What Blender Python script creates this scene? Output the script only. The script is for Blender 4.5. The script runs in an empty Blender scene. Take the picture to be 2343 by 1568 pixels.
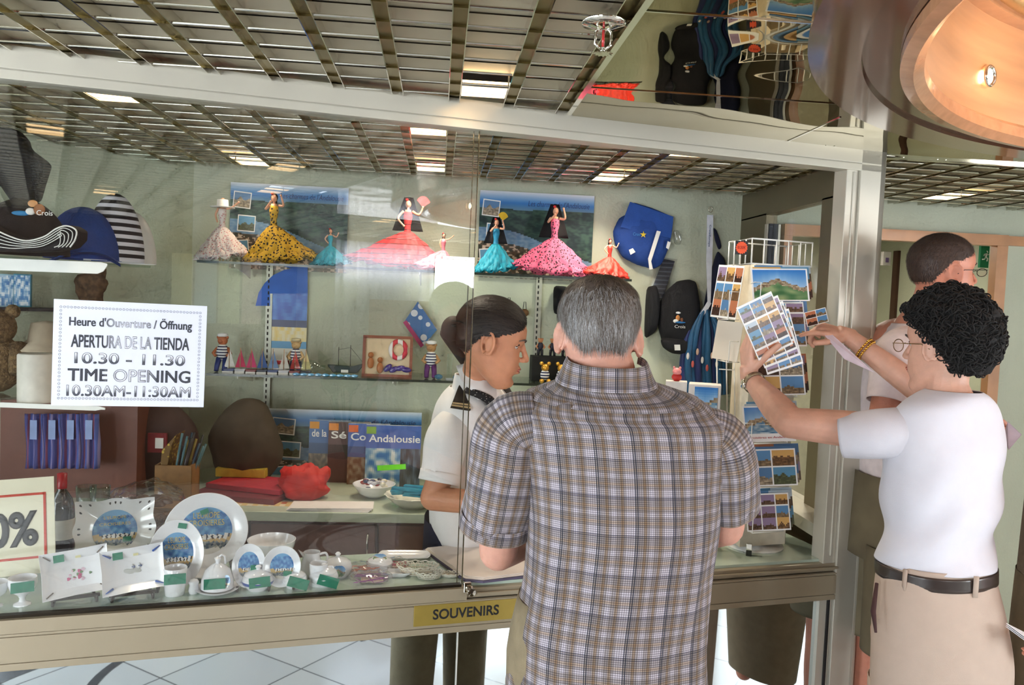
import bpy, math, random
from mathutils import Vector, Matrix, noise
random.seed(7)
S = bpy.context.scene
COL = S.collection
# ---------------------------------------------------------------- camera
F = 1850.0; EYE = 1.62; CZ = 2.15
yaw, pit, rol = math.radians(5.25), math.radians(2.9), math.radians(2.36)
fw = Vector((math.sin(yaw)*math.cos(pit), math.cos(yaw)*math.cos(pit), -math.sin(pit)))
r0 = Vector((math.cos(yaw), -math.sin(yaw), 0)); u0 = r0.cross(fw)
cr = r0*math.cos(rol)+u0*math.sin(rol); cu = u0*math.cos(rol)-r0*math.sin(rol)
EYEP = Vector((0, 0, EYE))
cd = bpy.data.cameras.new('camera'); cam = bpy.data.objects.new('camera', cd); COL.objects.link(cam)
cam.matrix_world = Matrix(((cr.x, cu.x, -fw.x, 0), (cr.y, cu.y, -fw.y, 0), (cr.z, cu.z, -fw.z, EYE), (0, 0, 0, 1)))
cd.sensor_width = 36; cd.sensor_fit = 'HORIZONTAL'; cd.lens = 36*F/2343; cd.clip_start = .02
S.camera = cam
# ---------------------------------------------------------------- world, exposure
S.view_settings.view_transform = 'Standard'; S.view_settings.look = 'None'
S.view_settings.exposure = 0.42; S.view_settings.gamma = 1; S.view_settings.use_curve_mapping = False
w = bpy.data.worlds.new('world'); S.world = w; w.use_nodes = True
w.node_tree.nodes['Background'].inputs[0].default_value = (.80, .90, 1, 1)
w.node_tree.nodes['Background'].inputs[1].default_value = 4.0
S.cycles.max_bounces = 6; S.cycles.diffuse_bounces = 3; S.cycles.transparent_max_bounces = 14; S.cycles.glossy_bounces = 4; S.cycles.transmission_bounces = 3
S.cycles.use_adaptive_sampling = True; S.cycles.adaptive_threshold = .09; S.cycles.adaptive_min_samples = 12
S.cycles.caustics_reflective = False; S.cycles.caustics_refractive = False
S.cycles.sample_clamp_indirect = 4; S.cycles.use_denoising = True
def area(name, loc, target, sx, sy, power, color):
    l = bpy.data.lights.new(name, 'AREA'); l.shape = 'RECTANGLE'; l.size = sx; l.size_y = sy; l.energy = power; l.color = color
    o = bpy.data.objects.new(name, l); COL.objects.link(o); o.location = loc
    o.rotation_euler = (Vector(target)-Vector(loc)).to_track_quat('-Z', 'Y').to_euler(); return o
# daylight coming in through the windows of the wall behind the camera and of the left side
area('window_daylight', (2.8, -2.72, 1.78), (1.2, 3, 1.2), 1.1, .5, 30, (.88, .94, 1))
area('window_daylight', (-2.02, -2.72, 1.38), (-.2, 3, 1.2), 1.3, 1.5, 66, (.88, .94, 1))
area('window_daylight', (-2.95, -.5, 1.4), (2, .6, 1.1), 2.2, 1.4, 52, (.90, .95, 1))
area('window_daylight', (4.1, .3, 1.4), (0, 2.2, 1.2), 1.5, 1.3, 42, (.95, .97, 1))
area('curtain_backlight', (1.75, -2.80, 1.78), (1.75, 3, 1.7), 0.85, .5, 11, (.90, .94, 1))  # lamp added to light the curtain from behind; the wall has no window here
# ---------------------------------------------------------------- pixel / plane helpers
def ray(px, py): return fw+cr*((px-1171.5)/F)-cu*((py-784)/F)
def at(px, py, d): return EYEP+ray(px, py)*d
def onz(px, py, z): d = ray(px, py); return EYEP+d*((z-EYE)/d.z)
def ony(px, py, y): d = ray(px, py); return EYEP+d*(y/d.y)
A0, B0 = 2.24, .22                                   # front of the kiosk: y = A0 + B0 x
NB = Vector((-B0, 1, 0)).normalized()                # inward normal
NA = Vector((1, B0, 0)).normalized()                 # along the front
FO = Vector((0, A0, 0))
def onf(px, py, t=0): d = ray(px, py); return EYEP+d*(((FO+NB*t-EYEP).dot(NB))/d.dot(NB))
def fp(s, t, z): return FO+NA*s+NB*t+Vector((0, 0, z))
def fsl(p): return (Vector(p)-FO).dot(NA)
def ft(p): return (Vector(p)-FO).dot(NB)
V = Vector
# ---------------------------------------------------------------- materials
def lin(c):
    return tuple((x/255/12.92 if x <= 10 else ((x/255+.055)/1.055)**2.4) for x in c)+(1,)
MC = {}
def M(name, rgb, rough=.5, metal=0, var=.06, scale=30, bump=0, bscale=None, emit=0, coat=0, trans=0, sheen=0, alpha=1, sub=0):
    if name in MC: return MC[name]
    m = bpy.data.materials.new(name); m.use_nodes = True; MC[name] = m
    n, l = m.node_tree.nodes, m.node_tree.links; b = n['Principled BSDF']
    tc = n.new('ShaderNodeTexCoord'); nt = n.new('ShaderNodeTexNoise'); nt.inputs['Scale'].default_value = scale; nt.inputs['Detail'].default_value = 4
    l.new(tc.outputs['Object'], nt.inputs['Vector'])
    r = n.new('ShaderNodeValToRGB'); c = lin(rgb)
    r.color_ramp.elements[0].position = .3; r.color_ramp.elements[1].position = .7
    r.color_ramp.elements[0].color = tuple(x*(1-var*2) for x in c[:3])+(1,); r.color_ramp.elements[1].color = tuple(min(1, x*(1+var)) for x in c[:3])+(1,)
    l.new(nt.outputs['Fac'], r.inputs['Fac']); l.new(r.outputs['Color'], b.inputs['Base Color'])
    b.inputs['Roughness'].default_value = rough; b.inputs['Metallic'].default_value = metal
    if coat: b.inputs['Coat Weight'].default_value = coat; b.inputs['Coat Roughness'].default_value = .08
    if sheen: b.inputs['Sheen Weight'].default_value = sheen
    if trans: b.inputs['Transmission Weight'].default_value = trans
    if alpha < 1: b.inputs['Alpha'].default_value = alpha
    if sub: b.inputs['Subsurface Weight'].default_value = sub; b.inputs['Subsurface Radius'].default_value = (.012, .004, .002); b.inputs['Subsurface Scale'].default_value = 1
    if emit: b.inputs['Emission Color'].default_value = c; b.inputs['Emission Strength'].default_value = emit
    if bump:
        bt = nt
        if bscale:
            bt = n.new('ShaderNodeTexNoise'); bt.inputs['Scale'].default_value = bscale; bt.inputs['Detail'].default_value = 3; l.new(tc.outputs['Object'], bt.inputs['Vector'])
        bn = n.new('ShaderNodeBump'); bn.inputs['Strength'].default_value = bump; bn.inputs['Distance'].default_value = .01
        l.new(bt.outputs['Fac'], bn.inputs['Height']); l.new(bn.outputs['Normal'], b.inputs['Normal'])
    return m
def stripes(name, base, cols, axis=2, period=.02, rough=.7, uv=False):
    """hard colour bands along one axis: cols = [(pos, rgb), ...]"""
    if name in MC: return MC[name]
    m = M(name, base, rough); n, l = m.node_tree.nodes, m.node_tree.links; b = n['Principled BSDF']
    tc = n.new('ShaderNodeTexCoord'); sp = n.new('ShaderNodeSeparateXYZ'); l.new(tc.outputs['UV' if uv else 'Object'], sp.inputs[0])
    d = n.new('ShaderNodeMath'); d.operation = 'DIVIDE'; d.inputs[1].default_value = period; l.new(sp.outputs[axis], d.inputs[0])
    f = n.new('ShaderNodeMath'); f.operation = 'FRACT'; l.new(d.outputs[0], f.inputs[0])
    r = n.new('ShaderNodeValToRGB'); r.color_ramp.interpolation = 'CONSTANT'; l.new(f.outputs[0], r.inputs['Fac'])
    e = r.color_ramp.elements; e[0].position = cols[0][0]; e[0].color = lin(cols[0][1]); e[1].position = cols[1][0]; e[1].color = lin(cols[1][1])
    for p, c in cols[2:]:
        x = e.new(p); x.color = lin(c)
    l.new(r.outputs['Color'], b.inputs['Base Color']); return m
def spots(name, base, dot, scale=60, thr=.32, rough=.8):
    if name in MC: return MC[name]
    m = M(name, base, rough); n, l = m.node_tree.nodes, m.node_tree.links; b = n['Principled BSDF']
    tc = n.new('ShaderNodeTexCoord'); vo = n.new('ShaderNodeTexVoronoi'); vo.inputs['Scale'].default_value = scale; l.new(tc.outputs['Object'], vo.inputs['Vector'])
    r = n.new('ShaderNodeValToRGB'); r.color_ramp.interpolation = 'CONSTANT'; r.color_ramp.elements[0].color = lin(dot); r.color_ramp.elements[1].color = lin(base); r.color_ramp.elements[1].position = thr
    l.new(vo.outputs['Distance'], r.inputs['Fac']); l.new(r.outputs['Color'], b.inputs['Base Color']); return m
def glassmat(name, tint=(1, 1, 1), gloss=1.0, ior=1.5, rough=0.0):
    m = bpy.data.materials.new(name); m.use_nodes = True; MC[name] = m
    n, l = m.node_tree.nodes, m.node_tree.links; n.clear()
    o = n.new('ShaderNodeOutputMaterial'); mx = n.new('ShaderNodeMixShader'); t = n.new('ShaderNodeBsdfTransparent'); g = n.new('ShaderNodeBsdfGlossy')
    fr = n.new('ShaderNodeFresnel'); fr.inputs[0].default_value = ior; mu = n.new('ShaderNodeMath'); mu.operation = 'MULTIPLY'; mu.inputs[1].default_value = gloss; mu.use_clamp = True
    t.inputs[0].default_value = tuple(tint)+(1,); g.inputs['Roughness'].default_value = rough
    l.new(fr.outputs[0], mu.inputs[0]); l.new(mu.outputs[0], mx.inputs[0]); l.new(t.outputs[0], mx.inputs[1]); l.new(g.outputs[0], mx.inputs[2]); l.new(mx.outputs[0], o.inputs[0]); return m
def attrmat(name, rough=.35, coat=.0):
    if name in MC: return MC[name]
    m = bpy.data.materials.new(name); m.use_nodes = True; MC[name] = m
    n, l = m.node_tree.nodes, m.node_tree.links; b = n['Principled BSDF']; a = n.new('ShaderNodeAttribute'); a.attribute_name = 'Col'
    l.new(a.outputs['Color'], b.inputs['Base Color']); b.inputs['Roughness'].default_value = rough; b.inputs['Coat Weight'].default_value = coat; return m
# ---------------------------------------------------------------- mesh builder
def rotm(d, up=V((0, 0, 1))):
    z = V(d).normalized(); x = up.cross(z)
    if x.length < 1e-4: x = V((1, 0, 0)).cross(z)
    x.normalize(); y = z.cross(x); return Matrix((x, y, z)).transposed()
class MB:
    def __init__(s): s.v = []; s.f = []; s.uv = {}; s.T = Matrix.Identity(4); s.uvs = []
    def add(s, vs, fs, uvs=None):
        o = len(s.v); s.v += [s.T @ V(p) for p in vs]; s.f += [tuple(i+o for i in f) for f in fs]
        if uvs: s.uvs += uvs
        elif s.uvs: s.uvs += [(0, 0)]*sum(len(f) for f in fs)
        return s
    def box(s, c, d, R=None):
        x, y, z = d[0]/2, d[1]/2, d[2]/2
        vs = [V((a*x, b*y, e*z)) for e in (-1, 1) for b in (-1, 1) for a in (-1, 1)]
        if R is not None: vs = [R @ p for p in vs]
        return s.add([p+V(c) for p in vs], [(0, 2, 3, 1), (4, 5, 7, 6), (0, 1, 5, 4), (2, 6, 7, 3), (0, 4, 6, 2), (1, 3, 7, 5)])
    def hull8(s, b, t):   # bottom 4 and top 4 points
        return s.add(list(b)+list(t), [(3, 2, 1, 0), (4, 5, 6, 7), (0, 1, 5, 4), (1, 2, 6, 5), (2, 3, 7, 6), (3, 0, 4, 7)])
    def tube(s, P, r, n=8, caps=True, closed=False):
        P = [V(p) for p in P]; R = r if isinstance(r, (list, tuple)) else [r]*len(P); vs = []; prev = None
        for i, p in enumerate(P):
            if closed: d = P[(i+1) % len(P)]-P[i-1]
            else: d = P[min(i+1, len(P)-1)]-P[max(i-1, 0)]
            if d.length < 1e-9: d = V((0, 0, 1))
            d.normalize()
            if prev is None: x = rotm(d).col[0].copy()
            else:
                x = prev-d*prev.dot(d)
                if x.length < 1e-6: x = rotm(d).col[0].copy()
            x.normalize(); prev = x; y = d.cross(x)
            for k in range(n):
                a = 2*math.pi*k/n; vs.append(p+(x*math.cos(a)+y*math.sin(a))*R[i])
        fs = []; m = len(P)
        for i in range(m if closed else m-1):
            for k in range(n): fs.append((i*n+k, i*n+(k+1) % n, ((i+1) % m)*n+(k+1) % n, ((i+1) % m)*n+k))
        if caps and not closed: fs += [tuple(range(n))[::-1], tuple((m-1)*n+k for k in range(n))]
        return s.add(vs, fs)
    def ball(s, c, r, R=None, n=20, m=12):
        r = V(r) if not isinstance(r, (int, float)) else V((r, r, r)); vs = [V((0, 0, 1))]; fs = []
        for i in range(1, m):
            t = math.pi*i/m
            for k in range(n): a = 2*math.pi*k/n; vs.append(V((math.sin(t)*math.cos(a), math.sin(t)*math.sin(a), math.cos(t))))
        vs.append(V((0, 0, -1))); L = len(vs)-1
        for k in range(n): fs.append((0, 1+k, 1+(k+1) % n)); fs.append((L, L-n+(k+1) % n, L-n+k))
        for i in range(m-2):
            for k in range(n): a = 1+i*n; fs.append((a+k, a+n+k, a+n+(k+1) % n, a+(k+1) % n))
        vs = [V((p.x*r.x, p.y*r.y, p.z*r.z)) for p in vs]
        if R is not None: vs = [R @ p for p in vs]
        return s.add([p+V(c) for p in vs], fs)
    def lathe(s, prof, c=(0, 0, 0), n=32, sx=1, sy=1, wav=None):
        vs = []; fs = []; m = len(prof)
        for i, (r, z) in enumerate(prof):
            for k in range(n):
                a = 2*math.pi*k/n; q = r*(wav(a, i) if wav else 1); vs.append(V((q*math.cos(a)*sx, q*math.sin(a)*sy, z))+V(c))
        for i in range(m-1):
            for k in range(n): fs.append((i*n+k, i*n+(k+1) % n, (i+1)*n+(k+1) % n, (i+1)*n+k))
        return s.add(vs, fs)
    def prism(s, pts, t, o=None, x=None, y=None):
        """outline pts (2-D) in the plane o,x,y, extruded by +-t/2 along x cross y"""
        o = V(o or (0, 0, 0)); x = V(x or (1, 0, 0)); y = V(y or (0, 1, 0)); z = x.cross(y).normalized(); n = len(pts)
        a = [o+x*p[0]+y*p[1]-z*t/2 for p in pts]; b = [p+z*t for p in a]
        return s.add(a+b, [tuple(range(n))[::-1], tuple(range(n, 2*n))]+[(i, (i+1) % n, n+(i+1) % n, n+i) for i in range(n)])
    def grid(s, fn, nu, nv, uvfn=None):
        vs = [fn(i/nu, j/nv) for j in range(nv+1) for i in range(nu+1)]
        fs = [(j*(nu+1)+i, j*(nu+1)+i+1, (j+1)*(nu+1)+i+1, (j+1)*(nu+1)+i) for j in range(nv) for i in range(nu)]
        uvs = None
        if uvfn: uvs = [uvfn(*p) for j in range(nv) for i in range(nu) for p in ((i/nu, j/nv), ((i+1)/nu, j/nv), ((i+1)/nu, (j+1)/nv), (i/nu, (j+1)/nv))]
        return s.add(vs, fs, uvs)
    def build(s, name, mat, parent=None, world=False, smooth=True, label=None, solid=0, sub=0, bevel=0, auto=None):
        me = bpy.data.meshes.new(name); vs = s.v
        if world and parent: o = parent.location; vs = [p-o for p in vs]
        me.from_pydata([tuple(p) for p in vs], [], s.f)
        if s.uvs:
            u = me.uv_layers.new(name='UVMap'); k = 0
            for i, c in enumerate(s.uvs): u.data[i].uv = c
        if smooth: me.shade_smooth()
        ob = bpy.data.objects.new(name, me); COL.objects.link(ob)
        for mm in (mat if isinstance(mat, (list, tuple)) else [mat]): me.materials.append(mm)
        if parent: ob.parent = parent
        if label: ob['label'] = label
        if solid: md = ob.modifiers.new('solid', 'SOLIDIFY'); md.thickness = solid; md.offset = 0
        if bevel: md = ob.modifiers.new('bevel', 'BEVEL'); md.width = bevel; md.segments = 2; md.limit_method = 'ANGLE'
        if sub: md = ob.modifiers.new('sub', 'SUBSURF'); md.levels = sub; md.render_levels = sub
        if smooth and auto: me.set_sharp_from_angle(angle=math.radians(auto))
        return ob
def tag(o, label, cat, group=None, kind=None):
    o['label'] = label; o['category'] = cat
    if group: o['group'] = group
    if kind: o['kind'] = kind
    return o
def struct(o): o['kind'] = 'structure'; return o
def thing(name, label, cat, loc=(0, 0, 0), rz=0, group=None, sc=1):
    o = bpy.data.objects.new(name, None); COL.objects.link(o); o.empty_display_size = .05
    o.location = loc; o.rotation_euler = (0, 0, rz); o.scale = (sc, sc, sc); return tag(o, label, cat, group)
def dup(root, loc=None, rz=None, label=None, group=None, mat=None):
    r = root.copy(); COL.objects.link(r)
    if loc is not None: r.location = loc
    if rz is not None: r.rotation_euler = (0, 0, rz)
    if label: r['label'] = label
    if group: r['group'] = group
    for ch in list(root.children):
        c = ch.copy(); COL.objects.link(c); c.parent = r
        for g in list(ch.children): d = g.copy(); COL.objects.link(d); d.parent = c
    return r
def frame(o, x, n):
    """matrix whose local X runs along x and local Z (towards the reader) along n"""
    x = V(x).normalized(); n = V(n).normalized(); y = n.cross(x).normalized(); x = y.cross(n)
    return Matrix(((x.x, y.x, n.x, o[0]), (x.y, y.y, n.y, o[1]), (x.z, y.z, n.z, o[2]), (0, 0, 0, 1)))
def text(body, size, mat, T, parent=None, name='lettering', stroke=0, hollow=False, w=None, ext=.0002, off=0, align='CENTER', local=False, shear=0, h=None):
    c = bpy.data.curves.new(name, 'FONT'); c.body = body; c.size = size; c.extrude = ext; c.offset = off; c.align_x = align; c.align_y = 'CENTER'; c.shear = shear; c.resolution_u = 4
    if stroke: c.bevel_depth = stroke; c.bevel_resolution = 0; c.extrude = 0
    if hollow: c.fill_mode = 'NONE'
    t = bpy.data.objects.new('tmp', c); COL.objects.link(t); bpy.context.view_layer.update()
    me = bpy.data.meshes.new_from_object(t.evaluated_get(bpy.context.evaluated_depsgraph_get())); bpy.data.objects.remove(t)
    if w or h:
        xs = [v.co.x for v in me.vertices]; ys = [v.co.y for v in me.vertices]
        k = w/(max(xs)-min(xs)) if w else 1; kh = h/(max(ys)-min(ys)) if h else 1; cx = (max(xs)+min(xs))/2 if align == 'CENTER' else 0; cy = (max(ys)+min(ys))/2
        for v in me.vertices: v.co.x = (v.co.x-cx)*k; v.co.y = (v.co.y-(cy if h else 0))*kh
    me.materials.clear(); me.materials.append(mat)
    o = bpy.data.objects.new(name, me); COL.objects.link(o)
    if parent and not local: T = Matrix.Translation(-parent.location) @ T
    if parent: o.parent = parent
    o.matrix_local = T; me.transform(Matrix.Identity(4)); return o
def picture(name, wd, ht, fn, T, parent=None, nu=40, nv=28, local=False, rough=.35, th=.0012, mat=None, curve=None):
    """a printed sheet of real thickness; fn(u,v)->rgb 0..255 gives the print"""
    me = bpy.data.meshes.new(name); vs = []; fs = []; cols = []
    for j in range(nv+1):
        for i in range(nu+1):
            x = (i/nu-.5)*wd; y = (j/nv-.5)*ht; vs.append((x, y, th/2+(curve(x, y) if curve else 0)))
    for j in range(nv):
        for i in range(nu): fs.append((j*(nu+1)+i, j*(nu+1)+i+1, (j+1)*(nu+1)+i+1, (j+1)*(nu+1)+i)); cols.append(fn((i+.5)/nu, (j+.5)/nv))
    b = len(vs); n4 = [(0), nu, (nu+1)*(nv+1)-1, (nu+1)*nv]
    vs += [(vs[k][0], vs[k][1], vs[k][2]-th) for k in n4]
    fs.append((b+3, b+2, b+1, b)); cols.append((235, 235, 232))
    for a in range(4): fs.append((n4[a], b+a, b+(a+1) % 4, n4[(a+1) % 4])); cols.append((235, 235, 232))
    me.from_pydata(vs, [], fs); ca = me.color_attributes.new('Col', 'FLOAT_COLOR', 'CORNER'); k = 0; buf = []
    for p, c in zip(me.polygons, cols):
        c = lin(c); buf += list(c)*p.loop_total
    ca.data.foreach_set('color', buf)
    me.materials.append(mat or attrmat('printed_paper' if rough > .3 else 'printed_gloss', rough))
    o = bpy.data.objects.new(name, me); COL.objects.link(o)
    if parent and not local: T = Matrix.Translation(-parent.location) @ T
    if parent: o.parent = parent
    o.matrix_local = T; return o
def mixc(a, b, t): t = max(0, min(1, t)); return tuple(x*(1-t)+y*t for x, y in zip(a, b))
def nz(x, y, s=0): return noise.noise(V((x, y, s)))
def catmull(P, k):
    out = []; n = len(P)
    for i in range(n-1):
        a, b, c, d = P[max(i-1, 0)], P[i], P[i+1], P[min(i+2, n-1)]
        for j in range(k):
            t = j/k; out.append(tuple(.5*((2*y)+(-x+z)*t+(2*x-5*y+4*z-w_)*t*t+(-x+3*y-3*z+w_)*t**3) for x, y, z, w_ in zip(a, b, c, d)))
    out.append(tuple(P[-1])); return out
# ---------------------------------------------------------------- shared materials
alu = M('champagne_aluminium', (198, 192, 177), .38, .35, var=.02, scale=4)
alu_d = M('bronze_aluminium', (118, 108, 84), .4, .35, var=.03, scale=4)
chrome = M('chrome', (225, 222, 212), .07, 1, var=.02)
white = M('white_enamel', (236, 234, 228), .35, 0, var=.02)
rubber = M('black_rubber', (22, 22, 24), .6)
black = M('black_cloth', (20, 20, 26), .85, 0, bump=.2, bscale=400)
navy = M('navy_cloth', (24, 30, 58), .85, 0, bump=.2, bscale=400)
porc = M('white_porcelain', (236, 236, 240), .18, 0, var=.015, coat=.6)
green_st = M('green_sticker', (22, 128, 98), .6, 0, var=.1, scale=60)
ink = M('black_ink', (28, 28, 32), .5, var=.0)
paper = M('white_paper', (236, 236, 240), .7, var=.01)
wood_st = M('dark_stand_wood', (58, 44, 36), .35, 0, var=.2, scale=25, coat=.3)
clearg = glassmat('clear_glass', (.985, .995, .99), 1.0)
pane_m = glassmat('pane_glass', (.98, .985, .975), 2.0)
shelf_g = glassmat('shelf_glass', (.86, .93, .9), 1.3)
wood = M('light_wood', (196, 140, 96), .4, 0, var=.12, scale=6, coat=.2)
# glass: same reflectance from both faces
for _m in (clearg, pane_m, shelf_g):
    _n, _l = _m.node_tree.nodes, _m.node_tree.links; _g = _n.new('ShaderNodeNewGeometry'); _a = _n.new('ShaderNodeMath'); _a.operation = 'MULTIPLY_ADD'
    _a.inputs[1].default_value = -(1.5-1/1.5); _a.inputs[2].default_value = 1.5; _l.new(_g.outputs['Backfacing'], _a.inputs[0])
    _l.new(_a.outputs[0], [x for x in _n if x.type == 'FRESNEL'][0].inputs[0])
YB = 3.72; XL, XR, YR = -3.05, 4.2, -2.85
def onx(px, py, x): d = ray(px, py); return EYEP+d*(x/d.x)
wallm = M('pale_green_wall', (196, 200, 178), .75, var=.03, scale=3, bump=.25, bscale=90)
# ---------------------------------------------------------------- floor
fm = M('white_floor_tiles', (222, 224, 224), .22, var=.05, scale=2.5, coat=.2)
n, l = fm.node_tree.nodes, fm.node_tree.links
tc = n.new('ShaderNodeTexCoord'); mp = n.new('ShaderNodeMapping'); mp.inputs['Rotation'].default_value = (0, 0, .5)
br = n.new('ShaderNodeTexBrick'); br.offset = 0; br.inputs['Scale'].default_value = 1; br.inputs['Brick Width'].default_value = .4; br.inputs['Row Height'].default_value = .4; br.inputs['Mortar Size'].default_value = .004
br.inputs['Color1'].default_value = lin((225, 226, 226)); br.inputs['Color2'].default_value = lin((214, 217, 219)); br.inputs['Mortar'].default_value = lin((120, 122, 124))
l.new(tc.outputs['Object'], mp.inputs[0]); l.new(mp.outputs[0], br.inputs[0]); l.new(br.outputs['Color'], n['Principled BSDF'].inputs['Base Color'])
struct(MB().box(((XL+XR)/2, 1.6, -.05), (XR-XL+.4, 9.2, .1)).build('floor', fm, smooth=False))
inl = M('grey_floor_inlay', (96, 98, 102), .25, coat=.2)
b = MB()
def ribbon(b, P, wd):
    P = [V(p) for p in P]
    for i in range(len(P)-1):
        d0 = (P[min(i+1, len(P)-1)]-P[max(i-1, 0)]).normalized(); d1 = (P[min(i+2, len(P)-1)]-P[i]).normalized()
        a, c = V((-d0.y, d0.x, 0))*wd/2, V((-d1.y, d1.x, 0))*wd/2
        b.add([P[i]-a, P[i+1]-c, P[i+1]+c, P[i]+a], [(0, 1, 2, 3)])
for cx, cy, R, a0, a1, wd in ((-.9, -.6, .75, 0, 6.3, .1), (-.9, -.6, .45, .5, 4.2, .035), (1.3, -.4, .9, 0, 6.3, .1), (1.0, -.7, .4, 1, 5, .035), (1.7, .1, .35, 3, 7, .035), (-.2, .9, .6, 2.5, 6, .04), (.2, -1.7, .7, 0, 3.5, .1), (-.6, 1.1, .8, 3.3, 5.6, .1)):
    ribbon(b, [(cx+R*math.cos(a0+(a1-a0)*i/40), cy+R*math.sin(a0+(a1-a0)*i/40), .0015) for i in range(41)], wd)
struct(b.build('floor_inlay', inl, smooth=False))
# ---------------------------------------------------------------- walls
dx0, dx1, dz = ony(1788, 540, YB).x, ony(2284, 560, YB).x, ony(2100, 536, YB).z
def wallbox(name, x0, x1, y0, y1, z0, z1, m=wallm): return struct(MB().box(((x0+x1)/2, (y0+y1)/2, (z0+z1)/2), (x1-x0, y1-y0, z1-z0)).build(name, m, smooth=False))
b = MB(); b.box(((-1.1+dx0)/2, YB+.03, 1.25), (dx0+1.1, .06, 2.5)); b.box(((dx1+XR)/2, YB+.03, 1.25), (XR-dx1, .06, 2.5)); b.box(((dx0+dx1)/2, YB+.03, (dz+2.5)/2), (dx1-dx0, .06, 2.5-dz))
struct(b.build('wall_back', wallm, smooth=False))
lw = [(-1.1, YB), (-1.39, 3.375), (-2.2, 2.45), (XL, 1.9)]
wl_m = M('shaded_green_wall', (190, 198, 174), .8, var=.03, scale=3, bump=.25, bscale=90)
b = MB()
for (x0, y0), (x1, y1) in zip(lw, lw[1:]):
    d = V((x1-x0, y1-y0, 0)); nn = V((d.y, -d.x, 0)).normalized()*.08
    if nn.y < 0: nn = -nn
    q = [V((x0, y0, 0)), V((x1, y1, 0)), V((x1, y1, 0))+nn, V((x0, y0, 0))+nn]; b.hull8(q, [p+V((0, 0, 2.5)) for p in q])
struct(b.build('wall_kiosk_left', wl_m, smooth=False))
plain = M('cream_wall', (196, 190, 172), .8, var=.03)
woodw = M('dark_reflection_panel', (92, 62, 46), .45, var=.15, scale=4, coat=.2)
# wall behind the camera, with two windows
b = MB(); WZ0, WZ1 = .62, 2.08
for x0, x1, z0, z1 in ((XL, -2.7, 0, 2.5), (-1.35, 2.24, 0, 2.5), (3.36, XR, 0, 2.5), (-2.7, -1.35, 0, WZ0), (-2.7, -1.35, WZ1, 2.5), (2.24, 3.36, 0, 1.52), (2.24, 3.36, 2.04, 2.5)):
    b.box(((x0+x1)/2, YR, (z0+z1)/2), (x1-x0, .1, z1-z0))
struct(b.build('wall_rear', plain, smooth=False))
b = MB()
b.box((-.2, YR+.07, 1.12), (2.3, .04, 2.2)); struct(b.build('wall_rear_added_panel', woodw, smooth=False))  # unseen dark panel added so that the left pane reflects dark
b = MB()
for x0, x1, z0, z1 in ((1.9, 3.72, 0, 2.5), (-1.3, 1.9, 0, .6), (-1.3, 1.9, 2.05, 2.5), (YR, -1.3, 0, 2.5)): b.box((XL-.05, (x0+x1)/2, (z0+z1)/2), (.1, abs(x1-x0), z1-z0))
struct(b.build('wall_left', plain, smooth=False))
b = MB()
for x0, x1, z0, z1 in ((1.1, YB, 0, 2.5), (-.6, 1.1, 0, .6), (-.6, 1.1, 2.05, 2.5), (YR, -.6, 0, 2.5)): b.box((XR+.05, (x0+x1)/2, (z0+z1)/2), (.1, abs(x1-x0), z1-z0))
struct(b.build('wall_right', wallm, smooth=False))
for i, (c, sx, ax) in enumerate((((2.8, YR, 1.78), 1.12, 0), ((-2.02, YR, 1.35), 1.35, 0), ((XL-.05, .3, 1.32), 3.2, 1), ((XR+.05, .25, 1.32), 1.7, 1))):
    t = bpy.data.objects.new('window_%d' % (i+1), None); COL.objects.link(t); t.location = c; t['kind'] = 'structure'
    b = MB(); hz = .26 if i == 0 else .73
    for u in (-sx/2+.02, 0, sx/2-.02): b.box((u, 0, 0) if ax == 0 else (0, u, 0), (.04, .06, 2*hz) if ax == 0 else (.06, .04, 2*hz))
    for z in (-hz+.02, hz-.02): b.box((0, 0, z), (sx, .06, .04) if ax == 0 else (.06, sx, .04))
    b.build('window_frame', alu, t, smooth=False)
    MB().box((0, 0, 0), (sx, .006, 2*hz) if ax == 0 else (.006, sx, 2*hz)).build('window_pane', clearg, t, smooth=False)
# corridor behind the doorway
b = MB(); b.box(((dx0+dx1)/2-.55, 5.9, 1.25), (1.6, .1, 2.5)); b.box((dx1+.9, 5.9, 1.25), (2.2, .1, 2.5)); struct(b.build('wall_corridor', M('corridor_wall', (206, 200, 178), .8, var=.05), smooth=False))
wallbox('wall_corridor_right', dx1+.6, dx1+.7, YB+.1, 5.9, 0, 2.5)
wallbox('wall_corridor_left', dx0-.45, dx0-.35, YB+.1, 5.9, 0, 2.5)
wallbox('ceiling_corridor', dx0-.5, dx1+.75, YB+.1, 5.95, 2.2, 2.3, M('corridor_ceiling', (150, 146, 132), .6))
l_ = bpy.data.lights.new('corridor_fill', 'AREA'); l_.size = .3; l_.energy = 14; l_.color = (1, .9, .74); o = bpy.data.objects.new('corridor_fill', l_); COL.objects.link(o); o.location = ((dx0+dx1)/2, 4.7, 2.18)  # light added to brighten the corridor, with no fixture of its own
# doorway frame
b = MB(); zt = dz
for x0, x1, z0, z1 in ((dx0-.005, dx0+.035, 0, zt-.0405), (dx1-.035, dx1+.02, 0, zt-.0405), (dx0-.005, dx1+.02, zt-.04, zt+.012)): b.box(((x0+x1)/2, YB-.02, (z0+z1)/2), (x1-x0, .05, z1-z0))
b.box(((dx1+3.92)/2+.011, YB-.015, zt-.012), (3.88-dx1, .03, .045))
struct(b.build('trim_1', wood, smooth=False))
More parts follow.
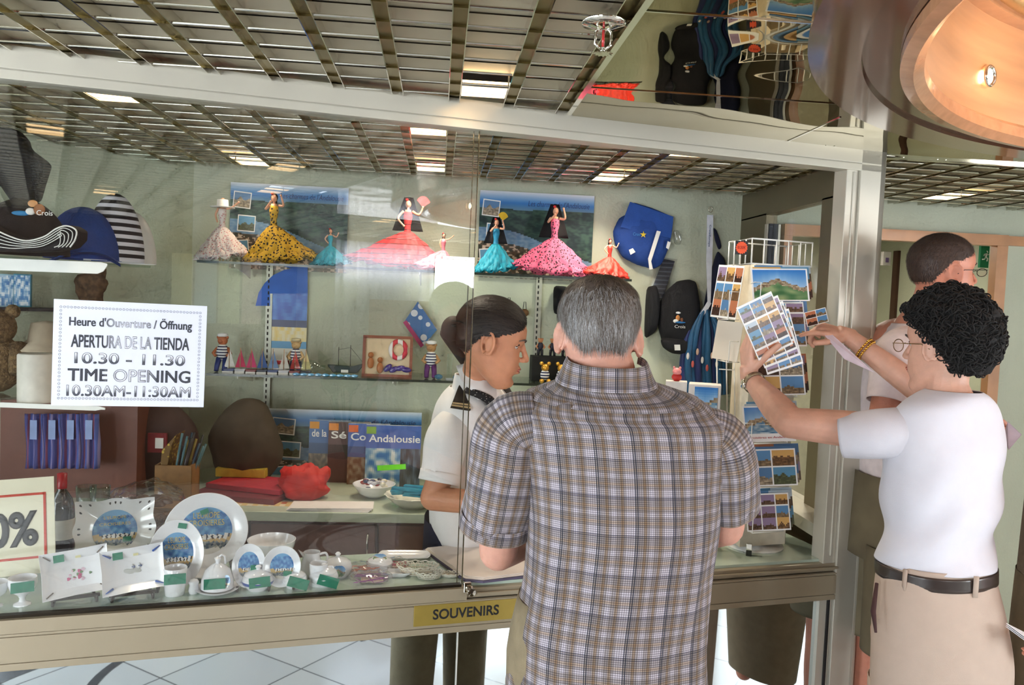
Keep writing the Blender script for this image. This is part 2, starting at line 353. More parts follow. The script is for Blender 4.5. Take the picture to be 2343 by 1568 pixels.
# ---------------------------------------------------------------- ceiling
panel = M('satin_ceiling_panel', (206, 196, 172), .45, .3, var=.03, scale=8)
trough = M('bronze_ceiling_channel', (150, 134, 88), .3, .7, var=.05, scale=10)
PX, PY, X0, Y0 = .148, .1075, -.128, 1.502
MXL = .338
RC = V((1.9, .81, 0))
def inmirror(x, y): return x > MXL and -.95 < y < (A0+B0*x if x < 1.42 else 2.585) and x < 3.6
lights_px = [(222, 222), (1110, 206), (977, 303), (558, 376), (982, 390), (1570, 357), (1402, 409), (2195, 453)]
lcell = set()
for p in lights_px: q = onz(p[0], p[1], CZ); lcell.add((math.floor((q.x-X0)/PX), math.floor((q.y-Y0)/PY)))
extra = {(-6, -6), (0, -8), (1, -16), (-9, -14), (8, -26), (-14, 4), (14, -28), (-4, -24)}
lcell |= extra
pa, ch, tr = MB(), MB(), MB()
i0, i1, j0, j1 = -20, 29, -40, 20
for i in range(i0, i1):
    for j in range(j0, j1):
        x, y = X0+i*PX, Y0+j*PY; cx, cy = x+PX/2, y+PY/2
        if inmirror(cx, cy): continue
        if math.hypot(cx-RC.x, cy-RC.y) < 1.42: continue
        if (i, j) not in lcell: # tilted satin vane, lower at its near edge
            pa.add([(x+.014, y, CZ+.028), (x+.014, y+PY, CZ+.031), (x+PX-.014, y+PY, CZ+.031), (x+PX-.014, y, CZ+.028)], [(0, 1, 2, 3)])
        tr.add([(x-.014, y, CZ+.014), (x-.014, y+PY, CZ+.014), (x+.014, y+PY, CZ+.014), (x+.014, y, CZ+.014)], [(0, 1, 2, 3)])
        ch.tube([(x+.016, y, CZ+.004), (x+PX-.016, y, CZ+.004)], .0029, 8); tr.box((x, y+.03, CZ+.012), (.028, .003, .006))
        for sx in (-.0145, .0145): ch.box((x+sx, cy, CZ+.014), (.002, PY, .030))
for j in range(j0, j1):
    x, y = X0+3*PX+.002, Y0+j*PY
    if -.95 < y < 2.3: tr.add([(x-.014, y, CZ+.014), (x-.014, y+PY, CZ+.014), (x+.02, y+PY, CZ+.014), (x+.02, y, CZ+.014)], [(0, 1, 2, 3)]); ch.box((x-.016, y+PY/2, CZ+.014), (.002, PY, .030)); tr.box((x, y+.03, CZ+.012), (.028, .003, .006))
struct(pa.build('ceiling', panel, smooth=False)); struct(tr.build('ceiling_channels', trough, smooth=False)); struct(ch.build('ceiling_grid', chrome, auto=40))
# plenum above, open only over the round recess
struct(MB().box(((XL+XR)/2, 1.5, 2.56), (XR-XL+.3, 8.9, .04)).build('ceiling_deck', M('plenum', (60, 58, 52), .9), smooth=False))
# polished mirror panels around the round recess
mir = M('polished_ceiling_mirror', (142, 128, 86), .015, 1, var=.0, bump=.0)
mn, ml = mir.node_tree.nodes, mir.node_tree.links; mt = mn.new('ShaderNodeTexNoise'); mt.inputs['Scale'].default_value = 5; mt.inputs['Detail'].default_value = 0
mb_ = mn.new('ShaderNodeBump'); mb_.inputs['Strength'].default_value = .22; mb_.inputs['Distance'].default_value = .02; mtc = mn.new('ShaderNodeTexCoord')
ml.new(mtc.outputs['Object'], mt.inputs['Vector']); ml.new(mt.outputs['Fac'], mb_.inputs['Height']); ml.new(mb_.outputs['Normal'], mn['Principled BSDF'].inputs['Normal'])
poly = [(MXL, -.95), (3.6, -.95), (3.6, 2.585), (1.5, 2.585), (1.42, A0+B0*1.42-.02), (MXL, A0+B0*MXL-.02)]
vs = []; fs = []; N = 180
for k in range(N):
    a = 2*math.pi*k/N; d = V((math.cos(a), math.sin(a), 0)); best = 9
    for (ax, ay), (bx, by) in zip(poly, poly[1:]+poly[:1]):
        ex, ey = bx-ax, by-ay; den = d.x*ey-d.y*ex
        if abs(den) < 1e-9: continue
        t = ((ax-RC.x)*ey-(ay-RC.y)*ex)/den; u = ((ax-RC.x)*d.y-(ay-RC.y)*d.x)/den
        if t > 0 and -1e-6 <= u <= 1+1e-6: best = min(best, t)
    vs += [RC+d*1.36+V((0, 0, CZ)), RC+d*best+V((0, 0, CZ))]
for k in range(N): q = (k+1) % N; fs.append((2*k, 2*q, 2*q+1, 2*k+1))
struct(MB().add(vs, fs).build('ceiling_mirror', mir, smooth=False))
b = MB()
b.box((MXL, .65, CZ-.002), (.014, 3.2, .012)); b.box((.6, 1.45, CZ), (.53, .004, .004)); b.box((.85, 1.98, CZ), (1.0, .004, .004)); b.box((1.053, 2.3, CZ), (.004, .38, .004)); b.box((2.5, 2.585, CZ-.002), (2.2, .01, .012))
struct(b.build('trim_2', chrome, smooth=False))
# lamps set into ceiling cells
lampm = M('warm_lamp_diffuser', (255, 214, 160), .5, emit=5.5, var=.0)
lampnames = {lights_px[0]: 'above the hats at the far left end of the kiosk', lights_px[1]: 'in front of the glass, left of the sprinkler', lights_px[2]: 'just inside the glass above the sliding pane edge', lights_px[3]: 'above the white flamenco doll', lights_px[4]: 'above the large red flamenco doll', lights_px[5]: 'just inside the header above the blue bag', lights_px[6]: 'near the back wall left of the blue bag', lights_px[7]: 'over the doorway on the right'}
cellof = {}
for p in lights_px: q = onz(p[0], p[1], CZ); cellof[(math.floor((q.x-X0)/PX), math.floor((q.y-Y0)/PY))] = lampnames[p]
for (i, j) in sorted(lcell):
    if inmirror(X0+(i+.5)*PX, Y0+(j+.5)*PY): continue
    c = (X0+(i+.5)*PX, Y0+(j+.5)*PY, CZ)
    t = thing('ceiling_light', 'small square warm ceiling light '+cellof.get((i, j), 'in the ceiling grid behind the viewer'), 'ceiling light', c, 0, 'square lights set in the ceiling grid')
    MB().box((0, 0, .012), (.116, .1, .006)).build('diffuser', lampm, t, smooth=False)
    b = MB()
    for sx in (-1, 1): b.box((sx*.058, 0, .016), (.003, .104, .030))
    for sy in (-1, 1): b.box((0, sy*.051, .004), (.118, .003, .008))
    b.build('bezel', chrome, t, smooth=False)
    l_ = bpy.data.lights.new('lamp_glow', 'AREA'); l_.shape = 'RECTANGLE'; l_.size = .1; l_.size_y = .09; inside = -.6 < c[0] < 1.4 and c[1] > 2.45; l_.energy = 2.6 if inside else .5; l_.spread = 2.3; l_.color = (1, .88, .70)
    o = bpy.data.objects.new('lamp_glow', l_); COL.objects.link(o); o.location = (c[0], c[1], CZ-.002)
# ---------------------------------------------------------------- round wooden recess
fl_m = M('glossy_brown_flange', (112, 76, 58), .12, .25, var=.08, scale=3, coat=.5)
t = thing('round_ceiling_fixture', 'large round wooden ceiling fixture with brown glossy flange and small spotlights', 'ceiling fixture', (RC.x, RC.y, 2.085))
MB().lathe([(1.395, .066), (1.40, .0), (1.31, -.002), (1.31, .006), (1.235, .006)], n=180).build('flange', fl_m, t, auto=30)
MB().lathe([(1.245, .004), (1.245, -.016), (1.222, -.02), (1.205, -.004), (1.205, .02), (1.215, .03)], n=180).build('lip', M('polished_wood_lip', (196, 138, 100), .22, 0, var=.08, coat=.5), t, auto=30)
drumw = M('drum_veneer', (196, 144, 102), .3, 0, var=.1, scale=2, coat=.3)
_n = drumw.node_tree.nodes; _mp = _n.new('ShaderNodeMapping'); _mp.inputs['Scale'].default_value = (1, 1, 14); _l = drumw.node_tree.links
_l.new([x for x in _n if x.type == 'TEX_COORD'][0].outputs['Object'], _mp.inputs[0]); _l.new(_mp.outputs[0], [x for x in _n if x.type == 'TEX_NOISE'][0].inputs['Vector'])
MB().lathe([(1.215, .02), (1.20, .26)], n=180).build('drum', drumw, t)
MB().lathe([(1.205, .25), (1.165, .25), (1.165, .30), (.9, .36), (0.001, .40)], n=120).build('inner_ceiling', M('recess_ceiling', (190, 140, 104), .35, coat=.3), t, auto=30)
MB().lathe([(1.16, .262), (1.15, .25), (1.12, .262), (1.13, .28)], n=180).build('upper_trim', M('brass_trim', (200, 160, 110), .25, .7), t)
def drum_hit(px, py, R=1.205):
    d = ray(px, py); a = d.x**2+d.y**2; bb = -2*(d.x*RC.x+d.y*RC.y); c = RC.x**2+RC.y**2-R*R; k = (-bb+math.sqrt(bb*bb-4*a*c))/2/a; return EYEP+d*k
sp = drum_hit(2258, 175); print('spot', sp)
for k in range(6):
    a = math.atan2(sp.y-RC.y, sp.x-RC.x)+k*math.pi/3; nrm = V((-math.cos(a), -math.sin(a), 0)); p = V((math.cos(a)*1.2, math.sin(a)*1.2, sp.z-2.085))
    R = rotm(nrm); b = MB(); b.T = Matrix.Translation(p) @ R.to_4x4()
    b.lathe([(.017, 0), (.0265, .0), (.0265, .004), (.023, .007), (.018, .005), (.016, 0)], n=32); o = b.build('spotlight_ring', chrome, t)
    b = MB(); b.T = Matrix.Translation(p) @ R.to_4x4(); b.lathe([(.0001, .003), (.0175, .002)], n=24); b.build('spotlight_bulb', M('spot_bulb', (255, 226, 180), .4, emit=14, var=0), o)
    l_ = bpy.data.lights.new('spot_glow', 'POINT'); l_.energy = 1.5; l_.color = (1, .8, .58); l_.shadow_soft_size = .02
    o = bpy.data.objects.new('spot_glow', l_); COL.objects.link(o); o.location = RC+V((math.cos(a)*1.02, math.sin(a)*1.02, sp.z))
# sprinkler
sp = onz(1382, 52, CZ)
t = thing('sprinkler', 'chrome fire sprinkler with a red glass bulb under the ceiling', 'sprinkler', sp)
MB().lathe([(.042, 0), (.041, -.004), (.024, -.007), (.012, -.012), (.0, -.012)], n=32).build('escutcheon', chrome, t)
b = MB()
for s in (-1, 1): b.tube([(s*.006, 0, -.01), (s*.015, 0, -.018), (s*.015, 0, -.04), (s*.004, 0, -.05)], .0028, 8)
b.tube([(0, 0, -.046), (0, 0, -.056)], .005, 10); b.build('yoke', chrome, t)
MB().tube([(0, 0, -.014), (0, 0, -.046)], .0028, 10).build('bulb', M('red_bulb', (200, 30, 30), .15, coat=.5), t)
pts = []
for k in range(24): a = 2*math.pi*k/24; r = .019 if k % 2 else .012; pts.append((r*math.cos(a), r*math.sin(a)))
MB().prism(pts, .0015, o=(0, 0, -.057)).build('deflector', chrome, t, smooth=False)
# ---------------------------------------------------------------- kiosk front frame
SE = fsl(onf(2003, 600)); SP0 = fsl(onf(1945, 600)); SPANE = fsl(onf(1083, 600)); SL = -2.5
def fbox(b, s0, s1, t0, t1, z0, z1):
    q = [fp(s0, t0, z0), fp(s1, t0, z0), fp(s1, t1, z0), fp(s0, t1, z0)]; return b.hull8(q, [p+V((0, 0, z1-z0)) for p in q])
b = MB(); fbox(b, SL, SE-.02, -.03, .03, 2.108, CZ+.012); fbox(b, SL, SE-.02, -.027, .03, 2.105, 2.109); fbox(b, SL, SE-.02, -.03, .03, 2.084, 2.106)
struct(b.build('kiosk_header', alu, smooth=False, bevel=.0015))
b = MB(); fbox(b, SP0-.004, SE-.02, -.03, .05, 0, CZ+.012); fbox(b, SP0-.05, SP0-.004, -.02, .04, .8, 2.09); fbox(b, SP0-.026, SP0-.02, -.024, .0, .83, 2.08); struct(b.build('kiosk_post', alu, smooth=False, bevel=.002))
b = MB(); b.tube([fp(SE-.018, -.014, 0), fp(SE-.018, -.014, CZ+.01)], .018, 24); struct(b.build('kiosk_corner_tube', alu))
b = MB(); fbox(b, SP0-.03, SP0-.004, .01, .02, .78, 2.08)
lowm = M('champagne_panel', (164, 151, 128), .4, .3, var=.02, scale=5)
b = MB(); fbox(b, SL, SPANE+.01, -.034, .03, .778, .812); fbox(b, SPANE+.01, SP0, -.022, .03, .78, .806)
for z0, z1 in ((.770, .776), (.705, .768), (.686, .703)): fbox(b, SL, SP0, -.03, .03, z0, z1)
fbox(b, SL, SP0, -.026, .03, .69, .777)
fbox(b, fsl(onf(1085, 1345)), SP0, -.036, -.028, .79, .797)
struct(b.build('kiosk_front_beam', lowm, smooth=False, bevel=.001))
struct(fbox(MB(), SL, SPANE-.003, -.02, -.001, .812, .819).build('trim_3', M('bronze_channel', (52, 44, 34), .35, .6), smooth=False))
# counter slab of back-painted glass
ctm = M('pale_green_glass_top', (190, 208, 192), .12, 0, var=.02, scale=3, coat=.6)
CT = .815
b = MB(); fbox(b, SL, SE-.07, .0, .31, .806, CT); struct(b.build('kiosk_counter', ctm, smooth=False))
b = MB(); fbox(b, SL, SE-.07, .302, .31, .0, .806); struct(b.build('kiosk_counter_apron', alu_d, smooth=False))
# lower mirror panels with joint and frame strips
lowmir = M('lower_mirror_glass', (206, 216, 220), .02, 1, var=.0)
sj = fsl(onf(1045, 1500)); b = MB(); fbox(b, SL, sj-.002, .0, .006, .02, .69); fbox(b, sj+.002, SP0-.05, .0, .006, .02, .69); struct(b.build('kiosk_lower_panel', lowmir, smooth=False))
b = MB(); fbox(b, sj-.002, sj+.002, -.003, .006, .02, .69); struct(b.build('trim_4', M('pale_joint', (214, 214, 206), .4), smooth=False))
b = MB(); fbox(b, SP0-.05, SP0-.004, -.015, .03, 0, .69); struct(b.build('trim_5', alu, smooth=False)); b = MB(); fbox(b, SP0-.022, SP0-.014, -.022, -.014, 0, .69); fbox(b, SL, SP0, -.01, .03, 0, .03); struct(b.build('trim_6', rubber, smooth=False))
# sliding pane
t = thing('sliding_glass_pane', 'large clear sliding glass pane closing the left part of the kiosk front', 'glass pane', fp(-.9, 0, CT))
fbox(MB(), SL, SPANE, -.012, -.004, .817, 2.09).build('glass', pane_m, t, world=True, smooth=False)
fbox(MB(), SPANE, SPANE+.0015, -.012, -.004, .817, 2.09).build('edge', M('glass_edge', (96, 84, 58), .2, .2), t, world=True, smooth=False)
sp2 = SPANE-.013; fbox(MB(), sp2, sp2+.0015, -.003, .003, .817, 2.09).build('inner_edge', MC['glass_edge'], t, world=True, smooth=False)
# right side wall of the kiosk
def xb(b, y0, y1, z0, z1, x0=1.40, x1=1.45): return b.box(((x0+x1)/2, (y0+y1)/2, (z0+z1)/2), (x1-x0, y1-y0, z1-z0))
XS = 1.40
def yx(px, x=XS): return onx(px, 700, x).y
b = MB(); xb(b, 2.6, YB, 2.04, CZ+.012); xb(b, yx(1742), YB, 0, 2.05); ya, yb = yx(1896), yx(1866); xb(b, ya, yb, .9, 2.05); xb(b, 2.6, YB, .0, .89)
struct(b.build('kiosk_side_frame', alu_d, smooth=False, bevel=.002)); 
b = MB(); xb(b, ya-.035, ya, .9, 2.0, 1.395, 1.455); xb(b, yx(1742)-.03, yx(1742), .9, 2.0, 1.395, 1.455); xb(b, 2.6, 2.66, .9, 2.05); xb(b, 2.62, YB, .86, .905, 1.30, 1.455); struct(b.build('trim_7', alu, smooth=False, bevel=.001))
b = MB(); xb(b, ya-.06, ya-.035, .905, 2.0, 1.40, 1.44); xb(b, yx(1742)-.04, yx(1742)-.03, .905, 2.0, 1.40, 1.44); struct(b.build('trim_8', M('blue_black_gasket', (16, 20, 32), .5), smooth=False))
b = MB(); xb(b, 2.66, ya-.06, .905, 2.04, 1.415, 1.421); xb(b, yb, yx(1742)-.04, .905, 2.04, 1.415, 1.421)
t = thing('side_glass_door', 'tall glass panel in the bronze side frame behind the card rack', 'glass panel', (1.418, 3.0, .905)); b.build('glass', clearg, t, world=True, smooth=False)
# back worktop and cabinets
WX0, WX1, WY = -1.13, 1.2, 2.98
cabm = M('mauve_cabinet', (138, 106, 98), .35, 0, var=.05, coat=.3)
for k in range(5):
    x0 = WX0+k*.466; t = thing('base_cabinet', ['brown base cabinet at the far left under the back worktop', 'brown base cabinet under the towels and bags', 'brown base cabinet under the red folders', 'brown base cabinet under the stack of white leaflets', 'brown base cabinet behind the clerk'][k], 'cabinet', (x0+.233, WY+.30, 0), 0, 'base cabinets under the back worktop')
    MB().box((0, 0, .39), (.462, .54, .78)).build('body', cabm, t, smooth=False)
    o = MB().box((0, -.28, .42), (.45, .018, .7)).build('door', cabm, t, smooth=False, bevel=.002)
    MB().tube([(.2, -.29, .66), (.2, -.315, .66), (.2, -.315, .74), (.2, -.29, .74)], .004).build('handle', chrome, o)
t = tag(MB().prism([(-1.0, YB-.005), (-1.28, 3.36), (-1.58, WY), (WX1, WY), (WX1, YB-.005)], .035, o=(0, 0, .80)).build('worktop', M('pale_green_worktop', (196, 206, 184), .3, var=.03, coat=.3), smooth=False, bevel=.002), 'long pale green worktop along the back wall of the kiosk', 'worktop')
WT = .8175
# shelves on the back wall
SH1, SH2 = onf(0, 0).z*0+1.735, 1.275
def shelf(px0, px1, z, label, name='glass_shelf'):
    x0, x1 = ony(px0, 700, 3.42).x, ony(px1, 700, 3.42).x; t = thing(name, label, 'shelf', ((x0+x1)/2, 3.55, z))
    MB().box((0, 0, -.004), (x1-x0, .3, .008)).build('glass', shelf_g, t, smooth=False)
    MB().box((0, -.151, -.004), (x1-x0, .003, .010)).build('edge', M('dark_glass_edge', (44, 52, 42), .2), t, smooth=False)
    for k in range(3):
        x = (x1-x0)*(-.42+k*.42); MB().prism([(0, -.008), (0, -.06), (.28, -.02), (.28, -.008)], .004, o=(x, .15, 0), x=(0, -1, 0), y=(0, 0, 1)).build('bracket', white, t, smooth=False)
    return x0, x1
shelf(452, 1440, SH1, 'upper glass shelf carrying the flamenco dolls'); shelf(478, 1315, SH2, 'lower glass shelf carrying the boats and sailor figures')
for i, px in enumerate((612, 1222)):
    x = ony(px, 900, YB).x; t = thing('shelf_upright', ['grey slotted shelf upright behind the boats', 'grey slotted shelf upright right of the clerk'][i], 'shelf upright', (x, YB-.01, .82), 0, 'slotted shelf uprights')
    MB().box((0, 0, .47), (.028, .016, .92)).build('rail', M('grey_upright', (186, 186, 170), .4, .2), t, smooth=False)
    b = MB()
    for k in range(34): b.box((-.003, -.0085, .04+k*.026), (.006, .002, .014))
    b.build('slots', M('slot_dark', (40, 40, 38), .8), t, smooth=False)
# ================================================================ people
def skinmat(name, rgb):
    m = M(name, rgb, .5, 0, var=.05, scale=35, bump=.08, bscale=220, sub=.12); return m
def fuse(mb, name, mat, parent, voxel=.005, smooth=3, label=None, world=True, disp=None):
    o = mb.build('tmp', mat, None); md = o.modifiers.new('r', 'REMESH'); md.mode = 'VOXEL'; md.voxel_size = voxel; md.use_smooth_shade = True
    s = o.modifiers.new('s', 'SMOOTH'); s.iterations = smooth; s.factor = .5
    bpy.context.view_layer.update(); me = bpy.data.meshes.new_from_object(o.evaluated_get(bpy.context.evaluated_depsgraph_get())); bpy.data.objects.remove(o)
    me.materials.clear(); me.materials.append(mat); me.shade_smooth()
    if disp:
        for v in me.vertices: v.co = disp(v.co.copy())
    if world and parent: me.transform(Matrix.Translation(-parent.location))
    r = bpy.data.objects.new(name, me); COL.objects.link(r)
    if parent: r.parent = parent
    if label: r['label'] = label
    return r
def limb(b, pts, n=16, k=4):
    """pts: (x,y,z,r) smooth tapering chain with round ends"""
    q = catmull([tuple(V(p))+(r,) for p, r in pts], k); b.tube([x[:3] for x in q], [x[3] for x in q], n)
    b.ball(q[0][:3], q[0][3]*.99, n=n, m=8); b.ball(q[-1][:3], q[-1][3]*.99, n=n, m=8)
def headframe(c, face, up=(0, 0, 1)):
    y = V(face).normalized(); z = V(up); z = (z-y*z.dot(y)).normalized(); x = y.cross(z)
    return Matrix(((x.x, y.x, z.x, c[0]), (x.y, y.y, z.y, c[1]), (x.z, y.z, z.z, c[2]), (0, 0, 0, 1)))
PF = [(-.116, .050), (-.110, .070), (-.100, .081), (-.088, .083), (-.075, .077), (-.062, .083), (-.048, .086), (-.036, .084), (-.02, .081), (0, .078), (.02, .082), (.04, .085), (.06, .082), (.08, .071), (.098, .053), (.112, .028), (.120, .002)]
PBK = [(-.116, .034), (-.110, .022), (-.100, .008), (-.088, -.010), (-.075, -.028), (-.062, -.048), (-.048, -.066), (-.036, -.078), (-.02, -.089), (0, -.098), (.02, -.104), (.04, -.107), (.06, -.104), (.08, -.095), (.098, -.077), (.112, -.050), (.120, -.022)]
PW = [.018, .030, .039, .046, .051, .0545, .0575, .060, .0635, .067, .071, .0745, .0755, .072, .060, .042, .016]
def face_y(x, z, fem=0):
    zz = [p[0] for p in PF]; z = max(zz[0], min(zz[-1], z)); i = max(k for k in range(len(zz)-1) if zz[k] <= z+1e-9); t = (z-zz[i])/(zz[i+1]-zz[i])
    yf = PF[i][1]*(1-t)+PF[i+1][1]*t; yb = PBK[i][1]*(1-t)+PBK[i+1][1]*t; w_ = (PW[i]*(1-t)+PW[i+1]*t)*(1-.05*fem); yc = (yf+yb)/2+.004
    y = yc+(yf-yc)*(max(0, 1-abs(x/w_)**2.25))**(1/2.25)
    if y > yc: 
        for s_ in (-1, 1):
            y -= .0085*math.exp(-((x-s_*.031)/.014)**2-((z-.012)/.0095)**2)
            y += .0035*math.exp(-((x-s_*.043)/.016)**2-((z+.024)/.016)**2)+(.003-.002*fem)*math.exp(-((x-s_*.028)/.02)**2-((z-.032)/.007)**2)
        y += .0035*math.exp(-(x/.014)**2-((z+.092)/.010)**2)-.003*math.exp(-(x/.02)**2-((z+.071)/.006)**2)+.003*math.exp(-(x/.017)**2-((z+.05)/.013)**2)
    return y
def head(b, T, female=False, ears=True):
    o = b.T; b.T = T; fem = 1 if female else 0; rows = []; n = 40; vs = []
    Z = catmull([(p[0], q[1], r) for p, q, r in zip(PF, PBK, PW)], 3); m = len(Z)
    for z, yb, w_ in Z:
        w_ *= 1-.05*fem; yf0 = face_y(0, z, 0); yc = None
        zz = [p[0] for p in PF]; i = max(k for k in range(len(zz)-1) if zz[k] <= max(zz[0], min(zz[-1], z))+1e-9); t = (z-zz[i])/(zz[i+1]-zz[i]); yf = PF[i][1]*(1-t)+PF[i+1][1]*t; yc = (yf+yb)/2+.004
        for k in range(n):
            a = 2*math.pi*k/n; x = w_*math.copysign(abs(math.cos(a))**(2/2.25), math.cos(a))
            y = face_y(x*.999, z, fem) if math.sin(a) > 0 else yc+(yb-yc)*abs(math.sin(a))**(2/2.1)
            vs.append((x, y, z))
    fs_ = [(i*n+k, i*n+(k+1) % n, (i+1)*n+(k+1) % n, (i+1)*n+k) for i in range(m-1) for k in range(n)]+[tuple(range(n))[::-1], tuple((m-1)*n+k for k in range(n))]
    b.add(vs, fs_)
    for s in (-1, 1):
        if ears:
            R = Matrix.Rotation(s*-.38, 3, 'Z') @ Matrix.Rotation(.12, 3, 'X')
            P = [V((s*.074, -.008, 0))+R @ V((s*.005+s*.003*math.cos(a), .019*math.cos(a)-.006, .030*math.sin(a)+.002)) for a in [i*math.pi/8 for i in range(-4, 12)]]
            b.tube(P, .0040, 8); b.ball(V((s*.0755, -.010, .0)), (.0045, .014, .023), R); b.ball(V((s*.0765, -.004, -.022)), (.0045, .0075, .009), R)
            b.tube([V((s*.066, .004, -.01)), V((s*.077, .002, .0))], .007, 8)
    k = .92 if female else 1
    b.tube([(0, .079, .024), (0, .0875, .006), (0, .1005, -.016)], [.0065*k, .0075*k, .0095*k], 12); b.ball((0, .1000, -.0185), (.0098*k, .0098, .0085))
    for s in (-1, 1): b.ball((s*.0105*k, .0915, -.0215), (.0072, .010, .0070))
    b.ball((0, .0865, -.0455), (.019, .0065, .0058)); b.ball((0, .0855, -.0575), (.0165, .0070, .0062))
    b.T = o
def facebits(T, parent, iris=(70, 50, 36), brow=(40, 28, 22), lip=(176, 92, 82), lids=True):
    skin = [c for c in parent.children if c.name.startswith('body')][0].data.materials[0]
    def mk(fn, name, m, lab=None):
        b = MB(); b.T = T; fn(b); return b.build(name, m, parent, world=True, label=lab)
    yy = face_y(.031, .012); Y = lambda x, z, o=0: (x, face_y(x, z)+o, z)
    for s in (-1, 1):
        mk(lambda b: b.ball((s*.031, yy-.0085, .0115), (.0135, .0115, .0075)), 'eye', M('eye_white', (214, 206, 198), .2, coat=.6, var=.0))
        mk(lambda b: b.ball((s*.031, yy-.0012, .011), (.0058, .0046, .0056), n=12, m=8), 'iris', M('iris_brown', iris, .2, coat=.6))
        mk(lambda b: b.ball((s*.031, yy-.0078, .0155), (.0146, .0122, .0070)), 'eyelid', skin)
        mk(lambda b: b.tube([Y(s*.014, .028, .001), Y(s*.022, .033, .0012), Y(s*.034, .035, .0012), Y(s*.050, .029, .001)], [.0018, .0026, .0024, .0010], 6), 'eyebrow', M('brow_hair', brow, .9))
        mk(lambda b: b.tube([(s*.019, yy+.001, .014), (s*.026, yy+.004, .018), (s*.036, yy+.003, .018), (s*.045, yy-.004, .012)], [.0014, .002, .0022, .0012], 6), 'eyelash', M('lash_hair', (40, 28, 24), .8))
    mk(lambda b: (b.tube([(-.022, .0855, -.0495), (-.008, .0915, -.0468), (0, .0915, -.0478), (.008, .0915, -.0468), (.022, .0855, -.0495)], [.0012, .0030, .0026, .0030, .0012], 8), b.tube([(-.020, .085, -.0525), (0, .0908, -.0565), (.020, .085, -.0525)], [.0012, .0038, .0012], 8)), 'lips', M('lip_skin', lip, .45))
def finger(b, p, d, nrm, L, r, curl, n=10):
    """p root, d direction, nrm palm-side normal; three segments each bent by curl towards nrm"""
    d = V(d).normalized(); nrm = V(nrm).normalized(); ax = d.cross(nrm).normalized(); P = [V(p)]; cr_ = curl if isinstance(curl, (list, tuple)) else [curl]*3
    for k, s in enumerate((.42, .32, .26)):
        d = Matrix.Rotation(cr_[k], 3, ax) @ d; P.append(P[-1]+d*L*s)
    b.tube(P, [r*1.05, r*1.02, r*.92, r*.78], n)
    for q, rr in zip(P, (1.05, 1.04, .95, .80)): b.ball(q, r*rr, n=n, m=8)
    return P[-1]
def hand(b, w, d, pn, side, curls, thumb, L=.185, spread=.06):
    """w wrist, d wrist->knuckles, pn palm-side normal, side +1: thumb on d x pn side; thumb: (dir, curl)"""
    d = V(d).normalized(); pn = V(pn); pn = (pn-d*pn.dot(d)).normalized(); x = d.cross(pn)*side; w = V(w); pl = L*.50
    R = Matrix((x, d, pn)).transposed()
    b.ball(w+d*pl*.52, (.034, pl*.56, .0145), R); b.ball(w+d*pl*.30+x*.014+pn*.006, (.017, .034, .015), R); b.ball(w+d*pl*.3-x*.018+pn*.004, (.013, .034, .013), R)
    b.tube([w-d*.02, w+d*.03], [.024, .024], 14)
    for k, (o, l, r, base) in enumerate(((.027, .40, .0083, .93), (.009, .44, .0086, 1.0), (-.009, .41, .0082, .97), (-.026, .33, .0072, .88))):
        rt = w+d*pl*base+x*o; dd = (d+x*(spread*(1.4-k))).normalized(); b.tube([w+d*pl*.4+x*o*.7, rt], [.011, .0095], 10)
        finger(b, rt, dd, pn, L*l, r, curls[k])
    tp = w+d*pl*.30+x*.028+pn*.004; td = thumb[0]; td = (x*td[0]+d*td[1]+pn*td[2]).normalized(); ax = td.cross(pn if abs(td.dot(pn)) < .9 else d).normalized(); P = [w+d*pl*.16+x*.012, tp]
    for k, s in enumerate((.34, .28)): P.append(P[-1]+td*L*s*.62*1.3); td = (Matrix.Rotation(thumb[1], 3, ax) @ td)
    b.tube(P, [.014, .0115, .0103, .0085], 10)
    for q, r in zip(P, (.014, .0118, .0105, .0088)): b.ball(q, r, n=10, m=8)
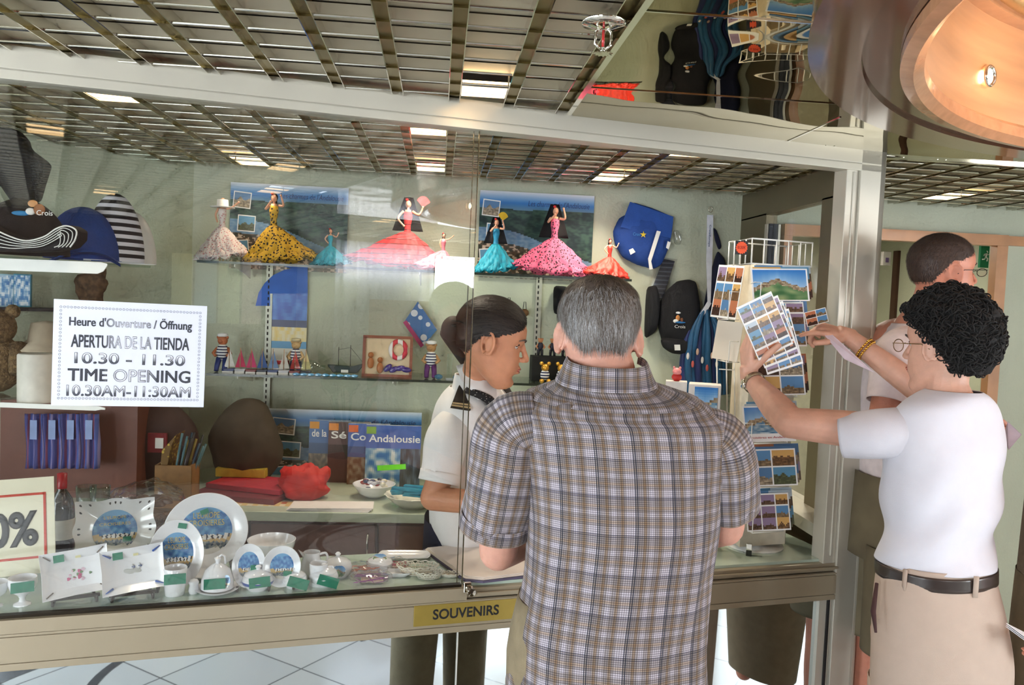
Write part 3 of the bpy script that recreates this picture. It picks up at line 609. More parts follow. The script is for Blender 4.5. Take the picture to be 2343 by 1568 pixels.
def shell(b, rings, k=6, n=72, wr=None, a0=0, a1=2*math.pi, e=2.3, uvk=1.0):
    """rings: (cx,cy,cz, rx,ryb,ryf, tilt) about axes r_,f_ given by shell.r, shell.f; uv in metres (u from back centre)"""
    Q = catmull([tuple(q) for q in rings], k); r_, f_ = shell.r, shell.f; rows = []; m = len(Q); closed = abs(a1-a0-2*math.pi) < 1e-6
    N = n if closed else n+1; L = [0]
    for i in range(1, m): L.append(L[-1]+(V(Q[i][:3])-V(Q[i-1][:3])).length+abs(Q[i][3]-Q[i-1][3])*.55)
    U = []
    for i, q in enumerate(Q):
        row = []; u = []; 
        for j in range(n+1):
            a = a0+(a1-a0)*j/n; ca, sa = math.cos(a), math.sin(a)      # a=0 right side, -pi/2 back
            x = q[3]*math.copysign(abs(ca)**(2/e), ca); y = (q[5] if sa > 0 else q[4])*math.copysign(abs(sa)**(2/e), sa)
            p = V(q[:3])+r_*x+f_*y+V((0, 0, q[6]*y/max(q[4], .01)))
            if wr:
                o = (r_*ca+f_*sa); p = p+o*wr(a, L[i], i/(m-1))
            row.append(p)
        rows.append(row)
        jb = min(range(n), key=lambda j: abs(((a0+(a1-a0)*j/n+math.pi/2+math.pi) % (2*math.pi))-math.pi)); u = [0]*(n+1)
        for j in range(jb+1, n+1): u[j] = u[j-1]+(row[j]-row[j-1]).length
        for j in range(jb-1, -1, -1): u[j] = u[j+1]-(row[j]-row[j+1]).length
        U.append([x*uvk for x in u])
    vs = [rows[i][j] for i in range(m) for j in range(N)]; fs_ = []; uv = []
    for i in range(m-1):
        for j in range(n):
            fs_.append((i*N+j, i*N+(j+1) % N, (i+1)*N+(j+1) % N, (i+1)*N+j)); uv += [(U[i][j], L[i]), (U[i][j+1], L[i]), (U[i+1][j+1], L[i+1]), (U[i+1][j], L[i+1])]
    b.add(vs, fs_, uv); return rows
def sleeve(b, P, wr=None, n=40, k=6, up=V((0, 0, 1)), flat=1.0):
    """P: (point, ra, rb) tube of cloth with uv in metres"""
    Q = catmull([tuple(V(p))+(ra, rb) for p, ra, rb in P], k); m = len(Q); vs = []; fs_ = []; uv = []; L = [0]; X = None; rw = []
    for i in range(1, m): L.append(L[-1]+(V(Q[i][:3])-V(Q[i-1][:3])).length)
    for i, q in enumerate(Q):
        d = (V(Q[min(i+1, m-1)][:3])-V(Q[max(i-1, 0)][:3])).normalized()
        x = shell.f.cross(d).normalized() if X is None else (X-d*X.dot(d)).normalized(); X = x; y = d.cross(x)
        for j in range(n):
            a = 2*math.pi*j/n; o = x*math.cos(a)*q[3]+y*math.sin(a)*q[4]; p = V(q[:3])+o
            if wr: p += o.normalized()*wr(a, L[i], i/(m-1))
            vs.append(p)
    ck = .16*2*math.pi/n*.62
    for i in range(m-1):
        for j in range(n): fs_.append((i*n+j, i*n+(j+1) % n, (i+1)*n+(j+1) % n, (i+1)*n+j)); uv += [(j*ck, L[i]), ((j+1)*ck, L[i]), ((j+1)*ck, L[i+1]), (j*ck, L[i+1])]
    b.add(vs, fs_, uv)
def _ip(z):
    zz = [p[0] for p in PF]; z = max(zz[0], min(zz[-1]-1e-6, z)); i = max(k for k in range(len(zz)-1) if zz[k] <= z+1e-9); t = (z-zz[i])/(zz[i+1]-zz[i])
    yf = PF[i][1]*(1-t)+PF[i+1][1]*t; yb = PBK[i][1]*(1-t)+PBK[i+1][1]*t; return z, yf, yb, PW[i]*(1-t)+PW[i+1]*t, (yf+yb)/2+.004
HC = V((0, -.010, .025))
def onhead(q, off):
    """put a point of head space back on the scalp, lifted by off"""
    zc = min(q.z, .1195); z, yf, yb, w_, yc = _ip(zc); y = q.y-yc; b_ = (yf-yc) if y > 0 else (yc-yb); k = (abs(q.x/w_)**2.2+abs(y/max(b_, .004))**2.2)**(1/2.2)
    if zc > .085:     # rounded crown: ellipsoid is smoother than the sections
        e = V((q.x/.087, (q.y+.012)/.0985, (q.z-.032)/.0905)); p = V((0, -.012, .032))+V((e.x*.087, e.y*.0985, e.z*.0905))/max(e.length, 1e-3)
    else: p = V((q.x/max(k, 1e-3), yc+y/max(k, 1e-3), z))
    return p+(p-HC).normalized()*off
def strands(b, T, test, num, L, w, flow, off=.004, seg=4, jit=.35, ragged=.05):
    k = 0; tries = 0
    while k < num and tries < num*14:
        tries += 1; z = random.uniform(-1, 1); a = random.uniform(0, 2*math.pi); s = math.sqrt(1-z*z); d = V((s*math.cos(a), s*math.sin(a), z)); m_ = test(d)
        if m_ < -random.random()*ragged: continue
        k += 1; o0 = off*max(.15, min(1, m_/.25+.15)); p = onhead(HC+V((d.x*.08, d.y*.1, d.z*.095)), o0); nn = d
        f = V(flow(d)); f = f-nn*f.dot(nn)
        if f.length < 1e-3: f = nn.orthogonal()
        f.normalize(); f = (Matrix.Rotation(random.gauss(0, jit), 3, nn) @ f); sd = nn.cross(f)*w*random.uniform(.6, 1.2); ll = L*random.uniform(.6, 1.3)*(1 if m_ > .1 else .6); P = []
        for i in range(seg+1): t = i/seg; q = onhead(p+f*ll*t, o0+.0012*t*(1+random.random())) if i else p; P.append((q, sd*(1-t*.85)))
        vs = []; [vs.extend([q-s_, q+s_]) for q, s_ in P]
        b.add([T @ v for v in vs], [(2*i, 2*i+1, 2*i+3, 2*i+2) for i in range(seg)])
def cap(b, T, test, off=.004, n=96, m=64, bump=.0):
    vs = []; ok = []
    for i in range(m+1):
        t = math.pi*i/m
        for j in range(n):
            a = 2*math.pi*j/n; d = V((math.sin(t)*math.cos(a), math.sin(t)*math.sin(a), math.cos(t))); m_ = test(d); o_ = off*max(.1, min(1, m_/.3+.1))*(1+bump*noise.noise(d*7))
            vs.append(T @ onhead(HC+V((d.x*.08, d.y*.1, d.z*.095)), o_)); ok.append(m_ > 0)
    fs_ = [(i*n+j, i*n+(j+1) % n, (i+1)*n+(j+1) % n, (i+1)*n+j) for i in range(m) for j in range(n) if ok[i*n+j] and ok[(i+1)*n+j] and ok[i*n+(j+1) % n]]
    b.add(vs, fs_)
def hairmat(name, cols, rough=.45):
    m = bpy.data.materials.new(name); m.use_nodes = True; MC[name] = m; n, l = m.node_tree.nodes, m.node_tree.links
    g = n.new('ShaderNodeNewGeometry'); r = n.new('ShaderNodeValToRGB'); l.new(g.outputs['Random Per Island'], r.inputs['Fac']); e = r.color_ramp.elements
    e[0].color = lin(cols[0]); e[1].color = lin(cols[-1])
    for i, c in enumerate(cols[1:-1]): x = e.new((i+1)/(len(cols)-1)); x.color = lin(c)
    l.new(r.outputs['Color'], n['Principled BSDF'].inputs['Base Color']); n['Principled BSDF'].inputs['Roughness'].default_value = rough; return m
# plaid cloth: stripes along u and v of the cloth's own coordinates (metres)
def plaid(name, gain=1.0):
    m = M(name, (200, 190, 190), .85, 0, sheen=.1); n, l = m.node_tree.nodes, m.node_tree.links; b = n['Principled BSDF']
    uv = n.new('ShaderNodeUVMap'); sp = n.new('ShaderNodeSeparateXYZ'); l.new(uv.outputs[0], sp.inputs[0])
    def ramp(axis, period, stops):
        d = n.new('ShaderNodeMath'); d.operation = 'DIVIDE'; d.inputs[1].default_value = period; l.new(sp.outputs[axis], d.inputs[0])
        f = n.new('ShaderNodeMath'); f.operation = 'FRACT'; l.new(d.outputs[0], f.inputs[0]); r = n.new('ShaderNodeValToRGB'); l.new(f.outputs[0], r.inputs['Fac'])
        r.color_ramp.interpolation = 'CONSTANT'; e = r.color_ramp.elements; e[0].position, e[0].color = stops[0][0], lin(stops[0][1]); e[1].position, e[1].color = stops[1][0], lin(stops[1][1])
        for p, c in stops[2:]: x = e.new(p); x.color = lin(c)
        return r.outputs['Color']
    W, Tn, Nv, G = (226, 222, 226), (174, 154, 130), (66, 72, 94), (188, 182, 180)
    st = [(0, W), (.10, Nv), (.125, G), (.155, Nv), (.18, G), (.32, Tn), (.40, G), (.48, W), (.60, G), (.72, Tn), (.80, G), (.86, W)]
    a = ramp(0, .072, st); c = ramp(1, .078, [(0, W), (.10, (126, 126, 144)), (.12, G), (.15, (126, 126, 144)), (.17, G), (.34, (206, 188, 168)), (.42, G), (.5, W), (.62, G), (.74, (206, 188, 168)), (.82, G), (.9, W)])
    fi = ramp(1, .0042, [(0, (255, 255, 255)), (.5, (186, 184, 190))]); fj = ramp(0, .0042, [(0, (255, 255, 255)), (.5, (200, 196, 198))])
    def mul(x, y):
        k = n.new('ShaderNodeMix'); k.data_type = 'RGBA'; k.blend_type = 'MULTIPLY'; k.inputs[0].default_value = 1; l.new(x, k.inputs[6]); l.new(y, k.inputs[7]); return k.outputs[2]
    o = mul(mul(a, c), mul(fi, fj)); g = n.new('ShaderNodeBrightContrast'); g.inputs['Bright'].default_value = 0; g.inputs['Contrast'].default_value = 0
    gm = n.new('ShaderNodeGamma'); gm.inputs[1].default_value = gain; l.new(o, gm.inputs[0]); l.new(gm.outputs[0], b.inputs['Base Color']); return m
fh = V((fw.x, fw.y, 0)).normalized(); shell.r, shell.f = r0.copy(), fh.copy()
UP = V((0, 0, 1))
# ---------------------------------------------------------------- 1 the man in the plaid shirt
skin_m = skinmat('ruddy_skin', (206, 152, 132))
D1 = 1.60
man = thing('person', 'grey-haired person in a plaid short-sleeved shirt, back turned, leaning towards the counter', 'person', (at(1400, 1000, D1).x, at(1400, 1000, D1).y, 0))
hc = at(1369, 783, 1.67); Tm = headframe(hc, fh*1-UP*.42, UP*1+fh*.25) @ Matrix.Scale(1.06, 4)
b = MB(); head(b, Tm); nb = at(1384, 925, 1.66)
limb(b, [(hc+fh*-.015+UP*-.04, .066), (at(1374, 850, 1.655), .071), (nb, .066), (nb-UP*.05, .066)])
tc_ = lambda px, py, d=D1: at(px, py, d)
# trunk and legs
q = [(at(1400, 930, 1.66), .06, .05), (at(1400, 1000, 1.65), .12, .07), (at(1405, 1080, 1.65), .165, .11), (at(1410, 1250, 1.66), .17, .12), (at(1405, 1450, 1.66), .175, .13)]
b2 = MB(); shell(b2, [tuple(p)+(rx, ry, ry, 0) for p, rx, ry in q]+[(man.location.x, man.location.y+.05, .86, .17, .13, .12, 0), (man.location.x, man.location.y+.05, .8, .12, .1, .1, 0)], k=4, n=32); b.v += []; b.add(b2.v, [tuple(f) for f in b2.f])
b.ball(at(1400, 995, 1.66), (.11, .06, .06)); b.ball((man.location.x, man.location.y+.05, .9), (.16, .12, .12))
SHL, SHR = at(1168, 985, 1.62), at(1652, 985, 1.62); ELL, ELR = at(1140, 1262, 1.70), at(1658, 1205, 1.70)
HNL, HNR = at(1235, 1230, 2.02), at(1560, 1235, 2.02)
for s, sh, el, hn in ((-1, SHL, ELL, HNL), (1, SHR, ELR, HNR)):
    limb(b, [(at(1400+s*150, 985, 1.64), .045), (sh+V((0, 0, -.02)), .045), ((sh+el)/2, .048), (el, .041)]); limb(b, [(el, .040), (el*.55+hn*.45, .038), (hn, .026)])
    hand(b, hn, V((-s*.5, 1, -.25)), V((0, -.2, -1)), s, [(.35, .5, .4)]*4, ((.5, .9, .3), .2))
for s in (-1, 1):
    hp = V((man.location.x+s*.09, man.location.y+.05, .88)); limb(b, [(hp, .095), (hp+V((s*.01, 0, -.4)), .062), (hp+V((s*.02, -.02, -.6)), .055), (hp+V((s*.02, -.02, -.82)), .038)])
body = fuse(b, 'body', skin_m, man, .0042, 2)
facebits(Tm, man, brow=(90, 84, 80))
# hair
def hl_m(d):
    az = abs(math.atan2(d.x, d.y)); el = math.asin(max(-1, min(1, d.z)))      # az 0 = face, pi = nape
    thr = .75 if az < .9 else (.75-(az-.9)*1.2 if az < 1.5 else (.12 if az < 1.72 else max(-.62, .12-(az-1.72)*.95)))
    return el-thr
gm = hairmat('grey_hair', [(62, 50, 42), (96, 84, 74), (130, 124, 118), (170, 170, 172), (78, 66, 56), (112, 102, 94)], .4)
b = MB(); cap(b, Tm, hl_m, .005)
hcap = b.build('hair', M('grey_scalp', (86, 74, 66), .7, var=.2, scale=200), man, world=True)
fl_ = lambda d: V((d.x*.9+.1, d.y+.45 if d.z > .5 else -.15, 0 if d.z > .7 else -1.2))
b = MB(); strands(b, Tm, lambda d: min(hl_m(d), .62-d.z+.25*noise.noise(d*5)), 6500, .028, .0007, fl_, off=.0062, jit=.22)
o = b.build('hair_strands', gm, hcap, smooth=False); o.data.transform(Matrix.Translation(-man.location))
b = MB(); strands(b, Tm, lambda d: min(hl_m(d), d.z-.45+.25*noise.noise(d*5)), 3600, .030, .0007, fl_, off=.0064, jit=.30)
o = b.build('hair_strands', hairmat('brown_grey_hair', [(54, 42, 34), (84, 68, 56), (112, 94, 80), (142, 126, 114), (70, 56, 46), (98, 82, 70)], .4), hcap, smooth=False, label='browner hair of the crown'); o.data.transform(Matrix.Translation(-man.location))
# shirt
pl = plaid('plaid_cloth'); 
def wr1(a, L, t):
    s = math.sin(a); f = .0035*noise.noise(V((a*2.2, L*5, 1)))+.004*noise.noise(V((a*5+L*8, L*3.0, 4)))*min(1, t*3)
    f += .006*max(0, 1-abs(L-.62)*5)*math.sin(a*9+L*20)*.4 + .008*t*math.sin(a*7+1.5*math.sin(L*6))*max(0, t-.45)
    return f
def hw(px0, px1, d): return (px1-px0)/2/F*d
rows = [(862, 1318, 1455, 1.64, .086, .08, .02), (880, 1282, 1505, 1.635, .094, .08, .02), (900, 1222, 1580, 1.630, .104, .08, .02), (925, 1180, 1628, 1.625, .112, .09, .02), (965, 1160, 1664, 1.63, .122, .10, 0), (1020, 1172, 1664, 1.64, .130, .115, 0), (1100, 1192, 1652, 1.65, .138, .13, 0), (1200, 1204, 1640, 1.65, .138, .14, 0), (1320, 1198, 1622, 1.65, .135, .15, 0), (1450, 1178, 1612, 1.65, .140, .15, 0), (1600, 1162, 1618, 1.65, .145, .15, 0), (1780, 1158, 1622, 1.65, .15, .15, 0)]
R1 = []
for py, a, c, d, yb, yf, tl in rows: R1.append(tuple(at((a+c)/2, py, d))+(hw(a, c, d), yb, yf, tl))
b = MB(); shell(b, R1, k=8, n=120, wr=wr1, e=2.2)
shirt = b.build('shirt', pl, man, world=True, solid=.0015)
b = MB(); yk = [q_[:3]+(q_[3]+.0045, q_[4]+.0045, q_[5]+.004, q_[6]) for q_ in R1[:5]]; shell(b, yk, k=8, n=90, wr=wr1, e=2.2, a0=-math.pi*1.06, a1=math.pi*.06); nb_ = 32*90
yl = [i_ for i_ in range(len(b.uvs)//4) if b.uvs[4*i_][1] < .098]; b2 = MB(); b2.add(b.v, [b.f[i_] for i_ in yl], [(b.uvs[4*i_+k_][1]*1.0+.019, b.uvs[4*i_+k_][0]*.9) for i_ in yl for k_ in range(4)]); b2.build('yoke', plaid('plaid_yoke_cloth'), man, world=True, solid=.001)
def wrs(a, L, t): return .004*noise.noise(V((a*1.6, L*14, 7)))+.003*math.sin(a*4+L*30)*t
for s, sh, el, pts in ((-1, SHL, ELL, [((1235, 965, 1.62), .060, .075), ((1178, 985, 1.625), .074, .078), ((1160, 1060, 1.635), .076, .076), ((1145, 1140, 1.65), .074, .074), ((1131, 1208, 1.67), .071, .071)]),
                       (1, SHR, ELR, [((1575, 985, 1.63), .050, .064), ((1636, 1003, 1.63), .058, .066), ((1655, 1050, 1.635), .064, .070), ((1660, 1110, 1.65), .064, .068), ((1662, 1163, 1.67), .060, .066)])):
    b = MB(); sleeve(b, [(at(*p), ra, rb) for p, ra, rb in pts], wr=wrs); slv = b.build('sleeve', pl, man, world=True, solid=.0015)
    e1, e0 = at(*pts[-1][0]), at(*pts[-2][0]); d = (e1-e0).normalized(); b = MB(); r_ = pts[-1][1]+.0025
    sleeve(b, [(e1-d*.030, r_, r_), (e1-d*.015, r_+.001, r_+.001), (e1+d*.002, r_, r_)], k=3); o = b.build('cuff', pl, slv, solid=.002); o.data.transform(Matrix.Translation(-man.location))
# collar: stand and fold
b = MB(); cc = at(1387, 858, 1.64); cr_ = [(cc.x, cc.y, cc.z-.014, .102, .096, .08, .012), (cc.x, cc.y, cc.z+.004, .092, .089, .08, .012), (cc.x, cc.y, cc.z+.026, .083, .083, .08, .012), (cc.x, cc.y, cc.z+.030, .079, .079, .08, .012), (cc.x, cc.y, cc.z+.015, .077, .077, .08, .012)]
shell(b, cr_, k=4, n=60, a0=-math.pi*1.16, a1=math.pi*.16); b.build('collar', pl, man, world=True, solid=.002)
# trousers
kh = M('khaki_cloth', (134, 120, 94), .85, bump=.15, bscale=300)
b = MB(); mx, my = man.location.x, man.location.y+.05
shell(b, [(mx, my, 1.02, .165, .135, .13, 0), (mx, my, .9, .185, .15, .14, 0), (mx, my, .76, .175, .13, .12, 0)], k=3)
for s in (-1, 1): sleeve(b, [((mx+s*.085, my, .84), .10, .11), ((mx+s*.1, my-.01, .5), .088, .09), ((mx+s*.11, my-.02, .10), .075, .08)])
b.build('trousers', kh, man, world=True, solid=.002)
for s in (-1, 1):
    b = MB(); b.ball((mx+s*.11, my+.05, .035), (.048, .13, .038)); b.box((mx+s*.11, my+.05, .008), (.09, .25, .014)); b.build('shoe', M('brown_leather', (72, 48, 34), .4, coat=.3), man, world=True)
# ---------------------------------------------------------------- 2 the clerk behind the glass
tan_sk = skinmat('tan_skin', (206, 142, 108)); wht = M('white_cotton', (236, 232, 230), .85, 0, var=.015, bump=.1, bscale=300, sheen=.1)
gx = at(1066, 1000, 2.77); clerk = thing('person', 'young dark-haired person in a white uniform shirt behind the glass, in profile', 'person', (gx.x, gx.y, 0))
hc = at(1127, 787, 2.42); Tc = headframe(hc, r0+fh*.06-UP*.24, UP+r0*.2) @ Matrix.Scale(1.09, 4)
cx = lambda px, py, d: at(px, py, d)
b = MB(); head(b, Tc, True)
limb(b, [(hc-r0*.03-UP*.03, .048), (cx(1092, 855, 2.49), .049), (cx(1072, 915, 2.55), .056)])
shn, shf = cx(1046, 985, 2.47), cx(1075, 950, 2.76); eln = cx(990, 1140, 2.42); wrn = cx(1180, 1160, 2.30)
b.ball(cx(1065, 1000, 2.62), (.08, .12, .08)); b.ball(cx(1065, 1100, 2.67), (.10, .13, .16)); b.ball(cx(1065, 1260, 2.75), (.10, .14, .16))
limb(b, [(shn, .042), ((shn+eln)/2, .041), (eln, .038)]); limb(b, [(eln, .038), (eln*.5+wrn*.5, .034), (wrn, .022)]); hand(b, wrn, V((1, .3, -.35)), V((.1, -.2, -1)), 1, [(.3, .4, .3)]*4, ((.5, .9, .3), .2), L=.165)
elf = cx(1120, 1120, 2.80); wrf = cx(1260, 1165, 2.55); limb(b, [(shf, .048), (elf, .037)]); limb(b, [(elf, .036), (wrf, .022)]); hand(b, wrf, V((1, -.3, -.35)), V((.1, -.2, -1)), -1, [(.3, .4, .3)]*4, ((.5, .9, .3), .2), L=.165)
for s in (-1, 1): hp = clerk.location+fh*(.08*s); limb(b, [(V((hp.x, hp.y, .85)), .08), (V((hp.x, hp.y, .48)), .055), (V((hp.x, hp.y, .06)), .035)])
fuse(b, 'body', tan_sk, clerk, .0036, 2); facebits(Tc, clerk, iris=(50, 34, 26), brow=(34, 22, 18), lip=(168, 84, 78))
def hl_c(d):
    az = abs(math.atan2(d.x, d.y)); el = math.asin(max(-1, min(1, d.z)))
    thr = .50 if az < .45 else (.50-(az-.45)*.52 if az < 1.45 else (-.02 if az < 1.68 else max(-.75, .03-(az-1.75)*1.2)))
    return el-thr
dk = hairmat('dark_hair', [(20, 13, 11), (32, 22, 18), (42, 29, 23), (26, 18, 15)], .6)
b = MB(); cap(b, Tc, hl_c, .008); hcp = b.build('hair', M('dark_scalp', (26, 18, 15), .7, var=.1, scale=200), clerk, world=True)
b = MB(); strands(b, Tc, hl_c, 3000, .045, .0016, lambda d: V((0, -1, -.25)), off=.0088, seg=5, jit=.1)
o = b.build('hair_strands', dk, hcp, smooth=False); o.data.transform(Matrix.Translation(-clerk.location))
b = MB(); b.T = Tc; b.ball((0, -.118, .01), (.034, .03, .036)); b.T = Matrix.Identity(4)
P = [Tc @ V((.0, -.125, .0)), cx(1095, 850, 2.60), cx(1138, 885, 2.60), cx(1164, 935, 2.58), cx(1172, 985, 2.58)]
b.tube([V(q[:3]) for q in catmull([tuple(p) for p in P], 6)], [.028+.006*math.sin(i/24*math.pi)*(1-i/26) for i in range(25)], 14); b.build('ponytail', MC['dark_scalp'], clerk, world=True)
shell.r, shell.f = -fh, r0.copy()
def wrc(a, L, t): return .004*noise.noise(V((a*1.5, L*9, 3)))+.004*math.sin(a*5+L*14)*max(0, t-.3)
b = MB(); rr = []
for px, py, d, rx, rb, rf in ((1083, 885, 2.55, .085, .075, .07), (1074, 908, 2.58, .155, .09, .09), (1070, 935, 2.60, .188, .105, .11), (1066, 990, 2.62, .19, .115, .13), (1066, 1070, 2.65, .185, .12, .145), (1066, 1170, 2.71, .160, .12, .125), (1066, 1240, 2.76, .160, .125, .13), (1066, 1300, 2.77, .165, .13, .135)): p = cx(px, py, d); rr.append(tuple(p)+(rx, rb, rf, 0))
shell(b, rr, k=6, n=72, wr=wrc, e=2.1); sh_c = b.build('uniform_shirt', wht, clerk, world=True, solid=.0015)
for s, a_, m_, e_ in ((1, cx(1058, 955, 2.52), cx(1022, 1010, 2.43), cx(1004, 1102, 2.41)), (-1, cx(1075, 940, 2.70), cx(1090, 1010, 2.78), cx(1110, 1090, 2.80))):
    b = MB(); sleeve(b, [(a_, .060, .055), (a_*.5+m_*.5, .070, .064), (m_, .068, .064), (e_*.6+m_*.4, .064, .060), (e_, .062, .058)], wr=lambda a, L, t: .004*noise.noise(V((a*1.4, L*12, 5)))); sl = b.build('sleeve', wht, clerk, world=True, solid=.0015)
    d = (e_-m_).normalized(); b = MB(); sleeve(b, [(e_-d*.03, .0635, .0600), (e_+d*.002, .0645, .0605)], k=3); o = b.build('cuff', wht, sl, solid=.002); o.data.transform(Matrix.Translation(-clerk.location))
b = MB(); c = cx(1086, 880, 2.53); shell(b, [(c.x+.012, c.y, c.z-.035, .094, .092, .095, 0), (c.x+.005, c.y, c.z-.005, .074, .074, .075, 0), (c.x, c.y, c.z+.022, .060, .062, .062, -.01), (c.x, c.y, c.z+.012, .056, .058, .058, -.01)], k=4, n=48, a0=-math.pi*1.44, a1=math.pi*.44); b.build('collar', wht, clerk, world=True, solid=.002)
q_ = lambda u, v: (lambda A, B_: A.lerp(B_, v))([cx(1044, 838, 2.50), cx(1066, 832, 2.475), cx(1104, 850, 2.46), cx(1152, 908, 2.47)][min(3, int(u*3))].lerp([cx(1044, 838, 2.50), cx(1066, 832, 2.475), cx(1104, 850, 2.46), cx(1152, 908, 2.47)][min(3, int(u*3)+1)], u*3-int(u*3)), [cx(1056, 872, 2.44), cx(1078, 893, 2.425), cx(1108, 914, 2.42), cx(1142, 922, 2.44)][min(3, int(u*3))].lerp([cx(1056, 872, 2.44), cx(1078, 893, 2.425), cx(1108, 914, 2.42), cx(1142, 922, 2.44)][min(3, int(u*3)+1)], u*3-int(u*3)))
b = MB(); b.grid(q_, 12, 4); b.build('collar_wing', wht, clerk, world=True, solid=.004)
ep = M('epaulette_cloth', (40, 34, 26), .7)
q = [cx(1049, 884, 2.475), cx(1066, 880, 2.50), cx(1075, 941, 2.40), cx(1030, 934, 2.385)]; nn = (q[1]-q[0]).cross(q[3]-q[0]).normalized(); nn = nn if nn.dot(fh) < 0 else -nn
b = MB(); b.hull8([p for p in q], [p+nn*.006 for p in q]); o = b.build('epaulette', ep, clerk, world=True, smooth=False)
b = MB()
for t0, t1 in ((.80, .86), (.90, .96)):
    k = [q[0].lerp(q[3], t0), q[1].lerp(q[2], t0), q[1].lerp(q[2], t1), q[0].lerp(q[3], t1)]; b.hull8([p+nn*.0055 for p in k], [p+nn*.0072 for p in k])
o2 = b.build('epaulette_braid', M('pale_gold_braid', (226, 206, 160), .5, .2), o, smooth=False); o2.data.transform(Matrix.Translation(-clerk.location))
sc_m = spots('dark_scarf', (24, 22, 26), (150, 146, 140), 130, .22)
b = MB(); P = [cx(1066, 893, 2.44), cx(1100, 905, 2.425), cx(1122, 918, 2.44), cx(1142, 942, 2.47), cx(1158, 965, 2.50)]; b.tube([V(x[:3]) for x in catmull([tuple(p) for p in P], 5)], [.010+.010*i/20 for i in range(21)], 12); b.ball(cx(1148, 950, 2.48), (.028, .02, .03)); b.build('scarf', sc_m, clerk, world=True)
b = MB(); shell(b, [(clerk.location.x, clerk.location.y, .88, .18, .13, .13, 0), (clerk.location.x, clerk.location.y, .45, .19, .14, .15, 0)], k=3); b.build('skirt', navy, clerk, world=True)
# ---------------------------------------------------------------- 3 the person in the white T-shirt
fair = skinmat('fair_skin', (222, 170, 146)); W2 = at(2160, 1000, 2.0)
wom = thing('person', 'curly black-haired person in a white T-shirt, both arms raised to the card rack', 'person', (W2.x, W2.y, 0))
wf = (fh*.90-r0*.44).normalized(); wr_ = wf.cross(UP).normalized()
hc = at(2160, 800, 2.0); Tw = headframe(hc, fh*.86-r0*.52-UP*.05, UP+wf*.05) @ Matrix.Scale(1.0, 4)
b = MB(); head(b, Tw, True); limb(b, [(hc-wf*.02-UP*.03, .048), (at(2165, 880, 1.99), .050), (at(2175, 925, 1.98), .058)])
shl, shr = at(2045, 992, 1.98), at(2262, 990, 2.03); ell = at(1808, 968, 2.08); wrl = at(1713, 862, 2.29)
elr = at(2120, 905, 2.28); wrr = at(1938, 768, 2.40)
wR = Matrix((wr_, wf, UP)).transposed(); b.ball(at(2165, 985, 2.01), (.12, .06, .06), wR); b.ball(at(2160, 1070, 2.01), (.12, .075, .13), wR); b.ball(at(2150, 1230, 2.01), (.11, .075, .15), wR); b.ball(at(2150, 1400, 2.01), (.12, .09, .13), wR)
limb(b, [(at(2100, 985, 1.99), .044), (shl, .046), ((shl+ell)/2, .046), (ell, .040)]); limb(b, [(ell, .041), (ell*.65+wrl*.35, .040), (ell*.25+wrl*.75, .030), (wrl, .0245)])
hand(b, wrl, V((-.10, .02, 1)), r0*1+fh*.25, -1, [(.25, .45, .3), (.3, .5, .4), (.35, .5, .4), (.45, .6, .4)], ((.55, .75, .55), .15), L=.18, spread=-.035)
limb(b, [(at(2232, 990, 2.05), .038), (at(2205, 965, 2.2), .040), (elr, .038)]); limb(b, [(elr, .038), (elr*.6+wrr*.4, .036), (wrr, .0235)])
hand(b, wrr, V((-1, .05, .22)), V((-.1, .5, -.85)), 1, [(.15, .25, .2), (.9, 1.0, .6), (1.0, 1.1, .6), (1.1, 1.1, .6)], ((.35, .9, .25), -.1), L=.17)
for s in (-1, 1): hp = wom.location+wr_*(.085*s)-wf*0; limb(b, [(V((hp.x, hp.y, .85)), .085), (V((hp.x, hp.y, .48)), .058), (V((hp.x, hp.y, .06)), .036)])
fuse(b, 'body', fair, wom, .0038, 2); facebits(Tw, wom, brow=(50, 40, 36))
# curly hair
def hl_w(d):
    az = abs(math.atan2(d.x, d.y)); el = math.asin(max(-1, min(1, d.z)))
    return el-(.5 if az < .8 else (.5-(az-.8)*.75 if az < 1.5 else max(-.95, -.02-(az-1.5)*1.2)))
ch_c = Tw.inverted() @ at(2170, 764, 1.98)
curlm = hairmat('black_curls', [(6, 5, 6), (9, 7, 7), (6, 5, 7), (15, 12, 12)], .8)
b = MB(); cap(b, Tw, hl_w, .030, bump=.35); hcp = b.build('hair', M('black_hair_mass', (12, 10, 11), .8, var=.2, scale=120), wom, world=True)
b = MB(); k = 0
while k < 2300:
    d = V((random.gauss(0, 1), random.gauss(0, 1), random.gauss(0, 1))).normalized()
    if hl_w(d) < 0: continue
    k += 1; s = 1+.10*noise.noise(d*6)+random.uniform(-.02, .05); p = ch_c+V((d.x*.100, d.y*.113, d.z*.113))*s; nn = d; x = nn.orthogonal().normalized(); x = Matrix.Rotation(random.uniform(0, 6.28), 3, nn) @ x; y = nn.cross(x)
    R = random.uniform(.006, .012); tr_ = random.uniform(2.5, 6); P = []
    for i in range(9): a = tr_*i/8; P.append(Tw @ (p+x*R*math.cos(a)+(nn*.8+y*.35)*R*math.sin(a)+y*.010*i/8))
    b.tube(P, [.0021*(1-.5*i/8) for i in range(9)], 4, caps=False)
o = b.build('curls', curlm, hcp); o.data.transform(Matrix.Translation(-wom.location))
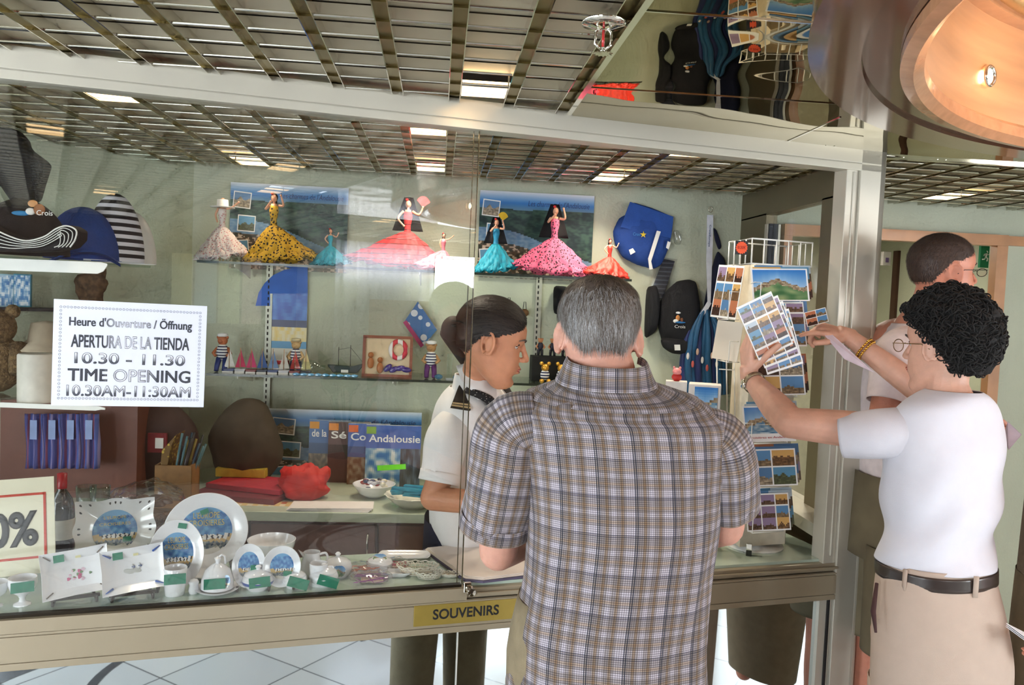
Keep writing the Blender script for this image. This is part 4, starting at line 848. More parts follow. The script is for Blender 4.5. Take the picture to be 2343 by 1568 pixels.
# glasses, necklace, watch, bracelet
gold = M('gold', (226, 176, 84), .22, 1)
def glasses(T, parent, m, w=.024, h=.019):
    b = MB(); b.T = T
    for s in (-1, 1):
        b.tube([(s*.033+w*math.cos(a), .100+.004*math.cos(a)*0, .008+h*math.sin(a)) for a in [i*math.pi/10 for i in range(20)]], .0011, 6, closed=True)
        b.tube([(s*.057, .100, .014), (s*.070, .088, .014), (s*.079, .01, .012), (s*.080, -.012, .0)], .0012, 6)
    b.tube([(-.009, .102, .012), (0, .104, .015), (.009, .102, .012)], .001, 6); o = b.build('glasses', m, parent, world=True)
    b = MB(); b.T = T
    for s in (-1, 1): b.add([(s*.033+w*.97*math.cos(i*math.pi/10), .100, .008+h*.97*math.sin(i*math.pi/10)) for i in range(20)], [tuple(range(20))])
    l_ = b.build('lenses', clearg, o, smooth=False, solid=.0008); l_.data.transform(Matrix.Translation(-parent.location))
glasses(Tw, wom, M('thin_gold_frame', (150, 120, 80), .3, .8), .021, .016)
d = (wrl-ell).normalized(); c = wrl-d*.035
def band(c, d, ra, rb, hgt, m, name, parent, lab=None):
    R = rotm(d); b = MB(); b.T = Matrix.Translation(c) @ R.to_4x4(); b.lathe([(ra, -hgt/2), (ra+.0022, -hgt/2+.001), (ra+.0022, hgt/2-.001), (ra, hgt/2)], n=40, sx=1, sy=rb/ra); return b.build(name, m, parent, world=True, label=lab)
o = band(c, d, .030, .030, .014, M('steel_mesh_band', (150, 136, 112), .3, .9, bump=.4, bscale=900), 'watch', wom, 'steel mesh wristwatch')
b = MB(); b.lathe([(.0001, .003), (.013, .003), (.014, 0), (.014, -.003)], n=24); f_ = b.build('watch_face', chrome, o); f_.matrix_local = Matrix.Translation(-wom.location) @ frame(c-r0*.031-UP*.004, UP, -r0)
d = (wrr-elr).normalized(); c = wrr-d*.065; R = rotm(d); b = MB()
for i in range(26):
    a = 2*math.pi*i/26; p = c+R @ V((.0315*math.cos(a), .0315*math.sin(a), 0)); b.ball(p+d*.005, .0042, n=8, m=6); b.ball(p-d*.005, .0042, n=8, m=6)
b.build('bracelet', gold, wom, world=True)
c = at(2172, 912, 1.985); b = MB(); P = [c+wr_*(.064*math.cos(a))+wf*(.070*math.sin(a))+UP*(.004-.012*math.sin(a)) for a in [i*math.pi/24 for i in range(48)]]; b.tube(P, .0013, 6, closed=True); b.build('necklace', gold, wom, world=True)
shell.r, shell.f = wr_, wf
def wrw(a, L, t): return .004*noise.noise(V((a*1.6, L*7, 9)))+.0095*math.sin(L*42+a*2.5+2*noise.noise(V((a, L*4, 2))))*max(0, min(1, (t-.35)*3))*.7
tw = []
for py, a, c, d, yb, yf in ((893, 2118, 2236, 1.985, .068, .05), (905, 2085, 2262, 1.985, .080, .06), (928, 2040, 2293, 1.99, .090, .07), (965, 2014, 2308, 2.0, .100, .09), (1030, 2010, 2312, 2.0, .108, .11), (1110, 2012, 2302, 2.0, .108, .12), (1190, 2014, 2288, 2.0, .100, .11), (1250, 2010, 2278, 2.0, .104, .11), (1285, 2006, 2276, 2.0, .110, .115)):
    tw.append(tuple(at((a+c)/2, py, d))+(hw(a, c, d)*1.0, yb, yf, 0))
tee = M('bright_white_jersey', (224, 224, 233), .85, 0, var=.01, bump=.06, bscale=400, sheen=.1)
b = MB(); shell(b, tw, k=8, n=96, wr=wrw, e=2.2); b.build('t_shirt', tee, wom, world=True, solid=.0015)
b = MB(); sleeve(b, [(at(2105, 985, 1.985), .055, .070), (at(2050, 990, 1.975), .060, .068), (at(1990, 994, 1.99), .058, .066), (at(1925, 998, 2.02), .052, .060)], wr=lambda a, L, t: .004*noise.noise(V((a*1.4, L*12, 5)))); sl = b.build('sleeve', tee, wom, world=True, solid=.0015)
b = MB(); sleeve(b, [(at(2225, 990, 2.01), .050, .058), (at(2230, 990, 2.06), .050, .056), (at(2205, 970, 2.19), .050, .052)]); b.build('sleeve', tee, wom, world=True, solid=.0015)
bg = M('beige_trouser_cloth', (196, 176, 160), .8, 0, var=.02, bump=.08, bscale=500)
pw = []
for py, a, c, d, yb, yf in ((1278, 2010, 2274, 2.0, .108, .11), (1320, 2000, 2280, 2.0, .118, .115), (1400, 1985, 2300, 2.0, .135, .12), (1500, 1978, 2316, 2.0, .145, .12), (1600, 1976, 2318, 2.0, .135, .12)): pw.append(tuple(at((a+c)/2, py, d))+(hw(a, c, d), yb, yf, 0))
def wrp(a, L, t): return .006*math.exp(-((a+math.pi/2)/.22)**2)*-(max(0, t-.4))*2+.002*math.sin(a*4+L*9)
b = MB(); shell(b, pw, k=6, n=80, wr=wrp, e=2.2)
for s in (-1, 1): hp = at(2148, 1600, 2.0); sleeve(b, [(hp+wr_*(.085*s)+UP*.05, .10, .115), (V((hp.x, hp.y, .45))+wr_*(.09*s), .095, .10), (V((hp.x, hp.y, .08))+wr_*(.09*s), .085, .09)])
tr_o = b.build('trousers', bg, wom, world=True, solid=.0015)
blt = []
for py in (1288, 1300, 1318): q = at(2142, py, 2.0); blt.append(tuple(q)+(hw(2006, 2278, 2.0)+.004, .117, .12, 0))
b = MB(); shell(b, blt, k=2, n=80, e=2.2); b.build('belt', M('dark_brown_leather', (52, 42, 38), .35, coat=.3), wom, world=True, solid=.003)
for a in (-1.75, -2.9, -.5):
    x, y = math.cos(a)*(hw(2006, 2278, 2.0)+.009), math.sin(a)*.124; c = at(2142, 1303, 2.0)+wr_*x+wf*y; MB().box(c, (.011, .004, .05), rotm(UP, V((math.cos(a), math.sin(a), 0)))).build('belt_loop', bg, wom, world=True)
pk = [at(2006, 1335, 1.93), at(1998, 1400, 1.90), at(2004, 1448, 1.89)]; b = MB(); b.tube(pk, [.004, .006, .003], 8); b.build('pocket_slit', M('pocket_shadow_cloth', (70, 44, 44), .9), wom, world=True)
for s in (-1, 1):
    b = MB(); q = V((hp.x, hp.y, .04))+wr_*(.09*s)+wf*.05; b.ball(q, (.045, .12, .04), rotm(UP, V((wr_.x, wr_.y, 0)).cross(UP))); b.build('shoe', M('brown_leather', (72, 48, 34), .4), wom, world=True)
# ---------------------------------------------------------------- 4 the tall person behind
G = at(2075, 900, 2.62); tall = thing('person', 'tall short-haired person with glasses in a pale pinkish shirt, khaki shorts, facing the doorway', 'person', (G.x, G.y, 0))
hc = at(2160, 629, 2.47); Tt = headframe(hc, r0+fh*.12+UP*.02, UP-r0*.05) @ Matrix.Scale(1.0, 4); pink = skinmat('sunned_skin', (206, 136, 110))
b = MB(); head(b, Tt); limb(b, [(hc-r0*.02-UP*.03, .055), (at(2125, 705, 2.52), .056), (at(2095, 750, 2.57), .064)])
b.ball(at(2070, 790, 2.62), (.10, .17, .09)); b.ball(at(2065, 900, 2.63), (.10, .16, .16)); b.ball(at(2060, 1040, 2.64), (.11, .15, .15))
sa, sb = at(2052, 800, 2.44), at(2080, 790, 2.82); ea, eb = at(2020, 960, 2.42), at(2120, 940, 2.86); wa, wb = at(2110, 1010, 2.32), at(2210, 960, 2.75)
for s_, e_, w_, sd in ((sa, ea, wa, 1), (sb, eb, wb, -1)):
    limb(b, [(s_, .054), ((s_+e_)/2, .046), (e_, .042)]); limb(b, [(e_, .041), (w_, .027)]); hand(b, w_, V((1, 0, .1)), V((0, 0, -1)), sd, [(.4, .5, .4)]*4, ((.5, .9, .3), .2))
for s in (-1, 1): hp = tall.location+fh*(.09*s)-r0*.03; limb(b, [(V((hp.x, hp.y, .92)), .085), (V((hp.x, hp.y, .5)), .060), (V((hp.x, hp.y, .33)), .058), (V((hp.x, hp.y, .06)), .038)]); b.ball((hp.x+.05, hp.y, .035), (.12, .045, .035))
fuse(b, 'body', pink, tall, .0045, 2); facebits(Tt, tall, brow=(50, 36, 28)); glasses(Tt, tall, M('dark_frame', (30, 28, 30), .3, .3), .022, .012)
def hl_t(d):
    az = abs(math.atan2(d.x, d.y)); el = math.asin(max(-1, min(1, d.z)))
    return el-(.48 if az < .7 else (.48-(az-.7)*.45 if az < 1.5 else (.1 if az < 1.72 else max(-.55, .1-(az-1.72)*1.0))))
b = MB(); cap(b, Tt, hl_t, .005); hcp = b.build('hair', M('brown_scalp', (62, 46, 38), .8, var=.2, scale=200), tall, world=True)
b = MB(); strands(b, Tt, hl_t, 2500, .014, .0008, lambda d: V((0, -.3, -1)), off=.006); o = b.build('hair_strands', hairmat('short_brown_hair', [(52, 36, 28), (78, 56, 44), (40, 28, 22)]), hcp, smooth=False); o.data.transform(Matrix.Translation(-tall.location))
shell.r, shell.f = -fh, r0.copy(); b = MB(); rr = []
for px, py, d, rx, rb, rf in ((2098, 742, 2.57, .085, .07, .06), (2085, 762, 2.60, .15, .09, .09), (2072, 800, 2.62, .185, .11, .12), (2062, 870, 2.63, .19, .125, .14), (2058, 980, 2.64, .185, .125, .14), (2058, 1090, 2.64, .185, .125, .14)): p = at(px, py, d); rr.append(tuple(p)+(rx, rb, rf, 0))
shell(b, rr, k=6, n=60, wr=wrc); b.build('shirt', M('pinkish_white_cloth', (230, 214, 212), .85), tall, world=True, solid=.002)
b = MB(); sleeve(b, [(at(2075, 790, 2.50), .060, .060), (at(2050, 815, 2.44), .068, .066), (at(2036, 880, 2.43), .062, .060), (at(2028, 920, 2.42), .058, .056)]); b.build('sleeve', MC['pinkish_white_cloth'], tall, world=True, solid=.002)
sk = M('olive_shorts', (112, 100, 76), .85, var=.08, scale=12); b = MB(); q = at(2058, 1080, 2.64); shell(b, [(q.x, q.y, q.z, .185, .14, .14, 0), (q.x, q.y, .85, .195, .15, .15, 0)], k=3, n=60)
for s in (-1, 1): hp = tall.location+fh*(.1*s)-r0*.02; sleeve(b, [(V((hp.x, hp.y, .90)), .11, .12), (V((hp.x, hp.y, .66)), .112, .115), (V((hp.x, hp.y, .56)), .112, .115)])
b.build('shorts', sk, tall, world=True, solid=.003)
# ---------------------------------------------------------------- 5 the person cut off by the right edge
E_ = at(2496, 1200, 2.1); edge = thing('person', 'person cut off by the right edge in a taupe top, holding white leaflets', 'person', (E_.x, E_.y, 0))
shell.r, shell.f = fh.copy(), -r0; b = MB()
hcE = V((E_.x, E_.y, 1.56)); Te = headframe(hcE, -r0); head(b, Te); limb(b, [(hcE, .05), (V((E_.x, E_.y, 1.36)), .06)])
b.ball((E_.x, E_.y, 1.25), (.10, .16, .1)); b.ball((E_.x, E_.y, 1.05), (.1, .15, .2)); 
sE, eE, wE = V((E_.x-.05, E_.y-.15, 1.3)), at(2470, 1270, 1.9), at(2450, 1440, 1.88)
limb(b, [(sE, .05), (eE, .04)]); limb(b, [(eE, .038), (wE, .024)]); hand(b, wE, V((-.6, 0, -.6)), V((-.3, .8, 0)), 1, [(.4, .5, .4)]*4, ((.5, .9, .3), .2), L=.14)
for s in (-1, 1): hp = E_+fh*(.09*s); limb(b, [(V((hp.x, hp.y, .88)), .08), (V((hp.x, hp.y, .06)), .036)])
fuse(b, 'body', pink, edge, .006, 2); facebits(Te, edge)
b = MB(); cap(b, Te, hl_t, .006); b.build('hair', MC['brown_scalp'], edge, world=True)
taupe = M('taupe_knit', (132, 116, 98), .9, bump=.3, bscale=200); b = MB()
shell(b, [(E_.x, E_.y, 1.40, .07, .06, .06, 0), (E_.x, E_.y, 1.36, .16, .10, .10, 0), (E_.x, E_.y, 1.2, .18, .115, .12, 0), (E_.x, E_.y, .92, .17, .13, .14, 0)], k=5); b.build('top', taupe, edge, world=True)
b = MB(); sleeve(b, [(sE+V((0, 0, .03)), .06, .06), (sE.lerp(eE, .6), .055, .055)]); b.build('sleeve', taupe, edge, world=True)
b = MB(); shell(b, [(E_.x, E_.y, .95, .175, .13, .14, 0), (E_.x, E_.y, .6, .19, .13, .14, 0), (E_.x, E_.y, .1, .15, .1, .1, 0)], k=3); b.build('trousers', M('khaki_trousers', (128, 112, 88), .85), edge, world=True)
shell.r, shell.f = r0.copy(), fh.copy()
# ================================================================ goods
def face_rz(p): return math.atan2(-p.x, p.y)
def mm(px, d): return px/F*d
SKY = (120, 168, 214)
def landscape(u, v):
    n_ = nz(u*9, v*14, 3); n2 = nz(u*30, v*40, 5)
    if v > .80+.02*nz(u*4, 0): return mixc((44, 116, 190), (214, 222, 232), (v-.87)/.12) if v > .87 else mixc((90, 130, 160), (44, 116, 190), (v-.8)/.07)
    r = .50-.28*u+.05*math.sin(u*5)
    if abs(v-r) < .07*(1-.5*u)+.015: return mixc((90, 130, 168), (130, 160, 186), .5+n2)
    if v > r: return mixc((22, 48, 52), (60, 92, 78), .5+n_+n2*.8)
    if n2 > .15: return (196, 176, 156)
    return mixc((48, 54, 44), (130, 100, 80), .5+n2+.4*n_)
def montage(seed, nx=3, ny=3, warm=.5):
    rd = random.Random(seed); cells = {}
    pal = [((96, 144, 190), (160, 136, 104)), ((96, 150, 186), (100, 108, 76)), ((190, 120, 86), (76, 50, 42)), ((150, 130, 160), (120, 92, 74)), ((214, 170, 104), (140, 104, 70)), ((90, 130, 174), (190, 174, 148)), ((190, 206, 218), (116, 92, 72))]
    ok = [p for p in pal if True]
    def fn(u, v):
        if min(u, 1-u) < .035 or min(v, 1-v) < .045: return (244, 244, 242)
        i, j = int(u*nx), int(v*ny); k = cells.setdefault((i, j), (rd.choice(ok), rd.uniform(.35, .65), rd.random()*9))
        a, c = u*nx-i, v*ny-j
        if a < .05 or c < .06: return (244, 244, 242)
        top, bot = k[0]; h = k[1]+.22*nz(a*4+k[2], k[2])
        return mixc(bot, top, 1) if c > h else mixc(bot, mixc(bot, (30, 26, 22), .5), .5+nz(a*9+k[2], c*9))
    return fn
def scene_card(seed, strip=None):
    base = montage(seed, 1, 1)
    def fn(u, v):
        if strip and v < .22: return (240, 240, 240) if min(u, 1-u) > .03 else (244, 244, 242)
        if min(u, 1-u) < .03 or min(v, 1-v) < .04: return (244, 244, 242)
        x = nz(u*5, v*7, seed); h = .55+.12*math.sin(u*7+seed)+.08*nz(u*12, 1, seed)
        if v > h: return mixc((150, 190, 224), (44, 118, 196), (v-h)/(1-h))
        if v > h-.14: return mixc((196, 180, 150), (110, 90, 70), .5+nz(u*22, v*22, seed))
        if seed % 2: return mixc((60, 110, 70), (150, 170, 120), .5+x)
        return mixc((60, 110, 150), (180, 200, 210), .5+nz(u*10, v*30, seed))
    return fn
def discpic(name, rx, ry, fn, T, parent, n=40, m=14, local=True):
    me = bpy.data.meshes.new(name); vs = [(0, 0, 0)]; fs_ = []; cols = []
    for i in range(1, m+1):
        for k in range(n): a = 2*math.pi*k/n; vs.append((rx*i/m*math.cos(a), ry*i/m*math.sin(a), 0))
    for k in range(n): fs_.append((0, 1+k, 1+(k+1) % n))
    for i in range(m-1):
        for k in range(n): a = 1+i*n; fs_.append((a+k, a+n+k, a+n+(k+1) % n, a+(k+1) % n))
    me.from_pydata(vs, [], fs_); ca = me.color_attributes.new('Col', 'FLOAT_COLOR', 'CORNER'); buf = []
    for p in me.polygons: c = p.center; buf += list(lin(fn(c.x/rx/2+.5, c.y/ry/2+.5)))*p.loop_total
    ca.data.foreach_set('color', buf); me.materials.append(attrmat('printed_glaze', .15, .6)); o = bpy.data.objects.new(name, me); COL.objects.link(o)
    if not local: T = Matrix.Translation(-parent.location) @ T
    o.parent = parent; o.matrix_local = T; return o
def ship(u, v):
    if v > .86: return (110, 168, 214)
    if v > .42: return mixc((58, 110, 176), (120, 176, 218), .5+nz(u*9, v*9))
    if v > .34 and .2 < u < .95: return (238, 236, 232) if int(u*30) % 3 else (60, 60, 70)
    if v > .28: return (206, 176, 120)
    if v > .16: return mixc((70, 88, 110), (190, 190, 180), .5+nz(u*20, v*20))
    return (226, 222, 214)
txt_gold = M('gold_print', (206, 186, 96), .5, var=0); txt_red = M('red_print', (190, 60, 60), .5, var=0)
def tilt(h, tau): return Matrix.Translation((0, 0, h)) @ Matrix.Rotation(math.radians(90-tau), 4, 'X')
def sticker(parent, T, w_=.022, h_=.014, rot=0):
    b = MB(); b.T = T @ Matrix.Rotation(rot, 4, 'Z'); b.box((0, 0, 0), (w_, h_, .0006)); return b.build('price_sticker', green_st, parent, smooth=False)
def easel(parent, w_, h, tau):
    for s in (-1, 1):
        b = MB(); P = [(s*w_*.32, -.028, .016), (s*w_*.32, -.026, .002), (s*w_*.30, .0, .006), (s*w_*.22, .012, h*.5), (s*w_*.16, .03, h*.98), (s*w_*.15, .034, h*1.04)]
        b.tube([V(x[:3]) for x in catmull(P, 5)], .0036, 6); b.tube([(s*w_*.26, .004, h*.25), (s*w_*.22, .06, .003)], .003, 6); b.build('easel_leg', wood_st, parent)
def put(name, label, cat, px, py, z=CT, group=None, rz=None): p = onz(px, py, z); p = p+NB*max(0, .062-ft(p)); return thing(name, label, cat, p, face_rz(p) if rz is None else rz, group), (p-EYEP).dot(fw)
def plate(px, py, wpx, hpx, label, kind='round', pic=True, name='plate', tau=14, group=None, words=True, st=None):
    t, d = put(name, label, 'plate', px, py, CT+.001, group); w_, h = mm(wpx, d), mm(hpx, d)/math.cos(math.radians(tau)); T = tilt(h/2*math.cos(math.radians(tau))+.004, tau)
    rx, ry = w_/2, h/2; b = MB(); b.T = T @ Matrix.Translation((0, 0, -.004))
    if kind == 'round':
        b.lathe([(.0001, 0), (rx*.62, .0005), (rx*.70, .004), (rx*.97, .011), (rx, .0115), (rx*.985, .0135), (rx*.72, .0075), (rx*.60, .003), (.0001, .003)], n=56, sy=ry/rx)
    b.build('dish', porc, t, auto=60)
    o = discpic('ship_print', rx*.62, ry*.66, ship, T @ Matrix.Translation((0, 0, .0032-.004+.0005)), t)
    if words:
        for i, (s_, z_, m_) in enumerate((("L'EUROPE", .42, txt_gold), ('CROISIERES', .22, txt_gold), ('sur votre bateau', .07, txt_red))):
            if i < 2: text(s_, ry*.22, m_, T @ Matrix.Translation((0, ry*.66*z_*1.5-.002, .0008)), t, 'print_lettering', w=rx*(.62 if i == 0 else .85), local=True, ext=.0001)
    if st: sticker(t, T @ Matrix.Translation((st[0]*rx, st[1]*ry, .0095)), rot=st[2])
    easel(t, w_, h*.8, tau); return t, T, rx, ry
plate(470, 1300, 182, 166, 'largest round white plate with a blue ship print, propped on an easel', st=(-.05, .50, .35))
plate(402, 1345, 118, 150, 'oval white plate with a blue ship print, left of the largest plate', st=(.2, .80, -.2))
plate(568, 1345, 74, 96, 'small oval ship plate in front of the white bowl, nearer the big plate', words=False, st=(.35, -.1, 0), group='small oval plates before the bowl')
plate(645, 1360, 84, 90, 'small round ship plate standing before the pitcher and bowl', words=False, st=(.3, -.35, -.1), group='small oval plates before the bowl')
# pierced square plate
t, d = put('square_plate', 'white square plate with pierced wavy rim and ship print on a dark easel', 'plate', 262, 1288); w_, h = mm(178, d), mm(146, d); T = tilt(h/2+.006, 14); n_ = 72; pts = []
def sq(a, k=1): r = 1/max(abs(math.cos(a)), abs(math.sin(a))); r = r**.86*(1+.035*math.cos(8*a)); return (w_/2*r*math.cos(a)*k*.93, h/2*r*math.sin(a)*k*.93)
b = MB(); b.T = T; rr = [(0.001, .0), (.62, .001), (.74, .006), (1, .014), (1.0, .017), (.74, .009), (.62, .004), (.001, .003)]; vs = []; fs_ = []
for k, z in rr:
    for i in range(n_): x, y = sq(2*math.pi*i/n_, k); vs.append((x, y, z))
for j in range(len(rr)-1):
    for i in range(n_): fs_.append((j*n_+i, j*n_+(i+1) % n_, (j+1)*n_+(i+1) % n_, (j+1)*n_+i))
b.add(vs, fs_).build('dish', porc, t, auto=50); discpic('ship_print', w_*.26, h*.32, ship, T @ Matrix.Translation((0, -.004, .0046)), t)
hole = M('pierced_hole', (52, 46, 42), .8)
for a in (.62, .78, .94, 2.2, 2.36, 2.52, 1.42, 1.57, 1.72, -.1, .1, 3.04, 3.24, -.62, -.94, -2.2, -2.52):
    x, y = sq(a, .87); b = MB(); b.T = T @ Matrix.Translation((x, y, .0125)) @ Matrix.Rotation(a, 4, 'Z'); b.lathe([(.0001, .0012), (.0026, .0012)], n=12, sx=2.1); b.build('rim_hole', hole, t)
for i, (s_, y_) in enumerate((("L'EUROPE", .18), ('CROISIERES', .08))): text(s_, .012, txt_gold, T @ Matrix.Translation((0, h*y_, .0052)), t, 'print_lettering', w=w_*(.26 if i == 0 else .36), local=True, ext=.0001)
sticker(t, T @ Matrix.Translation((w_*.14, -h*.16, .008))); easel(t, w_*.4, h*.95, 14)
# square dishes
def sqdish(px, py, wpx, hpx, label, dec, rot):
    t, d = put('square_dish', label, 'dish', px, py, group='square dishes on dark wooden stands'); w_, h = mm(wpx, d), mm(hpx, d); T = tilt(h*.47+.018, 24) @ Matrix.Rotation(rot, 4, 'Z'); b = MB(); b.T = T; rr = [(.001, 0), (.60, 0), (.98, .018), (1, .0185), (1, .0205), (.62, .004), (.001, .003)]; vs = []; fs_ = []; q = [(-1, -1), (0, -.97), (1, -1), (.97, 0), (1, 1), (0, .97), (-1, 1), (-.97, 0)]
    for k, z in rr:
        for x, y in q: vs.append((x*w_/2*k, y*h/2*k, z))
    for j in range(len(rr)-1):
        for i in range(8): fs_.append((j*8+i, j*8+(i+1) % 8, (j+1)*8+(i+1) % 8, (j+1)*8+i))
    b.add(vs, fs_).build('dish', porc, t, auto=30, bevel=.0006); sticker(t, T @ Matrix.Translation((-w_*.22, h*.36, .0150)), .024, .020); b = MB(); b.T = T @ Matrix.Translation((w_*.06, h*.33, .0105)); b.box((0, 0, 0), (.012, .006, .0005)); b.build('small_label', M('cream_label', (226, 220, 170), .7), t, smooth=False)
    if dec == 'flowers':
        for i in range(16):
            b = MB(); b.T = T @ Matrix.Translation((random.gauss(0, w_*.10), random.gauss(-h*.02, h*.07), .0042)); b.lathe([(.0001, .0006), (random.uniform(.003, .0055), .0002)], n=8, wav=lambda a, i: 1+.2*math.cos(5*a)); b.build('painted_flower', M('flower_%s' % 'pgm'[i % 3], [(196, 96, 136), (120, 150, 110), (222, 190, 206)][i % 3], .3), t)
        for s in ((-1, 1), (1, 1), (1, -1), (-1, -1)): b = MB(); b.T = T; b.tube([(s[0]*w_*.44, s[1]*h*.44, .0195), (s[0]*w_*.34, s[1]*h*.34, .0105)], .0014, 6); b.build('corner_stroke', M('brown_stroke', (110, 96, 84), .4), t)
    else:
        for sx in (-1, 1):
            b = MB(); b.T = T @ Matrix.Translation((sx*.008-.002, -.002, .0045)); b.ball((0, 0, 0), (.013, .006, .0006), Matrix.Rotation(-.3, 3, 'Z')); b.tube([(.008, .002, 0), (.011, .012, .0003), (.009, .017, .0003)], .0016, 6); b.build('painted_goose', M('goose_grey', (190, 190, 186), .4), t)
            b = MB(); b.T = T @ Matrix.Translation((sx*.008-.002, -.002, .0055)); b.ball((.011, .010, 0), (.004, .003, .0006)); b.build('blue_bow', M('bow_blue', (50, 70, 130), .4), t)
        for s in ((-1, 1), (1, 1), (1, -1), (-1, -1)): b = MB(); b.T = T; b.tube([(s[0]*w_*.45, s[1]*h*.43, .0190), (s[0]*w_*.33, s[1]*h*.34, .0105)], [.001, .0028], 6); b.build('corner_stroke', M('cobalt_stroke', (40, 86, 170), .3), t)
    easel(t, w_, h*.62, 20)
    b = MB(); b.box((0, -.006, .012), (w_*.74, .012, .008)); b.build('easel_rail', wood_st, t, smooth=False, bevel=.002); return t
sqdish(162, 1392, 138, 104, 'white square dish painted with pink flowers on a dark stand', 'flowers', .10); sqdish(300, 1376, 132, 100, 'white square dish painted with geese and blue corners on a dark stand', 'geese', .10)
# egg cups, mug, pots
def lath(name, label, cat, px, py, prof, wpx, group=None, mat=None, pn='body', z=CT, extra=None, st=None, n=40):
    t, d = put(name, label, cat, px, py, z, group); k = mm(wpx, d)/2/max(p[0] for p in prof); MB().lathe([(r*k, z_*k) for r, z_ in prof], n=n).build(pn, mat or porc, t, auto=50)
    if extra: extra(t, k)
    if st: q = Matrix.Translation((st[0]*k, -st[1]*k, st[2]*k)) @ Matrix.Rotation(math.pi/2, 4, 'X') @ Matrix.Rotation(st[3], 4, 'Z'); sticker(t, q, mm(46, d), mm(24, d))
    return t
EGG = [(.0, .0), (.62, .0), (.60, .08), (.25, .25), (.2, .5), (.35, .75), (.85, 1.15), (1, 1.7), (.98, 2.1), (.92, 2.1), (.93, 1.7), (.7, 1.2), (.0, 1.0)]
lath('egg_cup', 'white egg cup with a green price sticker, left of the flower dish', 'egg cup', 37, 1402, EGG, 60, 'white egg cups', st=(0, 1.02, 1.65, 0)); lath('egg_cup', 'white egg cup cut off at the left edge below the discount sign', 'egg cup', -14, 1390, EGG, 54, 'white egg cups')
CUPP = [(0, 0), (.78, .0), (.82, .05), (.9, .9), (1, 2.4), (.96, 2.45), (.90, 2.3), (.82, 1), (.6, .3), (0, .25)]
lath('small_cup', 'small white beaker with goose print and green sticker beside the goose dish', 'cup', 395, 1378, CUPP, 52, st=(0, 1.02, 1.7, 0))
def knob(t, k): MB().lathe([(0, 1.62), (.18, 1.60), (.12, 1.4), (.1, 1.3)], n=20).build('x', porc, t) if 0 else None
def bell(t, k):
    b = MB(); b.lathe([(.74*k, .22*k), (.72*k, .6*k), (.55*k, 1.05*k), (.25*k, 1.3*k), (.10*k, 1.36*k), (.10*k, 1.45*k), (.17*k, 1.6*k), (.0, 1.7*k)], n=40); o = b.build('cover', porc, t, auto=50); b = MB(); b.tube([(0, 0, 1.6*k), (.16*k, 0, 1.75*k), (.30*k, 0, 1.66*k), (.34*k, 0, 1.3*k)], .05*k, 8); b.build('cover_handle', porc, o)
    discpic('ship_print', .2*k, .3*k, ship, Matrix.Translation((.38*k, -.62*k, .65*k)) @ Matrix.Rotation(math.radians(-30), 4, 'Z') @ Matrix.Rotation(math.pi/2*.84, 4, 'X'), t)
lath('butter_dish', 'white bell-shaped butter dish with ship print and green sticker', 'butter dish', 495, 1370, [(0, 0), (.6, 0), (.95, .16), (1, .22), (.95, .22), (.6, .1), (0, .08)], 98, extra=bell, st=(-.12, .74, .62, 0), pn='saucer')
POT = [(0, 0), (.62, 0), (.66, .08), (.95, .4), (1, .62), (.9, .86), (.84, .9), (.86, .95), (.8, 1.04), (.45, 1.22), (.14, 1.28), (.12, 1.34), (.2, 1.44), (.12, 1.54), (0, 1.56)]
def potring(t, k): MB().lathe([(.955*k, .42*k), (1.002*k, .56*k), (1.003*k, .62*k)], n=40).build('blue_band', M('cobalt_band', (52, 80, 160), .3, coat=.5), t)
lath('lidded_pot', 'small white lidded pot with blue band beside the butter dish', 'pot', 590, 1364, POT, 72, 'small lidded white pots', extra=potring, st=(.1, .98, .75, .08)); lath('lidded_pot', 'small white lidded pot with ship print, middle of the three', 'pot', 675, 1357, POT, 58, 'small lidded white pots', st=(.3, 1.0, .6, -.3)); lath('lidded_pot', 'small white lidded pot with blue stroke, nearest the wrapped ribbons', 'pot', 743, 1350, POT, 66, 'small lidded white pots', st=(.3, .98, .55, -.3))
lath('bowl', 'plain white porcelain bowl behind the small ship plates', 'bowl', 620, 1290, [(0, 0), (.42, 0), (.45, .08), (.75, .35), (.94, .75), (1, 1.05), (.97, 1.06), (.9, .76), (.7, .4), (0, .1)], 108)
def jugh(t, k):
    b = MB(); P = [(.62*k, 0, 1.9*k), (1.2*k, 0, 2.0*k), (1.35*k, 0, 1.4*k), (.8*k, 0, .7*k)]; b.tube([V(x[:3]) for x in catmull(P, 6)], .10*k, 10); b.build('handle', porc, t)
    b = MB(); b.add([V((-.55*k, -.35*k, 1.9*k)), V((-.55*k, .35*k, 1.9*k)), V((-1.15*k, 0, 2.35*k)), V((-.62*k, 0, 1.45*k))], [(0, 1, 2), (0, 2, 3), (1, 3, 2)]); b.build('spout', porc, t, solid=.002)
lath('milk_jug', 'white milk jug with spout and handle behind the mug', 'jug', 712, 1318, [(0, 0), (.75, 0), (.95, .3), (1, .7), (.85, 1.3), (.68, 1.8), (.72, 2.15), (.68, 2.15), (.64, 1.8), (.8, 1.3), (0, .2)], 52, extra=jugh)
def mugh(t, k):
    b = MB(); P = [(.9*k, 0, 1.9*k), (1.5*k, 0, 1.9*k), (1.5*k, 0, .8*k), (.9*k, 0, .7*k)]; b.tube([V(x[:3]) for x in catmull(P, 6)], .12*k, 10); b.build('handle', porc, t)
    discpic('picture_print', .45*k, .55*k, scene_card(3), Matrix.Translation((.1*k, -1.0*k, 1.1*k)) @ Matrix.Rotation(math.pi/2, 4, 'X'), t)
lath('mug', 'small white mug with a coloured print in front of the jug', 'mug', 728, 1338, [(0, 0), (.95, 0), (1, .1), (.92, 1.4), (1, 2.35), (.94, 2.4), (.86, 1.4), (.85, .2), (0, .15)], 42, extra=mugh)
